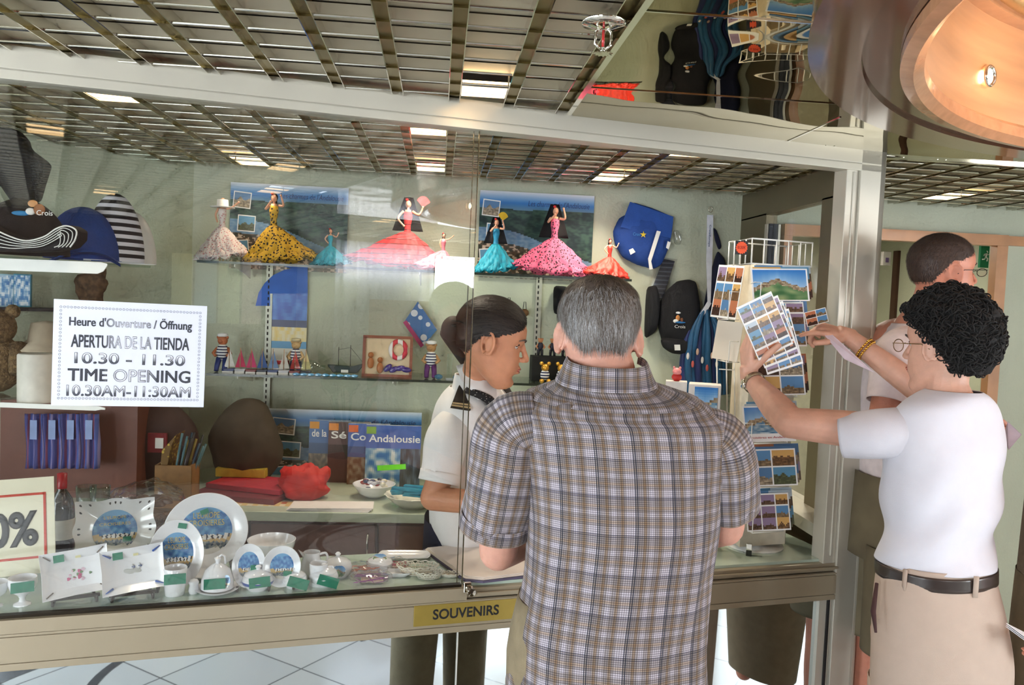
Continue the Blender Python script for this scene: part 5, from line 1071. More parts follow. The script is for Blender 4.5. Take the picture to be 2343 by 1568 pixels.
def teah(t, k):
    b = MB(); b.tube([V(x[:3]) for x in catmull([(-.85*k, 0, .6*k), (-1.3*k, 0, .9*k), (-1.35*k, 0, 1.3*k)], 5)], [.14*k, .13*k, .12*k, .11*k, .1*k, .09*k, .085*k, .08*k, .08*k, .08*k, .08*k], 10); b.build('spout', porc, t)
    discpic('picture_print', .45*k, .4*k, scene_card(5), Matrix.Translation((.1*k, -1.0*k, .65*k)) @ Matrix.Rotation(math.pi/2*.9, 4, 'X'), t)
lath('teapot', 'white teapot with knobbed lid and coloured print, right of the jug', 'teapot', 772, 1318, [(0, 0), (.7, 0), (.95, .35), (1, .65), (.88, 1.0), (.6, 1.22), (.2, 1.34), (.12, 1.42), (.2, 1.55), (.1, 1.68), (0, 1.7)], 66, extra=teah)
def lidpic(t, k): discpic('picture_print', .55*k, .55*k, scene_card(7), Matrix.Translation((0, -.1*k, 1.0*k)) @ Matrix.Rotation(.25, 4, 'X'), t)
lath('trinket_box', 'round white trinket box with a coloured picture lid', 'trinket box', 868, 1304, [(0, 0), (.9, 0), (1, .3), (1, .55), (1.02, .6), (.9, .8), (.5, .96), (0, 1.0)], 60, extra=lidpic)
lath('saucer_boat', 'low white saucer dish between the big plate and the butter dish', 'saucer', 470, 1322, [(0, 0), (.7, 0), (1, .3), (.97, .33), (.7, .1), (0, .06)], 70); 
lath('salt_shaker', 'small white shaker with pierced top beside the green-tagged cup', 'shaker', 443, 1358, [(0, 0), (.8, 0), (1, .6), (.8, 1.6), (.95, 2.2), (.6, 2.7), (0, 2.8)], 24)
# pierced baskets and trays
creamp = M('cream_openwork_porcelain', (232, 228, 214), .25, var=.02, coat=.5)
def basket(name, label, px, py, wpx, ratio, hk, rows=3, sl=12):
    t, d = put(name, label, 'dish', px, py, group='pierced cream porcelain dishes'); R = mm(wpx, d)/2; MB().lathe([(0, .001), (R*.7, 0), (R*.75, .003), (0, .004)], n=40, sy=ratio).build('base', creamp, t, auto=50); b = MB()
    for j in range(rows+1):
        z = .002+R*hk*j/rows; r = R*(.74+.26*j/rows); b.tube([(r*math.cos(a), r*ratio*math.sin(a), z+(.002*math.sin(a*12) if j == rows else 0)) for a in [2*math.pi*i/48 for i in range(48)]], .0016, 6, closed=True)
    for i in range(sl*2):
        for s in (-1, 1): a = 2*math.pi*i/(sl*2); a2 = a+s*.26; b.tube([(R*.74*math.cos(a), R*.74*ratio*math.sin(a), .002), (R*math.cos(a2), R*ratio*math.sin(a2), .002+R*hk)], .0013, 5)
    b.build('openwork', creamp, t); return t
basket('openwork_basket', 'oval cream openwork basket, larger of the two near the pane edge', 955, 1312, 96, .6, .38); basket('openwork_basket', 'small cream openwork basket in front of the larger one', 985, 1330, 66, .62, .42); basket('openwork_dish', 'small pierced cream dish beside the end of the sliding pane', 1035, 1328, 50, .6, .25, 2)
for i, (px, py, wpx, lb) in enumerate(((925, 1278, 120, 'long white porcelain tray lying behind the openwork baskets'), (905, 1318, 74, 'small white leaf-shaped tray in front of the wrapped ribbons'))):
    t, d = put('porcelain_tray', lb, 'tray', px, py); R = mm(wpx, d)/2; MB().lathe([(0, .002), (R*.7, .001), (R, .012), (R*.98, .014), (R*.7, .005), (0, .005)], n=32, sy=.5, wav=lambda a, i: 1/max(abs(math.cos(a)), abs(math.sin(a)))**.6).build('tray', porc, t, auto=50)
# cellophane packets
celo = glassmat('cellophane', (.96, .96, .97), 2.2, rough=.08)
_n, _l = celo.node_tree.nodes, celo.node_tree.links; _g = _n.new('ShaderNodeNewGeometry'); _a = _n.new('ShaderNodeMath'); _a.operation = 'MULTIPLY_ADD'; _a.inputs[1].default_value = -.8333; _a.inputs[2].default_value = 1.5; _l.new(_g.outputs['Backfacing'], _a.inputs[0]); _l.new(_a.outputs[0], [x for x in _n if x.type == 'FRESNEL'][0].inputs[0])
def packet(px, py, wpx, seed, label, col):
    t, d = put('cellophane_packet', label, 'packet', px, py, group='cellophane packets with ribbons'); w_ = mm(wpx, d); b = MB(); b.ball((0, 0, .013), (w_*.5, w_*.36, .014), n=28, m=12)
    b.v = [v+V((nz(v.x*60, v.y*60, seed), nz(v.y*60, v.z*90, seed+3), abs(nz(v.x*70, v.z*70, seed+5))))*.008 for v in b.v]; b.v = [V((v.x, v.y, max(.0005, v.z))) for v in b.v]; b.build('wrapper', celo, t, smooth=False); rd = random.Random(seed)
    for k in range(7):
        b = MB(); P = [(rd.uniform(-.4, .4)*w_, rd.uniform(-.25, .25)*w_, rd.uniform(.004, .02)) for _ in range(4)]; b.tube([V(x[:3]) for x in catmull(P, 5)], .0012, 5); b.build('ribbon', M('ribbon_%d' % (sum(col)), col, .3), t)
    MB().box((w_*.02, 0, .006), (w_*.5, w_*.34, .006)).build('contents', M('packet_contents', (226, 196, 180), .5, var=.2, scale=80), t, smooth=False, bevel=.002)
packet(835, 1312, 110, 3, 'crumpled cellophane packet with orange ribbons, right of the teapot', (220, 110, 70)); packet(852, 1338, 100, 5, 'crumpled cellophane packet with purple ribbons, at the front edge', (150, 60, 140)); packet(900, 1300, 80, 8, 'crumpled cellophane packet with red ribbons behind the leaf tray', (200, 50, 90))
# discount board at the left edge
nrm = -NB; T = frame(onf(-60, 1215, .16), NA, nrm+UP*.12); t = thing('discount_sign', 'cream board with a red border reading 0% at the left edge', 'sign', (T.translation.x, T.translation.y, CT))
d = (T.translation-EYEP).dot(fw); W_, H_ = mm(330, d), mm(222, d); b = MB(); b.T = T @ Matrix.Rotation(.055, 4, 'Z'); Tt_ = b.T.copy(); b.box((0, 0, 0), (W_, H_, .004)); b.build('board', M('cream_board', (232, 226, 200), .6, var=.01), t, world=True, smooth=False)
for i, (x, y, w_, h_) in enumerate(((0, H_*.33, W_*.88, .006), (0, -H_*.33, W_*.88, .006), (W_*.44, 0, .006, H_*.66+.006), (-W_*.44, 0, .006, H_*.66+.006))): b = MB(); b.T = Tt_; b.box((x, y, .003), (w_, h_, .001)); b.build('red_border', M('red_border_print', (204, 70, 52), .6), t, world=True, smooth=False)
text('0%', .10, ink, Tt_ @ Matrix.Translation((W_*.24, -.006, .003)), t, w=mm(104, d), h=mm(82, d), stroke=.004)
# opening hours notice taped inside of the pane
c4 = [onf(*p, -.0135) for p in ((124, 684), (475, 701), (465, 932), (116, 928))]; c = sum(c4, V((0, 0, 0)))/4; W_ = ((c4[1]-c4[0]).length+(c4[2]-c4[3]).length)/2; H_ = ((c4[3]-c4[0]).length+(c4[2]-c4[1]).length)/2
T = frame(c, (c4[1]-c4[0])+(c4[2]-c4[3]), -NB); t = thing('opening_hours_notice', 'white paper notice with shop opening hours taped on the glass pane', 'notice', c)
b = MB(); b.T = T; b.box((0, 0, 0), (W_, H_, .0008)); b.build('sheet', M('white_notice_paper', (226, 228, 242), .7, var=.005), t, world=True, smooth=False)
gtx = M('faded_ink', (60, 62, 70), .6, var=0)
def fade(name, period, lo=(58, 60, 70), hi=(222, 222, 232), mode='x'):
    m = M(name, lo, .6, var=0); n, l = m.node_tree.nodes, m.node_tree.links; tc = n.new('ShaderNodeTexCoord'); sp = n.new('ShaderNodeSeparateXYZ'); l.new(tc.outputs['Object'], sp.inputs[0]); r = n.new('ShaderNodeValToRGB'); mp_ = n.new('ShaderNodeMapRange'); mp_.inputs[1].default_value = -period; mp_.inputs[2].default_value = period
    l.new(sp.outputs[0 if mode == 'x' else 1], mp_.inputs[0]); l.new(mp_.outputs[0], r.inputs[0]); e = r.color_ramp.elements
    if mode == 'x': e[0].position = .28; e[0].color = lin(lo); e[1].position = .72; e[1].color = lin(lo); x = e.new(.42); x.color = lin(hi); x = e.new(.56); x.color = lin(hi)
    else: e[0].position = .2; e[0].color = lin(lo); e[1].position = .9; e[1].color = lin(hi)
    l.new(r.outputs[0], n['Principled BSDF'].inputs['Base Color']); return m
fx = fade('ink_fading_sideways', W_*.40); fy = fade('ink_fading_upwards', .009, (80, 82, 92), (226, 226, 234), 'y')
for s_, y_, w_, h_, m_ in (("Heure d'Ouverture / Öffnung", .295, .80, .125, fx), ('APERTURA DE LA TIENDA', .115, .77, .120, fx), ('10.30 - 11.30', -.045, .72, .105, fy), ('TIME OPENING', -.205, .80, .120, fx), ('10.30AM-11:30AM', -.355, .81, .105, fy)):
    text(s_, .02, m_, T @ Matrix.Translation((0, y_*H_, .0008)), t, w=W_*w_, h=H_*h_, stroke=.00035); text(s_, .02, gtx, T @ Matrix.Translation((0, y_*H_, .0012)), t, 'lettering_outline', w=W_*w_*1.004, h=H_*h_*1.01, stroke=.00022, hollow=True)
b = MB(); b.T = T; k = 0; per = []; x0_, y0_ = W_*.455, H_*.43; nx_, ny_ = 42, 26
for i in range(nx_): x = -x0_+2*x0_*i/(nx_-1); per += [(x, y0_), (x, -y0_)]
for j in range(1, ny_-1): y = -y0_+2*y0_*j/(ny_-1); per += [(x0_, y), (-x0_, y)]
for x, y in per: b.tube([(x+.0024*math.cos(a), y+.0024*math.sin(a), .0007) for a in [i*math.pi/4 for i in range(8)]], .0004, 4, closed=True)
o = b.build('ring_border', M('grey_ring_ink', (120, 122, 136), .6), t, world=True); o['kind'] = 'stuff'
# souvenirs sign, lock
c4 = [onf(*p, -.031) for p in ((946, 1386), (1182, 1369), (1182, 1418), (948, 1434))]; c = sum(c4, V((0, 0, 0)))/4; W_ = (c4[1]-c4[0]).length; H_ = (c4[3]-c4[0]).length
T = frame(c, NA, -NB); t = thing('name_plate', 'brass-coloured plate lettered SOUVENIRS on the front beam', 'sign', c); b = MB(); b.T = T; b.box((0, 0, 0), (W_, H_*.98, .002)); b.build('plate', M('brass_plate', (176, 152, 76), .35, .5, var=.03), t, world=True, smooth=False, bevel=.0006)
text('SOUVENIRS', .03, ink, T @ Matrix.Translation((-.0, .001, .001)), t, w=mm(156, (c-EYEP).dot(fw)), h=H_*.50, stroke=.0008)
c = onf(1075, 1350, -.03); t = thing('cam_lock', 'round chrome lock at the lower corner of the sliding pane', 'lock', c); b = MB(); b.T = frame(c, NA, -NB); b.lathe([(.012, 0), (.012, .004), (.009, .006), (.009, .018), (.011, .019), (.011, .024), (.0001, .025)], n=28); b.build('barrel', chrome, t, world=True, auto=40)
b = MB(); b.T = frame(c-NA*.008+UP*.008, NA, -NB); b.box((0, 0, 0), (.022, .028, .012)); b.build('clamp', chrome, t, world=True, smooth=False, bevel=.002); b = MB(); b.T = frame(c, NA, -NB); b.box((0, 0, .0252), (.006, .0016, .0006)); b.build('keyhole', ink, t, world=True, smooth=False)
# writing pad, chrome stamp, booklet
c = onz(1090, 1292, CT); t = thing('writing_pad', 'large white sheets on a purple-edged folder lying on the counter', 'paper pad', c, math.radians(8))
b = MB(); pts = [onz(*p, CT)-c for p in ((968, 1262), (1168, 1240), (1250, 1318), (1105, 1336), (1062, 1332))]; rz_ = Matrix.Rotation(-math.radians(8), 3, 'Z'); p2 = [((rz_ @ p).x, (rz_ @ p).y) for p in pts]
MB().prism(p2, .006, o=(0, 0, .004)).build('folder', M('purple_grey_folder', (92, 84, 110), .6), t, smooth=False); cx_ = sum(p[0] for p in p2)/5; cy_ = sum(p[1] for p in p2)/5
for k in range(3): MB().prism([(cx_+(x-cx_)*(.97-.01*k)+.002*k, cy_+(y-cy_)*(.96-.01*k)+.003*k) for x, y in p2], .0012, o=(0, 0, .0085+.0018*k)).build('sheet', M('warm_white_sheet', (240, 230, 222), .8, var=.005), t, smooth=False)
c = onz(1713, 1272, CT); t = thing('chrome_stand', 'small chrome and black block standing on the counter before the rack', 'stand', c, face_rz(c)); MB().box((0, 0, .030), (.018, .014, .022)).build('top', chrome, t, smooth=False, bevel=.001); MB().box((0, 0, .0105), (.018, .014, .021)).build('base', M('gloss_black', (14, 14, 16), .15, coat=.5), t, smooth=False, bevel=.001)
# ---------------------------------------------------------------- flamenco dolls on the upper shelf
dollskin = M('doll_skin', (226, 168, 136), .45); dhair = M('doll_hair', (26, 18, 18), .4)
lace = M('black_lace', (22, 18, 22), .8, alpha=.86)
def doll(px, y0, y1, wl, wr, label, dress, dress2=None, pose='up', hair=True, mant=False, fan=None, flower=(210, 40, 40), Y=3.52):
    top, bot = ony(px, y0, Y), ony(px, y1, Y); d = (top-EYEP).dot(fw); H = top.z-SH1; t = thing('flamenco_doll', label, 'doll', (top.x, Y, SH1), 0, 'flamenco dolls on the upper shelf')
    L, R = mm(wl, d), mm(wr, d); zw = H*.50
    b = MB(); hd = H*.90
    b.ball((0, 0, hd), (H*.040, H*.046, H*.055)); b.ball((0, -H*.035, hd-H*.012), (H*.018, H*.016, H*.022)); b.tube([(0, 0, hd-H*.04), (0, 0, H*.80)], H*.018, 8); b.tube([(0, 0, H*.82), (0, 0, H*.70), (0, 0, H*.55)], [H*.04, H*.055, H*.032], 14)
    arms = {'up': [(-1, [(0.06, 0, .80), (.10, -.05, .74), (.02, -.11, .84)]), (1, [(.06, 0, .80), (.13, -.04, .80), (.10, -.06, .93)])], 'hip': [(-1, [(.06, 0, .80), (.13, -.02, .70), (.05, -.04, .60)]), (1, [(.06, 0, .80), (.15, -.03, .76), (.20, -.04, .86)])], 'out': [(-1, [(.06, 0, .80), (.09, -.03, .70), (.06, -.05, .60)]), (1, [(.06, 0, .80), (.14, -.02, .82), (.24, -.03, .90)])]}[pose]
    hands_ = []
    for s, P in arms:
        P = [V((s*x*H, y*H, z*H)) for x, y, z in P]; q = catmull([tuple(p) for p in P], 5); b.tube([V(x[:3]) for x in q], [H*(.020-.009*i/10) for i in range(len(q))], 8); b.ball(P[-1], H*.016, n=8, m=6); hands_.append(P[-1])
    for s in (-1, 1): b.tube([(s*H*.03, 0, zw), (s*H*.025, 0, H*.02)], [H*.03, H*.012], 8); b.ball((s*H*.025, -H*.015, H*.012), (H*.012, H*.028, H*.011), n=8, m=6)
    b.build('figure', dollskin, t)
    dm = dress if not isinstance(dress, tuple) else M('dress_%d_%d_%d' % dress, dress, .6, var=.1, sheen=.2)
    MB().tube([(0, 0, H*.79), (0, 0, H*.72), (0, 0, H*.60), (0, -.0, H*.53), (0, 0, zw-H*.03)], [H*.053, H*.062, H*.040, H*.048, H*.075], 18).build('bodice', dm, t)
    b = MB(); n_ = 96; rows = []; seed = px*.01
    for j in range(15):
        u = j/14
        for i in range(n_):
            a = 2*math.pi*i/n_; ca, sa = math.cos(a), math.sin(a); side = R if ca > 0 else L; r0_ = H*.06; rx_ = r0_+(side-r0_)*u**1.2; ry_ = r0_+(min(.10, (L+R)*.42)-r0_)*u**1.1
            ruf = (.10*math.sin(13*a+seed+j*.9)+.06*math.sin(23*a-j*1.3))*u*.9*(1+.3*(j % 3 == 0)); lift = (H*.10*max(0, ca)*u**2 if R > L else H*.10*max(0, -ca)*u**2)
            z = zw*(1-u**1.4)+H*.035*math.sin(9*a+seed*3)*u+lift+H*.02+H*.02*((j % 4)/4)*u; rows.append(V((rx_*(1+ruf)*ca, ry_*(1+ruf)*sa, max(.003, z))))
    b.add(rows, [(j*n_+i, j*n_+(i+1) % n_, (j+1)*n_+(i+1) % n_, (j+1)*n_+i) for j in range(14) for i in range(n_)]); sk_ = dress2 or dm; b.build('skirt', sk_, t, solid=.0012)
    b = MB(); n2 = 120                      # outer ruffle along the hem
    rr = []
    for j in range(4):
        for i in range(n2):
            a = 2*math.pi*i/n2; ca, sa = math.cos(a), math.sin(a); side = R if ca > 0 else L; k = .80+.07*j; rx_ = side*k; ry_ = min(.10, (L+R)*.42)*k; ruf = .07*math.sin(29*a+j)+.05*math.sin(13*a)
            lift = (H*.10*max(0, ca)*k**2 if R > L else H*.10*max(0, -ca)*k**2); rr.append(V((rx_*(1+ruf)*ca, ry_*(1+ruf)*sa, max(.004, H*(.15-.035*j)+lift+H*.02*math.sin(17*a+j*2)))))
    b.add(rr, [(j*n2+i, j*n2+(i+1) % n2, (j+1)*n2+(i+1) % n2, (j+1)*n2+i) for j in range(3) for i in range(n2)]); b.build('ruffle', sk_, t, solid=.001)
    if hair:
        b = MB(); b.ball((0, H*.012, hd+H*.010), (H*.048, H*.048, H*.058)); b.tube([(0, H*.04, hd+H*.02), (-H*.01, H*.07, hd-H*.12), (0, H*.07, hd-H*.26)], [H*.035, H*.040, H*.022], 10); b.build('hair', dhair, t)
        MB().ball((-H*.02, -H*.03, hd+H*.055), (H*.022, H*.016, H*.018), n=10, m=6).build('flower', M('doll_flower_%d' % flower[0], flower, .6), t)
    if mant:
        b = MB(); b.grid(lambda u, v: V(((u-.5)*H*(.12+.30*(1-v)), H*.075+H*.03*math.sin(u*9), hd+H*.10-(1-v)*H*.46)), 12, 8); b.build('mantilla', lace, t, solid=.001)
    if fan:
        c = hands_[1]; pts = [(0, 0)]+[(H*.15*math.cos(a), H*.15*math.sin(a)) for a in [.5+i*.2 for i in range(11)]]; MB().prism(pts, .0015, o=c, x=(.7, .2, 0), y=(0, 0, 1)).build('fan', M('fan_%d' % fan[0], fan, .6), t, smooth=False)
    return t
whm = spots('white_floral_dress', (240, 226, 220), (206, 90, 100), 130, .28); yel = spots('yellow_spotted_dress', (222, 172, 44), (40, 32, 20), 85, .36); pkd = spots('pink_spotted_dress', (236, 108, 142), (40, 20, 30), 95, .34); redm = stripes('red_frilled_dress', (206, 46, 50), [(0, (206, 46, 50)), (.84, (60, 18, 22))], 2, .022); pkm = M('bright_pink_frill', (244, 120, 140), .6, var=.15, scale=60); rdm = M('scarlet_frill', (236, 62, 48), .6, var=.2, scale=90); tq = M('turquoise_frill', (24, 160, 186), .6, var=.15, scale=60); blm = M('teal_dress', (16, 132, 172), .55, var=.1, scale=30)
doll(510, 446, 600, 56, 60, 'flamenco doll in a white floral dress with one arm raised', whm, pose='out', hair=False, flower=(210, 60, 50)); t = COL.objects['flamenco_doll']; H = .26; MB().lathe([(.001, .262), (.022, .262), (.024, .235), (.05, .232), (.05, .229), (.02, .229)], n=30).build('hat', M('white_hat', (240, 236, 232), .7), t)
doll(628, 436, 600, 62, 95, 'flamenco doll in a yellow dress with black spots', yel, pose='up', mant=False); doll(757, 520, 606, 42, 46, 'small flamenco doll in pale turquoise beside the yellow one', tq, pose='hip')
doll(935, 450, 612, 130, 92, 'large flamenco doll in red frills with black veil and red fan', redm, pose='hip', mant=True, fan=(206, 70, 76)); doll(1016, 530, 616, 76, 36, 'small flamenco doll in bright pink beside the large red one', pkm, pose='out', Y=3.47)
doll(1137, 496, 622, 46, 48, 'flamenco doll in a teal dress with a yellow fan', blm, tq, pose='up', fan=(232, 190, 40), mant=True); doll(1272, 466, 625, 95, 92, 'large flamenco doll in a pink dress with black spots', pkd, pose='up', mant=True); doll(1397, 543, 628, 60, 44, 'small flamenco doll in scarlet left of the blue bag', rdm, pose='hip', Y=3.47)
# ---------------------------------------------------------------- posters
def poster(px0, px1, y0, y1, label, Y=YB-.012, title=True, inset=True, seed=0):
    a, c = ony(px0, (y0+y1)/2, Y), ony(px1, (y0+y1)/2, Y); ctr = (a+c)/2; W_ = (c-a).length; H_ = ony((px0+px1)/2, y0, Y).z-ony((px0+px1)/2, y1, Y).z; t = thing('poster', label, 'poster', (ctr.x, Y, ctr.z), 0, 'landscape posters of Andalusia'); T = Matrix.Rotation(math.pi/2, 4, 'X')
    picture('print', W_, H_, landscape, T, t, 110, 76, local=True, th=.003)
    if title: text("Les charmes de l'Andalousie", .03, M('navy_title', (32, 60, 110), .5), T @ Matrix.Translation((W_*.19, H_*.375, .002)), t, 'title_lettering', w=W_*.54, h=H_*.065, local=True, shear=.2)
    if inset:
        for k, (x, y, r) in enumerate(((-.40, .30, -.08), (-.36, .03, -.05), (-.41, -.26, .1))):
            picture('inset_photo', W_*.15, H_*.19, montage(k+20, 1, 1), T @ Matrix.Translation((W_*x, H_*y, .003)) @ Matrix.Rotation(r, 4, 'Z'), t, 20, 16, local=True, th=.001)
    return t
poster(1095, 1356, 442, 640, 'landscape poster with river valley right of the sliding pane edge'); poster(526, 795, 424, 620, 'landscape poster behind the white and yellow dolls'); poster(612, 962, 940, 1135, 'landscape poster standing on the worktop behind the guidebooks', Y=3.60)
# ---------------------------------------------------------------- blue bag, tie, caps on the back wall
def outline(name, pts, Y, th, mat, parent, puff=.5):
    """a soft thing: outline at depth Y (pixels -> metres in that plane), puffed towards the viewer"""
    P = [ony(px, py, Y) for px, py in pts]; c = sum(P, V((0, 0, 0)))/len(P); n_ = len(P); b = MB(); rings = [(1, 0), (.97, .35), (.85, .75), (.6, .95), (.3, 1)]; vs = []
    for k, hgt in rings:
        for p in P: q = c+(p-c)*k; vs.append(V((q.x, Y-th*hgt, q.z))+V((0, 1, 0))*.006*noise.noise(q*22))
    vs.append(V((c.x, Y-th, c.z))); fs_ = [(j*n_+i, j*n_+(i+1) % n_, (j+1)*n_+(i+1) % n_, (j+1)*n_+i) for j in range(4) for i in range(n_)]+[(4*n_+i, 4*n_+(i+1) % n_, 5*n_) for i in range(n_)]+[tuple(range(n_))[::-1]]
    b.add(vs, fs_); return b.build(name, mat, parent, world=True, sub=1)
def dense(pts, k=3): return [q for i in range(len(pts)) for q in [(pts[i][0]+(pts[(i+1) % len(pts)][0]-pts[i][0])*j/k, pts[i][1]+(pts[(i+1) % len(pts)][1]-pts[i][1])*j/k) for j in range(k)]]
blue = M('royal_blue_cloth', (26, 66, 140), .8, bump=.2, bscale=120); YW = YB-.01
c = ony(1470, 540, YW); t = thing('shoulder_bag', 'royal blue cloth shoulder bag hanging on the wall right of the dolls', 'bag', c)
outline('bag_body', dense([(1444, 460), (1490, 474), (1541, 496), (1538, 530), (1530, 570), (1512, 610), (1494, 620), (1455, 610), (1420, 592), (1402, 560), (1397, 530), (1412, 498), (1440, 484)]), YW, .06, blue, t)
def patch(name, pts, Y, mat, t, th=.002):
    P = [ony(px, py, Y) for px, py in pts]; b = MB(); n_ = len(P); b.add(P+[p+V((0, th, 0)) for p in P], [tuple(range(n_)), tuple(range(n_, 2*n_))[::-1]]+[(i, (i+1) % n_, n_+(i+1) % n_, n_+i) for i in range(n_)]); return b.build(name, mat, t, world=True, smooth=False)
patch('bag_flap', [(1442, 462), (1541, 496), (1535, 545), (1420, 520)], YW-.058, M('blue_flap', (30, 74, 152), .8, bump=.2, bscale=120), t, .006)
patch('reflective_strip', [(1503, 528), (1512, 530), (1490, 598), (1483, 592)], YW-.068, white, t); patch('brand_tab', [(1483, 592), (1490, 598), (1494, 616), (1486, 617)], YW-.068, white, t); patch('price_tag', [(1439, 572), (1448, 568), (1454, 577), (1443, 583)], YW-.066, white, t); patch('side_tag', [(1528, 552), (1535, 555), (1530, 571), (1524, 567)], YW-.066, white, t)
st_ = []; c0 = ony(1472, 537, YW-.066)
for k in range(10): a = math.pi/2+k*math.pi/5; r = .016 if k % 2 == 0 else .006; st_.append((r*math.cos(a), r*math.sin(a)))
MB().prism(st_, .002, o=c0, x=(1, 0, 0), y=(0, 0, 1)).build('star_emblem', M('yellow_thread', (220, 190, 40), .6), t, world=True, smooth=False)
text('Crois', .02, M('pale_blue_thread', (60, 130, 196), .6), Matrix.Translation(c0+V((-.03, 0, 0))) @ Matrix.Rotation(math.pi/2, 4, 'X'), t, 'emblem_lettering', w=.035)
c = ony(1556, 555, YW); t = thing('plastic_bag', 'small crumpled clear plastic bag beside the blue bag', 'plastic bag', c); outline('film', dense([(1538, 525), (1552, 528), (1560, 548), (1555, 562), (1540, 560)], 2), YW, .03, celo, t)
c = ony(1515, 640, YW); t = thing('packed_tie', 'dark striped tie in a clear sleeve below the blue bag', 'tie', c); patch('tie', [(1518, 592), (1544, 598), (1518, 680), (1500, 694), (1484, 684)], YW-.012, stripes('tie_stripes', (34, 38, 56), [(0, (34, 38, 56)), (.7, (90, 96, 110))], 2, .02), t, .006); patch('sleeve', [(1514, 588), (1550, 594), (1522, 690), (1500, 702), (1478, 688)], YW-.016, celo, t, .001)
capn = M('black_cotton', (13, 13, 19), .85, bump=.15, bscale=300)
c = ony(1548, 720, YW); t = thing('baseball_cap', 'black cap hanging with its embroidered front down, right of the grey head', 'cap', c, 0, 'dark caps hung on the back wall')
outline('crown', dense([(1545, 640), (1572, 636), (1590, 642), (1598, 690), (1602, 740), (1590, 790), (1570, 806), (1540, 806), (1512, 790), (1500, 750), (1502, 700), (1518, 665)]), YW, .09, capn, t); outline('brim', dense([(1506, 770), (1596, 775), (1590, 800), (1565, 812), (1535, 810), (1512, 795)], 2), YW-.05, .05, capn, t); patch('price_tag', [(1543, 789), (1556, 789), (1557, 802), (1544, 802)], YW-.105, white, t)
c0 = ony(1556, 748, YW-.094); text('Crois', .02, white, Matrix.Translation(c0) @ Matrix.Rotation(math.pi/2, 4, 'X'), t, 'embroidered_lettering', w=.05)
for k, (px, py, rx, rz_, col) in enumerate(((1551, 728, .010, .014, (196, 130, 70)), (1552, 716, .012, .005, (236, 236, 240)), (1546, 735, .012, .009, (228, 226, 220)), (1556, 738, .026, .005, (40, 110, 170)), (1560, 732, .007, .010, (120, 70, 40)))): q = ony(px, py, YW-.092-.001*k); MB().ball(q, (rx, .003, rz_), n=12, m=8).build('embroidery_patch', M('thread_%d' % k, col, .7), t, world=True)
for i, (pts, lb) in enumerate((([(1476, 655), (1500, 650), (1508, 690), (1500, 760), (1470, 780)], 'black cap partly hidden behind the grey-haired head, on its right'), ([(1264, 652), (1300, 655), (1300, 716), (1264, 722)], 'black cloth pouch hung on the wall left of the grey-haired head'))): c = ony(pts[0][0], pts[0][1], YW); t = thing('peaked_cap' if i == 0 else 'cloth_pouch', lb, 'cap' if i == 0 else 'pouch', c); outline('body', dense(pts), YW, .07, capn, t)
c = ony(1640, 600, YW); t = thing('folded_umbrella', 'navy folded umbrella hanging behind the white lanyard', 'umbrella', c); outline('canopy', dense([(1640, 570), (1656, 590), (1668, 660), (1662, 780), (1628, 790), (1604, 720), (1618, 640), (1632, 590)]), YW, .05, navy, t); outline('strap', dense([(1630, 520), (1638, 524), (1652, 566), (1644, 575), (1634, 548)], 2), YW, .012, navy, t)
c = ony(1627, 560, YW-.06); t = thing('lanyard', 'white lettered lanyard hanging from a chrome clip beside the card rack', 'lanyard', c); patch('strap', [(1618, 492), (1632, 492), (1631, 560), (1628, 640), (1626, 694), (1619, 694), (1616, 600)], YW-.07, M('white_ribbon', (220, 222, 232), .6), t, .002); patch('lower_loop', [(1619, 690), (1628, 694), (1618, 712), (1606, 728), (1602, 718)], YW-.09, MC['white_ribbon'], t, .003)
b = MB(); q = ony(1626, 480, YW-.06); b.tube([q+V((.009*math.cos(a), 0, .012*math.sin(a))) for a in [i*math.pi/6 for i in range(12)]], .002, 6, closed=True); b.tube([q+V((0, .06, .02)), q+V((0, 0, .012))], .0015, 6); b.build('clip', chrome, t, world=True)
text('CroisiEurope', .012, M('blue_thread', (40, 70, 130), .6), Matrix.Translation(ony(1624, 540, YW-.0725)) @ Matrix.Rotation(math.pi/2, 4, 'X') @ Matrix.Rotation(-math.pi/2, 4, 'Z'), t, 'printed_lettering', w=.10)
c = ony(1610, 800, YW-.05); t = thing('teal_scarf_bundle', 'bundle of teal and blue printed scarves hanging from the lanyard', 'scarf', c); teal = M('teal_satin', (18, 84, 128), .5, sheen=.2, bump=.1)
for k in range(9):
    x0_, x1_ = 1606+k*2.2, 1562+k*11.5; P = [ony(x0_, 702+abs(k-4)*3, YW-.06-.01*(k % 3)), ony((x0_+x1_)/2+(k-4)*2, 760, YW-.08-.012*(k % 3)), ony(x1_, 830, YW-.07-.015*(k % 2)), ony(x1_+3, 902, YW-.06)]; q = catmull([tuple(p) for p in P], 5); b = MB(); b.tube([V(x[:3]) for x in q], [.008+.012*i/15 for i in range(16)], 8); b.v = [V((v.x, v.y, v.z)) for v in b.v]; b.build('scarf_fold', teal if k % 3 else M('navy_satin', (22, 40, 100), .5, sheen=.2), t, world=True)
for k in range(7): q = ony(1574+k*11, 815+18*math.sin(k*2.1)+k*3, YW-.105); MB().ball(q, (.007, .003, .016), n=10, m=8).build('printed_figure', M('scarf_print_%d' % (k % 3), [(226, 220, 216), (196, 90, 84), (206, 170, 150)][k % 3], .6), t, world=True)
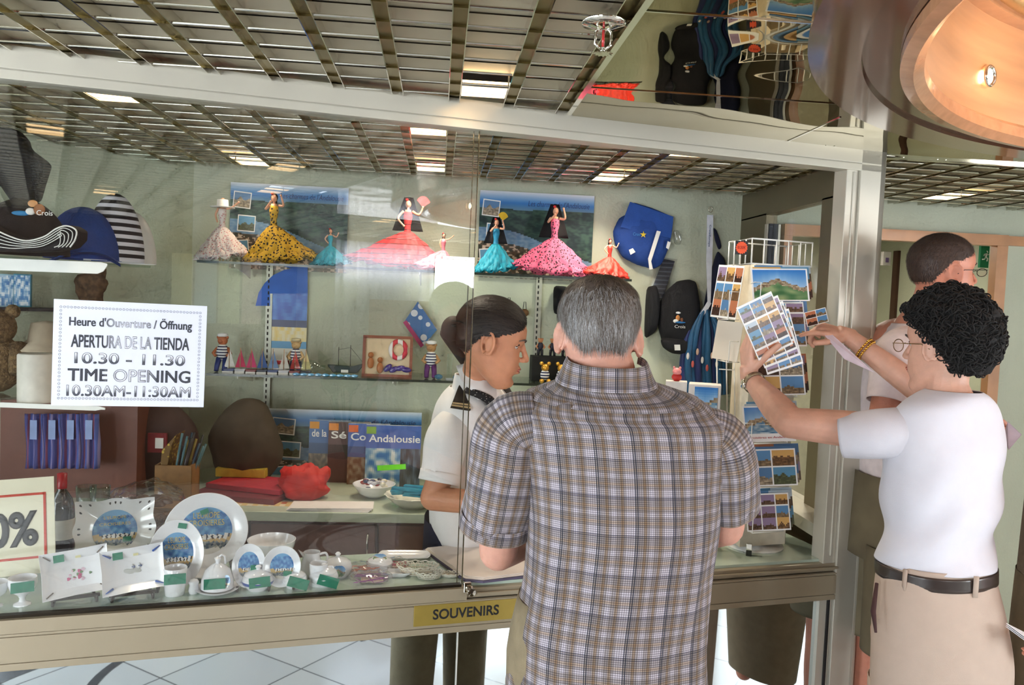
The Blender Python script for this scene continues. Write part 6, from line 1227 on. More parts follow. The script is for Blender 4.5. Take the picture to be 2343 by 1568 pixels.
# ---------------------------------------------------------------- postcard rack
RA, RB_, RC_ = at(1713, 700, 2.62), at(1851, 700, 2.70), at(1661, 700, 2.80); e1 = V((RB_.x-RA.x, RB_.y-RA.y, 0)); e2 = V((RC_.x-RA.x, RC_.y-RA.y, 0)); e1n, e2n = e1.normalized(), e2.normalized()
ztop = at(1713, 546, 2.62).z; zb2 = at(1713, 603, 2.62).z; root = V((RA.x, RA.y, 0))+e1*.5+e2*.5
t = thing('postcard_rack', 'white wire postcard rack standing on the counter at the right end', 'rack', (root.x, root.y, CT)); wire = M('white_wire', (240, 238, 230), .35)
def pr(u, v, z): return V((RA.x, RA.y, 0))+e1*u+e2*v+V((0, 0, z))
for z in (ztop, zb2): b = MB(); b.tube([pr(0, 0, z), pr(1, 0, z), pr(1, 1, z), pr(0, 1, z)], .0026, 8, closed=True); b.build('top_rim', wire, t, world=True)
for k in range(6):
    for side in (lambda f: (f, 0), lambda f: (f, 1)): u, v = side(k/5); MB().tube([pr(u, v, ztop), pr(u, v, zb2)], .0022, 8).build('upright_wire', wire, t, world=True)
for k in (1, 2, 3):
    for u in (0, 1): MB().tube([pr(u, k/4, ztop), pr(u, k/4, zb2)], .0022, 8).build('upright_wire', wire, t, world=True)
MB().tube([pr(.5, .5, CT), pr(.5, .5, zb2)], .008, 12).build('post', wire, t, world=True); MB().lathe([(0, 0), (.10, 0), (.10, .006), (.012, .012), (.009, .03)], n=40).build('base', wire, t)
cbm = M('kraft_back', (196, 178, 150), .8)
for (u0_, v0_, u1_, v1_) in ((.12, .12, .88, .12), (.12, .12, .12, .88), (.88, .12, .88, .88), (.12, .88, .88, .88)): b = MB(); b.hull8([pr(u0_, v0_, CT+.02), pr(u1_, v1_, CT+.02), pr(u1_+.01, v1_+.01, CT+.02), pr(u0_+.01, v0_+.01, CT+.02)], [pr(u0_, v0_, zb2), pr(u1_, v1_, zb2), pr(u1_+.01, v1_+.01, zb2), pr(u0_+.01, v0_+.01, zb2)]); b.build('inner_panel', M('ivory_panel', (222, 212, 192), .7), t, world=True, smooth=False)
T = frame(pr(-.0, .30, (ztop+zb2)/2+.006)-e1n*.004-e2n*.004+e1n*.0, e1n*.9-e2n*.5, -e2n*.8-e1n*.5); pts = []
for k in range(32): a = 2*math.pi*k/32; r = 1 if k % 2 else .84; pts.append((.019*r*math.cos(a)*1.05, .019*r*math.sin(a)*1.1))
T = frame(at(1697, 567, 2.60), r0, -fh); b = MB(); b.T = T; b.box((0, 0, -.001), (.040, .044, .001)); b.build('price_card', ink, t, world=True, smooth=False); b = MB(); b.T = T; b.prism(pts, .001); b.build('price_star', M('orange_star', (246, 92, 48), .6), t, world=True, smooth=False); text('0.20€'[:5], .014, M('dark_red_ink', (150, 24, 16), .6), T @ Matrix.Translation((0, 0, .001)), t, 'price_lettering', w=.026)
def card(W_, H_, c, x, n_, fn, label, group='postcards in the wire rack', pockets=True, words=None, extra=0):
    T = frame(c, x, n_); o = picture('postcard', W_, H_, fn, T, None, 36, 26, rough=.25); o.name = 'postcard'; tag(o, label, 'postcard', group)
    if words: text(words, .01, M('crimson_ink', (170, 20, 40), .6), Matrix.Translation((0, -H_*.38, .0009)), o, 'printed_lettering', w=W_*.86, local=True)
    return o
rowsR = [(1785, 652, 138, 76, scene_card(11), 'postcard of a park with riders in the top right pocket', None, .0), (1800, 742, 90, 104, montage(31, 2, 4), 'postcard of tiled small views, second row, right pocket', None, 0), (1783, 862, 122, 86, montage(33, 2, 2), 'postcard with blue skies and a cathedral, third row', None, 0), (1760, 970, 124, 82, scene_card(12, True), 'postcard with a white ship and red title, fourth row', 'Croisières en Andalousie', 0), (1765, 1070, 122, 84, montage(37, 2, 2), 'postcard with a red fortress and sunset, fifth row', None, 0), (1757, 1172, 106, 84, montage(44, 3, 3), 'postcard with yellow fields, bottom row', None, 0)]
nR, nL = -e2n, -e1n
for px, py, wpx, hpx, fn, lb, wd, _ in rowsR:
    c = at(px, py, 2.60); tl = UP*.22; W_, H_ = mm(wpx, 2.6), mm(hpx, 2.6)
    for k in (2, 1): q = c-nR*(.010*k)+e1n*(.012*k)+UP*.006*k; o = picture('postcard', W_, H_, montage(px+k, 2, 2), frame(q, e1n, nR+tl), None, 10, 8); tag(o, ['nearer', 'farther'][k-1]+' card edge peeping out behind the '+lb.replace('postcard ', '')[:36], 'postcard', 'postcards in the wire rack')
    card(W_, H_, c, e1n, nR+tl, fn, lb, words=wd)
    b = MB(); z = -H_/2-.004; f0 = c+nR*.008
    for s in (-1, 1): x = s*W_*.40; b.tube([c+e1n*(x+s*.024)+nR*-.02+UP*(.0), f0+e1n*(x+s*.024)+UP*.004, f0+e1n*x+UP*.004, f0+e1n*x+UP*z, c+e1n*x+UP*z-nR*.03], .0016, 6)
    b.tube([f0+e1n*(-W_*.4)+UP*z, f0+e1n*(W_*.4)+UP*z], .0016, 6)
    b.build('wire_pocket', wire, t, world=True)
for py, hpx, lb in ((668, 122, 'narrow view of old towns postcard in the left pocket'), (780, 90, 'blank back of a postcard below the left pocket card')):
    c = at(1664, py, 2.70); W_, H_ = .105, mm(hpx, 2.7); card(W_, H_, c, -e2n*1.0+e1n*-.0, nL+V((0, 0, .12))-e2n*.35, montage(51+py, 3, 3) if py < 700 else (lambda u, v: (226, 216, 200)), lb)
    b = MB(); f0 = c+nL*.012
    for s in (-1, 1): b.tube([c+e2n*(s*.045)+e1n*.03+UP*.0, f0+e2n*(s*.045), f0+e2n*(s*.045)+UP*(-H_/2-.003), c+e1n*.03+e2n*(s*.045)+UP*(-H_/2-.003)], .0016, 6)
    b.tube([f0-e2n*.045+UP*(-H_/2-.003), f0+e2n*.045+UP*(-H_/2-.003)], .0016, 6); b.build('wire_pocket', wire, t, world=True)
b = MB(); 
for px in (1640, 1662, 1680): b.tube([at(px, 798, 2.74), at(px+2, 1000, 2.74)], .0022, 6)
b.tube([at(1636, 798, 2.74), at(1684, 802, 2.70)], .0024, 6); b.tube([at(1645, 845, 2.74), at(1680, 847, 2.72)], .0018, 6); b.build('side_frame', wire, t, world=True)
# cards in the hands
Hc = at(1752, 745, 2.255)
for k, (dx, dy, dr, lb) in enumerate(((0, 0, 0, 'front postcard of small tiled views held in the raised hand'), (12, 8, -.04, 'second postcard fanned just behind the front held one'), (20, 20, -.09, 'third postcard fanned behind the second held one'), (30, 36, -.14, 'rearmost postcard of the fan held in the hand'))):
    c = at(1750+dx, 746+dy, 2.240+.006*k); a = math.radians(27)+dr; x = r0*math.cos(a)+UP*math.sin(a); card(mm(90, 2.255), mm(132, 2.255), c, x, -fh+r0*.12, montage(60+k, 3, 6), lb, 'postcards held in the raised hand')
q = [at(1882, 762, 2.37), at(1902, 764, 2.37), at(2000, 853, 2.30), at(1932, 822, 2.34)]; b = MB(); nn = (q[1]-q[0]).cross(q[3]-q[0]).normalized()*.0006; b.hull8([p-nn for p in q], [p+nn for p in q]); t2 = tag(b.build('pink_leaflet', M('pink_paper', (226, 206, 216), .7), smooth=False), 'pale pink leaflet hanging from the hand with the gold bracelet', 'leaflet')
card(mm(50, 2.40), mm(34, 2.40), at(1868, 726, 2.405), r0+UP*.3, -fh, montage(71, 2, 2), 'small postcard pinched between finger and thumb of the farther hand', 'postcards held in the raised hand')
q = [at(2306, 965, 2.14), at(2338, 995, 2.14), at(2308, 1030, 2.16), at(2296, 1000, 2.18)]; b = MB(); b.hull8(q, [p+fh*.001 for p in q]); tag(b.build('pink_envelope', MC['pink_paper'], smooth=False), 'pink card corner showing beyond the white T-shirt', 'card')
q = [at(2302, 1427, 1.86), at(2352, 1452, 1.88), at(2420, 1452, 1.86), at(2360, 1470, 1.84)]
for k in range(3): z = UP*(-.004*k); b = MB(); b.hull8([p+z for p in q], [p+z+UP*.0012 for p in q]); tag(b.build('leaflet', paper, smooth=False), ['topmost', 'middle', 'lowest'][k]+' white leaflet in the hand at the right edge', 'leaflet', 'leaflets held at the right edge')
# ---------------------------------------------------------------- middle shelf
def sh(name, label, cat, px, Y=3.5, z=SH2, group=None, rz=0, sc=1): p = ony(px, 850, Y); return thing(name, label, cat, (p.x, Y, z), rz, group, sc)
D2 = 3.5; ppm = F/D2
def sailboat(px, sail, hull, label):
    t = sh('model_sailboat', label, 'model boat', px, 3.47, group='small model sailboats on the lower shelf')
    pts = [(-.024, .012), (-.018, 0), (.018, 0), (.026, .014)]; MB().prism(pts, .018, o=(0, 0, .004), x=(1, 0, 0), y=(0, 0, 1)).build('hull', M('hull_%d_%d_%d' % hull, hull, .4), t, smooth=False, bevel=.002)
    MB().box((0, 0, .003), (.05, .024, .006)).build('stand', white, t, smooth=False); MB().tube([(0, 0, .015), (0, 0, .105)], .0012, 6).build('mast', wood, t)
    for pts_, n_ in (([(.002, .024), (.024, .024), (.002, .098)], 'mainsail'), ([(-.002, .022), (-.020, .022), (-.002, .085)], 'jib')): MB().prism(pts_, .001, x=(1, 0, 0), y=(0, 0, 1)).build(n_, M('sail_%d_%d_%d' % sail, sail, .7), t, smooth=False)
cols = [((228, 226, 220), 'white'), ((196, 50, 90), 'pink'), ((200, 60, 110), 'magenta'), ((54, 90, 150), 'blue'), ((110, 140, 180), 'pale blue'), ((206, 200, 190), 'grey-white'), ((190, 44, 44), 'red'), ((214, 190, 130), 'cream-yellow')]
for k, (c_, nm) in enumerate(cols): sailboat(524+k*25, c_, [(40, 60, 110), (190, 190, 196), (120, 40, 40), (30, 40, 60)][k % 4], 'small model sailboat with %s sails, in the shelf row' % nm)
def figurine(name, label, px, H, top=(236, 236, 236), legs=(30, 60, 130), skin=(206, 140, 96), striped=True, hat=(240, 240, 240), Y=3.5, z=SH2, sit=False, group=None, hair=None):
    t = sh(name, label, 'figurine', px, Y, z, group); sm = M('fig_skin_%d_%d' % skin[:2], skin, .5)
    b = MB(); b.ball((0, 0, H*.82), (H*.13, H*.12, H*.13)); b.ball((-H*.03, -H*.11, H*.80), (H*.06, H*.05, H*.045)); [b.ball((s*H*.11, 0, H*.90), H*.045) for s in (-1, 1)]; b.build('head', sm, t)
    bm = stripes('sailor_stripes', (236, 236, 236), [(0, (236, 236, 236)), (.55, (30, 40, 80))], 2, .012) if striped else M('fig_top_%d_%d_%d' % top, top, .6)
    b = MB(); b.ball((0, 0, H*.52), (H*.16, H*.14, H*.22)); b.build('torso', bm, t); b = MB()
    for s in (-1, 1): b.tube([(s*H*.12, 0, H*.62), (s*H*.22, -H*.06, H*.48), (s*H*.14, -H*.14, H*.42)], [H*.05, H*.045, H*.04], 8)
    b.build('arms', sm, t); b = MB()
    for s in (-1, 1): b.tube([(s*H*.08, 0, H*.35), (s*H*.10, -H*.10 if sit else 0, H*.18), (s*H*.10, -H*.20 if sit else -.002, H*.035)], [H*.08, H*.07, H*.06], 8)
    b.build('trousers', M('fig_legs_%d_%d_%d' % legs, legs, .6), t)
    if hat: MB().lathe([(0, H*1.02), (H*.13, H*1.0), (H*.14, H*.94), (H*.11, H*.92)], n=20).build('cap', M('fig_hat_%d_%d_%d' % hat, hat, .6), t)
    return t
figurine('sailor_figurine', 'large sitting sailor figurine in striped shirt beside the notice', 508, .16, sit=True, skin=(190, 110, 70), group=None)
figurine('sailor_figurine', 'small sailor figurine standing before the wall calendar', 676, .15, skin=(206, 170, 120), hat=(206, 190, 150))
figurine('bear_figurine', 'bear in striped jersey and purple trousers right of the framed picture', 985, .16, skin=(186, 140, 90), legs=(96, 40, 110), sit=True)
t = sh('drum_box', 'small round red and white box between the sailor figurines', 'box', 642, 3.52, SH2+.0); MB().lathe([(0, 0), (.035, 0), (.035, .05), (.03, .058), (0, .06)], n=30).build('body', stripes('red_white', (230, 226, 220), [(0, (230, 226, 220)), (.7, (196, 50, 60))], 2, .055), t, auto=50)
t = sh('bottle_ornament', 'clear glass bottle ornament lying right of the sailboats', 'ornament', 698, 3.49, SH2+.03); b = MB(); b.T = Matrix.Rotation(math.pi/2, 4, 'Y'); b.lathe([(0, -.07), (.030, -.06), (.034, .0), (.03, .04), (.012, .06), (.011, .085)], n=28); b.build('bottle', shelf_g, t); MB().box((0, 0, -.027), (.09, .03, .006)).build('stand', wood, t, smooth=False)
t = sh('model_ship', 'dark model ship with white label behind the blue crystals', 'model ship', 790, 3.50, SH2); MB().prism([(-.075, .045), (-.05, .012), (.05, .012), (.085, .055), (.03, .04)], .04, x=(1, 0, 0), y=(0, 0, 1)).build('hull', M('dark_green_hull', (24, 40, 44), .4), t, smooth=False, bevel=.003)
b = MB(); [b.tube([(x, 0, .03), (x, 0, h)], .0015, 6) for x, h in ((-.03, .12), (.02, .13))]; b.tube([(-.03, 0, .11), (.02, 0, .12), (.08, 0, .05)], .0008, 4); b.build('rigging', wood_st, t); MB().box((0, -.024, .02), (.03, .002, .012)).build('label', white, t, smooth=False)
t = sh('crystal_cluster', 'pale blue glass pieces along the shelf edge before the model ship', 'ornament', 745, 3.42, SH2); b = MB(); [b.ball((x, 0, .006), (.016, .010, .007), n=8, m=5) for x in (-.12, -.09, -.06, -.03, 0, .03, .06, .09, .12)]; o = b.build('blue_glass', M('pale_blue_glass', (96, 166, 214), .1, coat=1), t, smooth=False)
t = sh('framed_picture', 'wood-framed sailor picture with a red and white lifebuoy, right of the model ship', 'picture', 886, 3.50, SH2); T = Matrix.Translation((0, -.01, .088)) @ Matrix.Rotation(math.radians(84), 4, 'X'); b = MB(); b.T = T; W_, H_ = .20, .165; [b.box(c_, d_) for c_, d_ in (((0, H_/2, 0), (W_+.012, .012, .014)), ((0, -H_/2, 0), (W_+.012, .012, .014)), ((W_/2, 0, 0), (.012, H_, .014)), ((-W_/2, 0, 0), (.012, H_, .014)))]; b.build('frame', M('red_brown_frame', (140, 76, 52), .5), t, smooth=False)
b = MB(); b.T = T; b.box((0, 0, -.002), (W_, H_, .004)); b.build('backing', M('cream_picture', (222, 202, 166), .7, var=.08, scale=20), t, smooth=False)
P = [(.045+.032*math.cos(a), .03+.036*math.sin(a), .008) for a in [i*math.pi/16 for i in range(32)]]; b = MB(); b.T = T; b.tube(P, .010, 8, closed=True); b.build('lifebuoy', stripes('lifebuoy_bands', (236, 232, 228), [(0, (236, 232, 228)), (.5, (206, 50, 70))], 0, .042), t)
for k, x in enumerate((-.07, -.03)): b = MB(); b.T = T; b.ball((x, -.03-.02*k, .012), (.014, .024, .010)); b.ball((x, .004-.02*k, .013), .012); b.build('bear_relief', M('bear_brown', (170, 104, 56), .5), t)
b = MB(); b.T = T; [b.ball((.03+.026*i, -.055+.006*(i % 2), .014), (.022, .012, .010), Matrix.Rotation(.5-.3*i, 3, 'Z')) for i in (-1, 0, 1, 2)]; b.build('dolphin_relief', M('deep_violet_glaze', (60, 40, 130), .15, coat=1), t)
text('Bienvenue', .02, wood_st, T @ Matrix.Translation((-.045, .05, .002)), t, 'caption_lettering', w=.08, local=True, shear=.3) if 0 else None
t = sh('glass_column', 'clear tall glass column ornament left of the clerk', 'ornament', 1028, 3.47, SH2); MB().box((0, 0, .058), (.022, .022, .105)).build('column', shelf_g, t, smooth=False, bevel=.001); MB().box((0, 0, .003), (.03, .03, .006)).build('base', M('grey_base', (170, 176, 180), .3), t, smooth=False)
for k, px in enumerate((1004, 1046)): t = sh('crystal_ornament', ['small round crystal ornament below the striped bear', 'small blue crystal ornament right of the glass column'][k], 'ornament', px, 3.45, SH2); MB().ball((0, 0, .012), (.018, .014, .012), n=10, m=6).build('crystal', M('blue_crystal', (70, 120, 150), .08, coat=1), t, smooth=False)
# pennant and wall prints
W0 = YB-.012
c = ony(955, 752, W0); t = thing('pennant', 'blue diamond-shaped printed pennant hanging above the framed picture', 'pennant', c)
P = [(956, 690), (1000, 755), (975, 785), (962, 793), (924, 738)]; q = [ony(x, y, W0-.02) for x, y in P]; cc = sum(q, V((0, 0, 0)))/5; b = MB(); b.prism([((p-cc).x, (p-cc).z) for p in q], .004, o=cc, x=(1, 0, 0), y=(0, 0, 1)); b.build('card', spots('pennant_print', (60, 120, 180), (226, 230, 236), 22, .34), t, world=True, smooth=False); b = MB(); qq = [ony(x, y, W0-.024) for x, y in ((922, 738), (930, 733), (970, 790), (963, 796))]; b.prism([((p-cc).x, (p-cc).z) for p in qq], .002, o=cc-V((0, .004, 0)), x=(1, 0, 0), y=(0, 0, 1)); b.build('edge_strip', M('magenta_strip', (176, 40, 110), .6), t, world=True, smooth=False)
def flat(name, label, cat, x0_, x1_, y0_, y1_, fn, Y=W0, th=.004, group=None, res=(24, 20)):
    a, c_ = ony(x0_, (y0_+y1_)/2, Y), ony(x1_, (y0_+y1_)/2, Y); ctr = (a+c_)/2; Hh = ony((x0_+x1_)/2, y0_, Y).z-ony((x0_+x1_)/2, y1_, Y).z; t = thing(name, label, cat, (ctr.x, Y, ctr.z), 0, group); picture('print', (c_-a).length, Hh, fn, Matrix.Rotation(math.pi/2, 4, 'X'), t, *res, local=True, th=th); return t
def beach(u, v):
    if v > .62: return mixc((30, 80, 180), (70, 130, 214), .5+nz(u*6, v*6))
    if v > .5: return (24, 44, 96)
    if v > .32: return mixc((236, 200, 90), (240, 232, 200), .5+nz(u*9, v*9))
    if v > .22: return (60, 150, 200)
    return (222, 216, 196)
flat('wall_calendar', 'hanging beach calendar in blue and yellow above the small sailor figurine', 'calendar', 618, 702, 668, 830, beach)
pts = [ony(x, y, W0-.004) for x, y in [(585, 700), (592, 670), (606, 648), (625, 630), (650, 618), (680, 612), (704, 612), (704, 672), (618, 672), (618, 700)]]; c = sum(pts, V((0, 0, 0)))/len(pts); t = thing('reflection_board', 'bright blue arched board standing in for a reflection above the calendar', 'board', c); MB().prism([((p-c).x, (p-c).z) for p in pts], .006, x=(1, 0, 0), y=(0, 0, 1)).build('board', M('blue_reflection', (40, 100, 196), .6, var=.12, scale=6), t, smooth=False)  # blue reflection in the glass, built as a coloured board on the wall
# keyring purses on the wall
for k, (px, py, col, lb) in enumerate(((1164, 706, (30, 22, 24), 'tiny black keyring purse hanging above the clerk'), (1200, 716, (126, 92, 56), 'tiny brown keyring purse with a long strap nearest the upright'), (1186, 742, (110, 70, 44), 'tiny tan keyring purse hanging lowest by the upright'), (1074, 726, (120, 30, 50), 'dark red bag hanging at the pane edge above the clerk'))):
    sc_ = 2.3 if k == 3 else 1; c = ony(px, py, W0-.02); t = thing('keyring_purse', lb, 'purse', c, 0, 'small purses hung on the wall'); b = MB(); b.ball((0, 0, 0), (.020*sc_, .012, .018*sc_*(1.3 if k == 3 else 1))); b.build('pouch', M('purse_%d' % k, col, .6, var=.15, scale=60), t); b = MB(); b.tube([(-.008, 0, .012*sc_), (-.004, 0, .05), (.004, 0, .05), (.008, 0, .012*sc_)], .0016, 6); b.build('strap', rubber, t)
# black riser box with gilded bears and small figures
c = ony(1268, 850, 3.52); t = thing('riser_box', 'black display riser box on the lower shelf right of the clerk', 'box', (c.x, 3.56, SH2)); MB().box((0, 0, .055), (.20, .10, .108)).build('box', M('matt_black_card', (16, 16, 18), .8), t, smooth=False, bevel=.002)
gold2 = M('gilded_bear', (214, 160, 62), .3, .6)
for k, px in enumerate((1247, 1284)):
    t = sh('gilded_bear', ['gilded bear figurine in a striped jersey, left of the pair', 'gilded bear figurine in a striped jersey, right of the pair'][k], 'figurine', px, 3.45, SH2, 'gilded bear figurines before the black riser'); b = MB(); b.ball((0, 0, .066), .017); [b.ball((s*.016, 0, .084), .009) for s in (-1, 1)]; [b.ball((s*.015, -.02, .010), (.010, .016, .010)) for s in (-1, 1)]; b.ball((0, -.014, .062), .008); b.build('figure', gold2, t)
    MB().ball((0, 0, .035), (.020, .017, .024)).build('jersey', stripes('sailor_stripes', (236, 236, 236), [(0, (236, 236, 236)), (.55, (30, 40, 80))], 2, .012), t)
for k, px in enumerate((1234, 1262, 1290)): figurine('couple_figurine', ['small dark-clothed figurine, leftmost on the black riser', 'small dark-clothed figurine in the middle of the black riser', 'small dark-clothed figurine nearest the grey head on the riser'][k], px, .085, top=(40, 44, 66), legs=(34, 34, 44), striped=False, hat=None, z=SH2+.109, Y=3.54, group='small figurines on the black riser')
# pig figurine on a tiered card display behind the plaid shoulder
c = at(1612, 905, 2.72); t = thing('card_display', 'pale display box with a blue card in front of the scarves', 'display box', (c.x, c.y, CT), face_rz(c)); hz_ = at(1612, 878, 2.72).z-CT; MB().box((0, 0, hz_/2), (.105, .08, hz_)).build('box', M('pale_box_card', (222, 216, 210), .7), t, smooth=False, bevel=.002); picture('blue_card', .075, .10, scene_card(14), Matrix.Translation((.005, -.0415, hz_-.058)) @ Matrix.Rotation(math.pi/2, 4, 'X'), t, 12, 12, local=True)
c = at(1548, 872, 2.74); t = thing('riser_block', 'small pale block carrying the red-jacketed pig figurine', 'block', (c.x, c.y, CT), face_rz(c)); hb = c.z-CT; MB().box((0, 0, hb/2), (.07, .06, hb)).build('block', MC['pale_box_card'], t, smooth=False)
t = thing('pig_figurine', 'pink pig figurine in a red jacket above the plaid shoulder', 'figurine', (c.x, c.y, CT+hb), face_rz(c)); b = MB(); b.ball((0, 0, .032), (.015, .014, .013)); b.ball((-.004, -.013, .030), (.006, .005, .004)); [b.ball((s*.010, 0, .045), (.004, .003, .005)) for s in (-1, 1)]; b.build('head', M('pig_pink', (236, 150, 150), .5), t); MB().ball((0, 0, .013), (.017, .013, .014)).build('jacket', M('pig_red', (190, 40, 36), .5), t)
# ---------------------------------------------------------------- worktop goods
def wt(name, label, cat, px, py, group=None, rz=0, z=WT): p = onz(px, py, z); return thing(name, label, cat, p, rz, group), (p-EYEP).dot(fw)
for k, (x0_, x1_, ttl, bgc, dk_, fl) in enumerate(((706, 800, 'de la', (64, 104, 160), (96, 92, 90), (214, 150, 60)), (750, 846, 'Sé', (86, 58, 56), (190, 160, 60), (222, 140, 60)), (795, 890, 'Co', (70, 96, 170), (110, 74, 50), (226, 110, 60)), (836, 962, 'Andalousie', (56, 90, 168), (40, 54, 60), (130, 170, 70)))):
    Y = 3.50-.03*k; a, c_ = ony(x0_, 1045, Y), ony(x1_, 1045, Y); ctr = (a+c_)/2; W_ = (c_-a).length; top = ony((x0_+x1_)/2, 962+4*k, Y).z; H_ = top-WT
    t = thing('guidebook', ['blue guidebook lettered de la, leftmost of the four', 'brown guidebook lettered Sé, second in the row', 'blue guidebook lettered Co, third in the row', 'blue guidebook lettered Andalousie, front of the row'][k], 'book', (ctr.x, Y, WT), 0, 'guidebooks standing on the worktop'); MB().box((0, .006, H_/2), (W_, .010, H_)).build('pages', paper, t, smooth=False)
    def cover(u, v, k=k, bgc=bgc, dk_=dk_):
        if v > .62: return mixc(bgc, (190, 200, 220), .15*nz(u*4, v*4)+.1)
        if k == 1: return (206, 166, 50) if abs(u-.62) < .12-.1*(v-.3) and v < .55 else (60, 44, 44)
        if k == 3: return mixc((40, 110, 170), (206, 210, 206), .5+1.2*nz(u*9, v*9, 2)) if u < .62 else mixc((30, 34, 40), (90, 110, 130), .4+nz(u*14, v*6))
        return mixc(dk_, (160, 150, 130), .35+nz(u*12, v*12, k)) if v < .45 else mixc(bgc, dk_, .3)
    T = Matrix.Translation((0, -.0005, H_/2)) @ Matrix.Rotation(math.pi/2, 4, 'X'); picture('cover', W_, H_, cover, T, t, 30, 40, local=True)
    text(ttl, .04, white, T @ Matrix.Translation((-W_*.44, H_*.285, .001)), t, 'title_lettering', w=W_*(.36 if k < 3 else .93), h=H_*.12, local=True, off=.0006, align='LEFT')
    b = MB(); b.T = T @ Matrix.Translation((-W_/2+.022, H_/2-.022, .0012)); b.box((0, 0, 0), (.040, .030, .0008)); o = b.build('corner_label', M('label_%d_%d_%d' % fl, fl, .6), t, smooth=False)
    if k == 3: b = MB(); b.T = T @ Matrix.Translation((-W_*.02, -H_*.18, .002)) @ Matrix.Rotation(.08, 4, 'Z'); b.box((0, 0, 0), (W_*.52, .022, .001)); b.build('fluorescent_sticker', M('neon_green', (120, 240, 40), .5, emit=0), t, smooth=False)
t, d = wt('candy_bowl', 'white bowl of wrapped sweets before the guidebooks', 'bowl', 855, 1138); MB().lathe([(0, 0), (.03, 0), (.06, .02), (.085, .055), (.082, .056), (.055, .024), (0, .01)], n=40).build('bowl', porc, t, auto=50)
for k in range(22): a = random.uniform(0, 6.28); r = random.uniform(0, .055); MB().ball((r*math.cos(a), r*math.sin(a), .045+random.uniform(0, .022)), (.013, .009, .008), n=8, m=5).build('sweet', M('sweet_%d' % (k % 4), [(196, 196, 206), (150, 60, 60), (226, 220, 200), (70, 80, 110)][k % 4], .25, coat=.5), t)
t, d = wt('openwork_bowl', 'openwork bowl filled with turquoise fans beside the clerk', 'bowl', 945, 1160); MB().lathe([(0, 0), (.05, 0), (.09, .03), (.11, .05), (.108, .051), (.05, .01), (0, .006)], n=40, wav=lambda a, i: 1+.03*math.sin(14*a)*(i > 2)).build('bowl', creamp, t, auto=50)
for k in range(7): MB().box((random.uniform(-.04, .04), random.uniform(-.03, .03), .045+.008*k*.6), (.12, .022, .008), Matrix.Rotation(random.uniform(-.4, .4), 3, 'Z')).build('fan', M('turquoise_fan', (24, 130, 160), .5, var=.15), t, smooth=False)
t, d = wt('cloth_bag', 'crumpled bright red cloth bag lying before the guidebooks', 'bag', 696, 1140); b = MB(); b.ball((0, 0, .055), (.095, .07, .075), n=40, m=24); b.v = [v*(1+.28*noise.noise(v*24)+.12*noise.noise(v*60)) for v in b.v]; b.v = [V((v.x, v.y, max(.001, v.z))) for v in b.v]; b.build('bag', M('bright_red_cloth', (206, 40, 36), .7), t)
for k, (px, py, w_, dpt, h_, rz_, col, lb) in enumerate(((545, 1150, .34, .20, .022, -.25, (120, 36, 44), 'dark red folder, lowest of the folder stack'), (560, 1140, .32, .20, .02, -.32, (196, 40, 60), 'bright red folder on top of the darker one'), (525, 1120, .20, .16, .035, -.05, (206, 176, 60), 'yellow box on the red folders'), (500, 1104, .16, .12, .06, .05, (40, 30, 34), 'small dark box standing on the yellow box'))):
    t = tag(MB().box((0, 0, 0), (w_, dpt, h_)).build(['folder', 'folder', 'carton', 'carton'][k], M('box_%d_%d_%d' % col, col, .6), smooth=False, bevel=.002), lb, ['folder', 'folder', 'box', 'box'][k]); zz = WT+[.011, .033, .062, .11][k]; p = onz(px, py, WT); t.location = (p.x+.02*k, p.y+.10, zz); t.rotation_euler = (0, 0, rz_)
p = onz(752, 1168, WT); 
for k in range(4): t = tag(MB().box((0, 0, 0), (.30, .105, .003)).build('leaflet_bundle', M('white_leaflet', (232, 224, 222), .7, var=.02), smooth=False), 'white leaflets, %s layer of the stack by the worktop edge' % ['lowest', 'second', 'third', 'top'][k], 'leaflets', 'white leaflets stacked on the worktop'); t.location = (p.x+.004*k, p.y+.03, WT+.0018+.0034*k); t.rotation_euler = (0, 0, -.04+.03*k)
p = onz(600, 1160, WT); t = picture('stamp_strip', .28, .07, lambda u, v: (226, 196, 130) if (int(u*14) % 2) else ((206, 110, 60) if v > .5 else (240, 226, 196)), Matrix.Translation((p.x, p.y+.04, WT+.001)), None, 28, 4); tag(t, 'strip of orange and yellow printed stickers left of the white leaflets', 'sticker strip')
# left end: pen basket, wrapped basket, carton, bags, towels, bottle
t, d = wt('pen_box', 'upright wooden box full of painted pens left of the red folders', 'pen box', 405, 1150, z=WT); w1 = M('pale_wood_box', (150, 110, 64), .6, var=.1)
for dx_, dy_, sx_, sy_ in ((0, -.05, .13, .008), (0, .05, .13, .008), (-.061, 0, .008, .1), (.061, 0, .008, .1)): MB().box((dx_, dy_, .075), (sx_, sy_, .15)).build('side', w1, t, smooth=False)
MB().prism([(-.065, .0), (-.05, 0), (-.02, .21), (-.0, .26), (-.05, .2)], .11, o=(0, .03, 0), x=(1, 0, 0), y=(0, 0, 1)).build('back_card', spots('pen_box_print', (120, 92, 50), (200, 170, 70), 60, .3), t, smooth=False)
for k in range(16): x, y = random.uniform(-.05, .05), random.uniform(-.03, .03); MB().tube([(x*.6, y, .02), (x+.05, y*1.3, .24+random.uniform(-.03, .03))], .0045, 6).build('pen', M('pen_%d' % (k % 4), [(30, 60, 80), (150, 130, 60), (40, 40, 44), (70, 110, 120)][k % 4], .35), t)
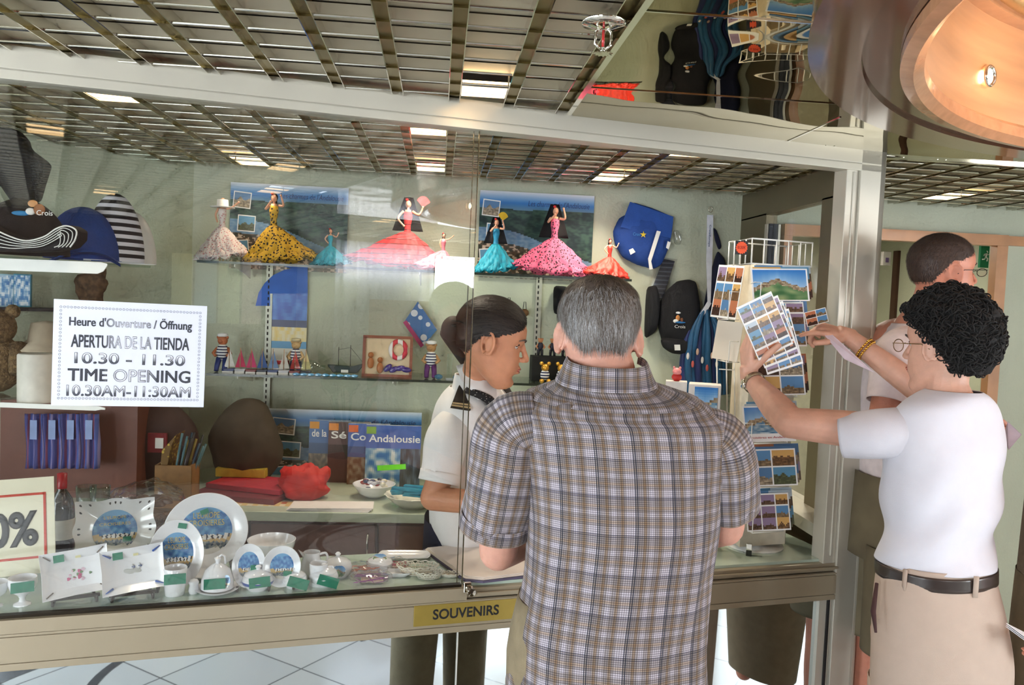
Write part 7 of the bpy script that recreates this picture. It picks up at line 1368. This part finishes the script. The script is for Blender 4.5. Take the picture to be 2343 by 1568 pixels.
t, d = wt('wrapped_basket', 'cellophane-wrapped wicker basket behind the pierced plate', 'basket', 335, 1190); MB().lathe([(0, 0), (.10, 0), (.13, .05), (.12, .05), (0, .012)], n=40).build('basket', M('wicker', (120, 86, 50), .7, var=.25, scale=120, bump=.5, bscale=200), t); b = MB(); b.ball((0, 0, .07), (.125, .11, .065), n=36, m=20); b.v = [v*(1+.12*noise.noise(v*30)) for v in b.v]; b.build('wrapping', celo, t, smooth=False)
for k in range(9): a = k*.7; MB().ball((.06*math.cos(a), .06*math.sin(a), .055), (.03, .025, .02), n=10, m=6).build('item', M('dark_bun_%d' % (k % 2), [(84, 54, 34), (110, 78, 48)][k % 2], .4), t)
t, d = wt('carton', 'brown carton with a barcode label right of the wrapped basket', 'box', 392, 1200); MB().box((0, .03, .03), (.17, .1, .06)).build('box', M('kraft_card', (146, 112, 74), .8), t, smooth=False); T = Matrix.Translation((0, -.0205, .032)) @ Matrix.Rotation(math.pi/2, 4, 'X'); picture('barcode', .045, .028, lambda u, v: (40, 40, 44) if (int(u*31)*7 % 5) < 2 and v > .25 else (226, 222, 216), T, t, 31, 4, local=True)
t, d = wt('backpack', 'dark brown backpack with a red patch standing under the notice', 'backpack', 330, 1128); b = MB(); b.ball((0, .08, .17), (.18, .09, .19), n=36, m=20); b.v = [V((v.x*(1+.06*noise.noise(v*9)), v.y, max(.001, v.z))) for v in b.v]; b.build('body', M('dark_brown_nylon', (58, 36, 30), .7), t); MB().box((.05, -.012, .20), (.07, .012, .075)).build('red_patch', M('red_patch', (126, 26, 34), .7), t, smooth=False); MB().box((.06, -.020, .20), (.03, .006, .04)).build('pale_patch', white, t, smooth=False)
t = thing('liquor_bottle', 'dark bottle with a red capped neck beside the discount sign', 'bottle', onz(140, 1260, CT+0)); t.location.z = CT
MB().lathe([(0, 0), (.034, 0), (.036, .01), (.036, .13), (.028, .16), (.013, .185), (.012, .22), (0, .22)], n=32).build('bottle', M('dark_bottle_glass', (24, 12, 10), .08, coat=1), t, auto=50); MB().lathe([(.0135, .19), (.0140, .235), (0, .238)], n=24).build('cap', M('red_capsule', (170, 26, 40), .3), t); MB().lathe([(.0365, .04), (.0365, .10)], n=32).build('label', M('bottle_label', (206, 200, 186), .6), t)
for k, px in enumerate((196, 228)): p = onz(px, 1200, WT); t = thing('drinking_glass', ['drinking glass behind the bottle, nearer it', 'drinking glass beside the first, nearer the basket'][k], 'glass', p, 0, 'drinking glasses behind the bottle'); MB().lathe([(0, .004), (.024, .002), (.032, .13), (.031, .13), (.023, .006), (0, .006)], n=28).build('glass', shelf_g, t)
tw_m = stripes('tartan_towel', (60, 66, 130), [(0, (60, 66, 130)), (.35, (120, 60, 90)), (.5, (70, 90, 160)), (.8, (130, 120, 160))], 0, .035); rail_y = None
cb = thing('wall_cupboard', 'reddish brown cupboard with hanging towels under the left shelf', 'cupboard', at(120, 1180, 3.05)); cb.location.z = WT; MB().box((0, .06, .19), (.62, .16, .38)).build('body', M('red_brown_wood', (112, 62, 44), .5, var=.15, scale=5), cb, smooth=False)
for k in range(4):
    px = 80+k*42; c = at(px, 1010, 2.93); Hh = mm(126, 2.93); t = thing('tartan_towel', ['blue and red tartan towel hanging, leftmost of four', 'blue and red tartan towel hanging, second from the bag', 'blue and red tartan towel hanging, third of four', 'blue and red tartan towel hanging nearest the backpack'][k], 'towel', c, 0, 'tartan towels hanging on the left'); b = MB(); b.grid(lambda u, v: V(((u-.5)*.062+.004*math.sin(v*5), -.008*math.sin(u*14+k), (v-.5)*Hh)), 14, 10); b.build('cloth', tw_m, t, solid=.004); MB().box((.0, -.012, Hh*.22), (.024, .002, .07)).build('label', M('pale_blue_label', (140, 160, 206), .6), t, smooth=False)
# left shelves with brackets (on the kiosk's angled left wall)
for z, lb, tp in ((1.70, 'upper left glass shelf carrying the hats', 0), (1.235, 'lower left glass shelf carrying the white box', 1)):
    a, c_ = at(-60, 590, 2.55), at(345, 600, 3.12); t = thing('glass_shelf', lb, 'shelf', (a.x, a.y, z)); nn = V((-(c_.y-a.y), c_.x-a.x, 0)).normalized()*.24; q = [V((a.x, a.y, z)), V((c_.x, c_.y, z)), V((c_.x, c_.y, z))+nn, V((a.x, a.y, z))+nn]; b = MB(); b.hull8([p-V((0, 0, .008)) for p in q], q); b.build('glass', shelf_g, t, world=True, smooth=False)
    pb = at(246, 590, 2.50); L0 = V((pb.x, pb.y, (z-.009) if tp == 0 else at(246, 932, 2.5).z)); u_ = (at(0, 590, 2.50)-at(246, 590, 2.50)); u_.z = 0; u_.normalize(); b = MB(); b.prism([(0, -.006), (.0, -.012), (.012, -(.030-.018*tp)), (.03, -(.038-.022*tp)), (.42, -(.040-.022*tp)), (.42, -.002), (0.02, -.002)], .004, o=L0, x=u_, y=(0, 0, 1)); b.build('bracket', white, t, world=True, smooth=False)
# hats on the upper left shelf
def hat(px, py, d, label, mat, R=.10, H=.12, brim=True, cat='cap', trim=None, rz=0, group='hats on the left shelf', tl=0, name='peaked_cap'):
    p = at(px, py, d); t = thing(name, label, cat, (p.x, p.y, 1.701), rz, group); b = MB(); prof = [(R*math.cos(a), H*math.sin(a)) for a in [i*math.pi/20 for i in range(11)]]; b.lathe(prof, n=40, sy=1.12, wav=lambda a, i: 1+.02*math.cos(6*a)); b.build('crown', mat, t)
    if brim:
        f = lambda u, v, dz=0: V(((u-.5)*2*R*.92*math.cos((v)*.5), -R*.95*math.sqrt(max(0, 1-((u-.5)*1.7)**2))*.95-v*R*.95*math.sqrt(max(.02, 1-((u-.5)*2)**2)), .012-.03*((u-.5)*2)**2+.01*math.sin(v*2)+dz)); b = MB(); b.grid(f, 20, 8); o = b.build('brim', mat, t, solid=.004)
        if trim:
            for k in range(4): v_ = 1-.2*k; b = MB(); b.tube([f(i/20, v_, .004) for i in range(21)], .0016 if k else .0028, 6); b.build('brim_piping', trim, o)
    return t
zebra = stripes('zebra_stripes', (226, 226, 236), [(0, (226, 226, 236)), (.5, (22, 24, 34))], 2, .026); zebra2 = stripes('zebra_fine', (226, 226, 236), [(0, (226, 226, 236)), (.5, (18, 40, 44))], 0, .022)
hat(300, 590, 2.95, 'white cap with a turquoise edge at the end of the left shelf', white, R=.085, H=.19, brim=False); hat(262, 590, 2.80, 'black and white zebra-striped cap leaning beside the blue cap', zebra, R=.095, H=.235, brim=False, name='striped_cap')
hat(190, 590, 2.70, 'royal blue peaked cap between the black and striped caps', blue, R=.115, H=.175, rz=.5); t = hat(52, 585, 2.42, 'black peaked cap with white piping on its wavy brim, nearest on the shelf', capn, R=.125, H=.165, brim=False)
P_ = [(-30, 512), (0, 528), (50, 546), (95, 540), (135, 520), (160, 514), (180, 526), (178, 548), (160, 566), (120, 574), (60, 576), (-30, 574)]; q = [at(x, y, 2.24) for x, y in P_]; cc = sum(q, V((0, 0, 0)))/len(q); b = MB(); b.prism([((p-cc).dot(r0), (p-cc).z) for p in q], .05, o=cc+fh*.03, x=tuple(r0), y=(0, 0, 1)); br_ = b.build('brim', capn, t, world=True, smooth=False, bevel=.006)
for k in range(5): P2 = [(-30, 516+k*11), (20, 540+k*7), (60, 551+k*4), (100, 542+k*5), (128+k*3, 524+k*4), (152-k*5, 517+k*5), (174-k*9, 527+k*4), (172-k*9, 548+k*3), (160-k*9, 566)]; b = MB(); b.tube([V(x[:3]) for x in catmull([tuple(at(x, y, 2.238)) for x, y in P2], 5)], .0022 if k == 0 else .0013, 6); o = b.build('brim_piping', white, br_); o.data.transform(Matrix.Translation(-t.location))
for k, (px, py, rx, rz_, col) in enumerate(((75, 466, .014, .010, (206, 150, 100)), (70, 484, .014, .010, (230, 224, 216)), (48, 488, .026, .007, (40, 120, 170)), (90, 480, .016, .016, (150, 96, 56)))): MB().ball(at(px, py, 2.27), (rx, .004, rz_), n=12, m=8).build('embroidery_patch', M('thread_%d' % (k+5), col, .7), t, world=True)
text('Crois', .02, white, frame(at(102, 488, 2.262), r0, -fh), t, 'embroidered_lettering', w=.045)
c = at(40, 370, 2.9); t = thing('dark_jacket', 'dark navy jacket hanging from the kiosk ceiling at the far left', 'jacket', c)
P = [at(x, y, 2.75) for x, y in ((-40, 290), (40, 296), (62, 320), (66, 340), (112, 375), (96, 420), (84, 460), (40, 475), (10, 430), (-40, 400))]; cc = sum(P, V((0, 0, 0)))/10; b = MB(); q = [((p-cc).dot(r0), (p-cc).z) for p in P]; b.prism(q, .07, o=cc, x=tuple(r0), y=(0, 0, 1)); b.build('jacket', capn, t, world=True, sub=0, bevel=.02)
# lower left shelf goods
def at2(px, py, d, z=1.236): p = at(px, py, d); return (p.x, p.y, z)
t = thing('white_canister', 'white canister standing on the lower left shelf behind the notice', 'canister', at2(84, 900, 2.6)); MB().lathe([(0, 0), (.055, 0), (.056, .15), (.052, .155), (0, .155)], n=40).build('canister', M('cream_plastic', (226, 220, 208), .5), t, auto=50)
t = thing('straw_hat', 'small cream hat on a dark stand behind the white canister', 'hat', at2(104, 900, 2.86)); MB().lathe([(0, .25), (.05, .24), (.06, .18), (.11, .15), (.11, .145), (.05, .17), (.03, .0)], n=36, wav=lambda a, i: 1+.05*math.sin(3*a)).build('hat', M('cream_straw', (196, 180, 156), .8), t)
t = thing('plush_bear', 'brown plush bear at the left edge below the blue boxes', 'plush toy', at2(-8, 900, 2.78)); b = MB(); b.ball((0, 0, .10), (.085, .07, .10)); b.ball((0, -.02, .225), (.07, .065, .065)); b.ball((0, -.08, .21), (.028, .02, .02)); [b.ball((s*.055, -.01, .28), .024) for s in (-1, 1)]; [b.tube([(s*.07, 0, .16), (s*.10, -.06, .08)], [.032, .028], 10) for s in (-1, 1)]; b.build('body', M('brown_plush', (128, 104, 70), .95, var=.3, scale=90, bump=.8, bscale=150), t); [MB().ball((s*.026, -.078, .24), .007, n=8, m=6).build('eye', ink, t) for s in (-1, 1)]
for k, (px, lb) in enumerate(((14, 'pale blue printed box standing at the left edge above the bear'), (50, 'turquoise printed box beside the pale blue one'))):
    p = at(px, 665, 2.95); t = thing('gift_box', lb, 'box', (p.x, p.y, p.z-.06), .3, 'printed boxes above the plush bear'); MB().box((0, .02, .06), (.055, .03, .12)).build('box', M('gift_%d' % k, [(150, 190, 206), (40, 130, 156)][k], .5, var=.15, scale=40), t, smooth=False); picture('print', .05, .11, lambda u, v: mixc((40, 110, 170), (220, 226, 230), .5+1.4*nz(u*5+k*3, v*6)), Matrix.Translation((0, .004, .06)) @ Matrix.Rotation(math.pi/2, 4, 'X'), t, 10, 16, local=True)
p = at(32, 740, 2.98); t = tag(MB().box((0, 0, 0), (.55, .10, .012)).build('display_ledge', M('dark_ledge', (24, 26, 34), .5), smooth=False), 'narrow dark ledge under the printed boxes at the left edge', 'ledge'); t.location = (p.x, p.y, at(32, 665, 2.95).z-.068); t.rotation_euler = (0, 0, .75)
p = ony(215, 650, 3.2); t = thing('driftwood_ornament', 'rough brown carved ornament on the left wall above the notice', 'ornament', at(212, 655, 3.12)); b = MB(); b.ball((0, 0, 0), (.06, .03, .07), n=30, m=18); b.v = [v*(1+.5*noise.noise(v*30)) for v in b.v]; b.build('carving', M('rough_bark', (92, 68, 46), .9, var=.3, scale=60), t)
t, d = wt('tan_coat', 'dark taupe coat draped over a chair below the lower shelf', 'coat', 540, 1130); b = MB(); b.ball((0, .16, .17), (.14, .08, .19), n=36, m=20); b.v = [V((v.x*(1+.2*noise.noise(v*9)), v.y*(1+.2*noise.noise(v*14)), max(.001, v.z))) for v in b.v]; b.build('cloth', M('taupe_coat_cloth', (74, 64, 50), .9), t)
# ---------------------------------------------------------------- doorway, signs on the right
gs = M('exit_green', (20, 128, 84), .5, var=.02); Ye = 4.5; a, c_ = ony(2244, 585, Ye), ony(2298, 586, Ye); ctr = (a+c_)/2; W_ = (c_-a).length; H_ = ony(2270, 557, Ye).z-ony(2270, 613, Ye).z
t = thing('exit_sign', 'green escape sign with a running figure and arrow in the corridor', 'sign', ctr); MB().box((0, .01, 0), (W_, .02, H_)).build('panel', gs, t, smooth=False); T = Matrix.Translation((0, -.001, 0)) @ Matrix.Rotation(math.pi/2, 4, 'X'); b = MB(); b.T = T
b.tube([(-.035, .022, 0), (-.037, .021, 0)], .0075, 10); b.tube([(-.038, .012, 0), (-.042, -.008, 0)], .006, 6); b.tube([(-.042, -.008, 0), (-.030, -.018, 0), (-.034, -.034, 0)], .004, 6); b.tube([(-.042, -.008, 0), (-.050, -.022, 0), (-.064, -.024, 0)], .004, 6); b.tube([(-.038, .010, 0), (-.026, .004, 0), (-.020, .010, 0)], .003, 6); b.tube([(-.038, .010, 0), (-.052, .006, 0), (-.054, -.004, 0)], .003, 6); b.build('running_figure', white, t)
b = MB(); b.T = T; b.box((.020, 0, 0), (.040, .008, .002)); b.prism([(.036, -.014), (.056, 0), (.036, .014)], .002); b.build('arrow', white, t, smooth=False)
p = ony(2027, 592, 5.0); t = thing('wall_thermostat', 'small grey-white wall control unit in the corridor', 'thermostat', p); MB().box((0, 0, 0), (.055, .03, .09)).build('case', M('grey_case', (170, 166, 160), .5), t, smooth=False, bevel=.004); MB().box((0, -.016, -.01), (.02, .003, .03)).build('button', M('violet_button', (90, 70, 110), .5), t, smooth=False)
Yd = 5.6; a, c_ = ony(2048, 600, Yd), ony(2098, 600, Yd); t = tag(MB().box(((a.x+c_.x)/2, Yd, 1.05), (c_.x-a.x, .06, 2.1)).build('door_1', M('dark_brown_door', (72, 44, 32), .45, var=.15, scale=5), smooth=False), 'dark brown door edge in the corridor', 'door'); struct(t)
Yd = 4.9; a, c_ = ony(2262, 700, Yd), ony(2292, 700, Yd); zt_ = ony(2275, 655, Yd).z; r = bpy.data.objects.new('door_2', None); COL.objects.link(r); r.location = ((a.x+c_.x)/2+.3, Yd, 0); struct(r)
MB().box((0, .03, zt_/2), (.8, .04, zt_)).build('leaf', M('grey_door', (126, 124, 134), .5), r, smooth=False); b = MB(); b.box((-.42, .02, zt_/2), (.05, .07, zt_)); b.box((0, .02, zt_+.02), (.9, .07, .05)); b.build('door_frame', white, r, smooth=False); b = MB(); b.T = Matrix.Translation((-.34, -.0, ony(2266, 858, Yd).z)) @ Matrix.Rotation(math.pi/2, 4, 'X'); b.lathe([(0, .05), (.022, .045), (.026, .03), (.01, .02), (.01, 0), (.028, 0), (.028, -.005)], n=24); b.build('door_knob', gold, r)
# mirror-like glazed door seen through the side panel
a, c_ = ony(1800, 600, 3.69), ony(1862, 600, 3.69)
# ---------------------------------------------------------------- things behind the viewer that the panes reflect
for k, (x, w_, col, lb) in enumerate(((.02, .16, (222, 214, 160), 'yellow'), (.20, .17, (150, 180, 196), 'blue'), (.385, .17, (206, 214, 160), 'pale green'), (.57, .16, (222, 186, 180), 'pink'))): t = tag(MB().box((x, YR+.10, 1.62), (w_, .004, .56)).build('wall_sheet', M('sheet_%d' % k, col, .7), smooth=False), lb+' notice sheet on the brown panel behind the viewer', 'sheet', 'coloured sheets on the rear wall')
t = thing('sideboard', 'wooden sideboard against the rear wall by the window', 'sideboard', (1.92, YR+.40, 0)); MB().box((0, 0, .8), (.72, .34, 1.58)).build('body', M('orange_brown_wood', (170, 116, 76), .4, var=.08, scale=4), t, smooth=False, bevel=.005); [MB().box((s*.185, -.0+.175, .8), (.35, .012, 1.48)).build('door', MC['orange_brown_wood'], t, smooth=False) for s in (-1, 1)]
cu_ = bpy.data.materials.new('sheer_curtain'); cu_.use_nodes = True; n, l = cu_.node_tree.nodes, cu_.node_tree.links; tl_ = n.new('ShaderNodeBsdfTranslucent'); mx = n.new('ShaderNodeMixShader'); tl_.inputs[0].default_value = (.85, .87, .95, 1); n['Principled BSDF'].inputs['Base Color'].default_value = (.8, .8, .88, 1); l.new(n['Principled BSDF'].outputs[0], mx.inputs[1]); l.new(tl_.outputs[0], mx.inputs[2]); mx.inputs[0].default_value = .7; l.new(mx.outputs[0], n['Material Output'].inputs[0])
t = thing('curtain', 'pale sheer curtain lit from behind, left of the rear window', 'curtain', (1.75, YR+.13, 1.0)); b = MB(); b.grid(lambda u, v: V(((u-.5)*.95, .012*math.sin(u*50), v*1.1)), 90, 4); b.build('cloth', cu_, t)
t = thing('window_blind', 'white slatted blind over the rear window top', 'blind', (2.8, YR+.09, 2.0)); [MB().box((0, 0, -.012*0+.0+.022*k-.0), (1.1, .02, .004)).build('slat', white, t, smooth=False) for k in range(6)]
t = thing('potted_plant', 'leafy potted plant on the floor behind the viewer', 'plant', (1.22, YR+.75, 0)); MB().lathe([(0, 0), (.12, 0), (.16, .3), (.15, .3), (0, .27)], n=30).build('pot', M('terracotta', (160, 92, 64), .8), t); b = MB()
for k in range(16):
    a = k*2.4; el = .5+.35*((k*7) % 5)/5; L_ = .55+.1*(k % 4); base = V((0, 0, .28)); tip = V((math.cos(a)*L_*math.cos(el)*.6, math.sin(a)*L_*math.cos(el)*.6, .5+L_*math.sin(el)*1.1)); mid = base.lerp(tip, .6)+V((0, 0, .12)); b.tube([base, mid], .006, 5)
    sd = (tip-mid).cross(UP).normalized()*.07; b.add([mid, mid.lerp(tip, .5)+sd+V((0, 0, .02)), tip, mid.lerp(tip, .5)-sd+V((0, 0, .02))], [(0, 1, 2), (0, 2, 3)])
o = b.build('foliage', M('leaf_green', (60, 96, 50), .5, var=.2, scale=10), t, smooth=False); o['kind'] = 'stuff'
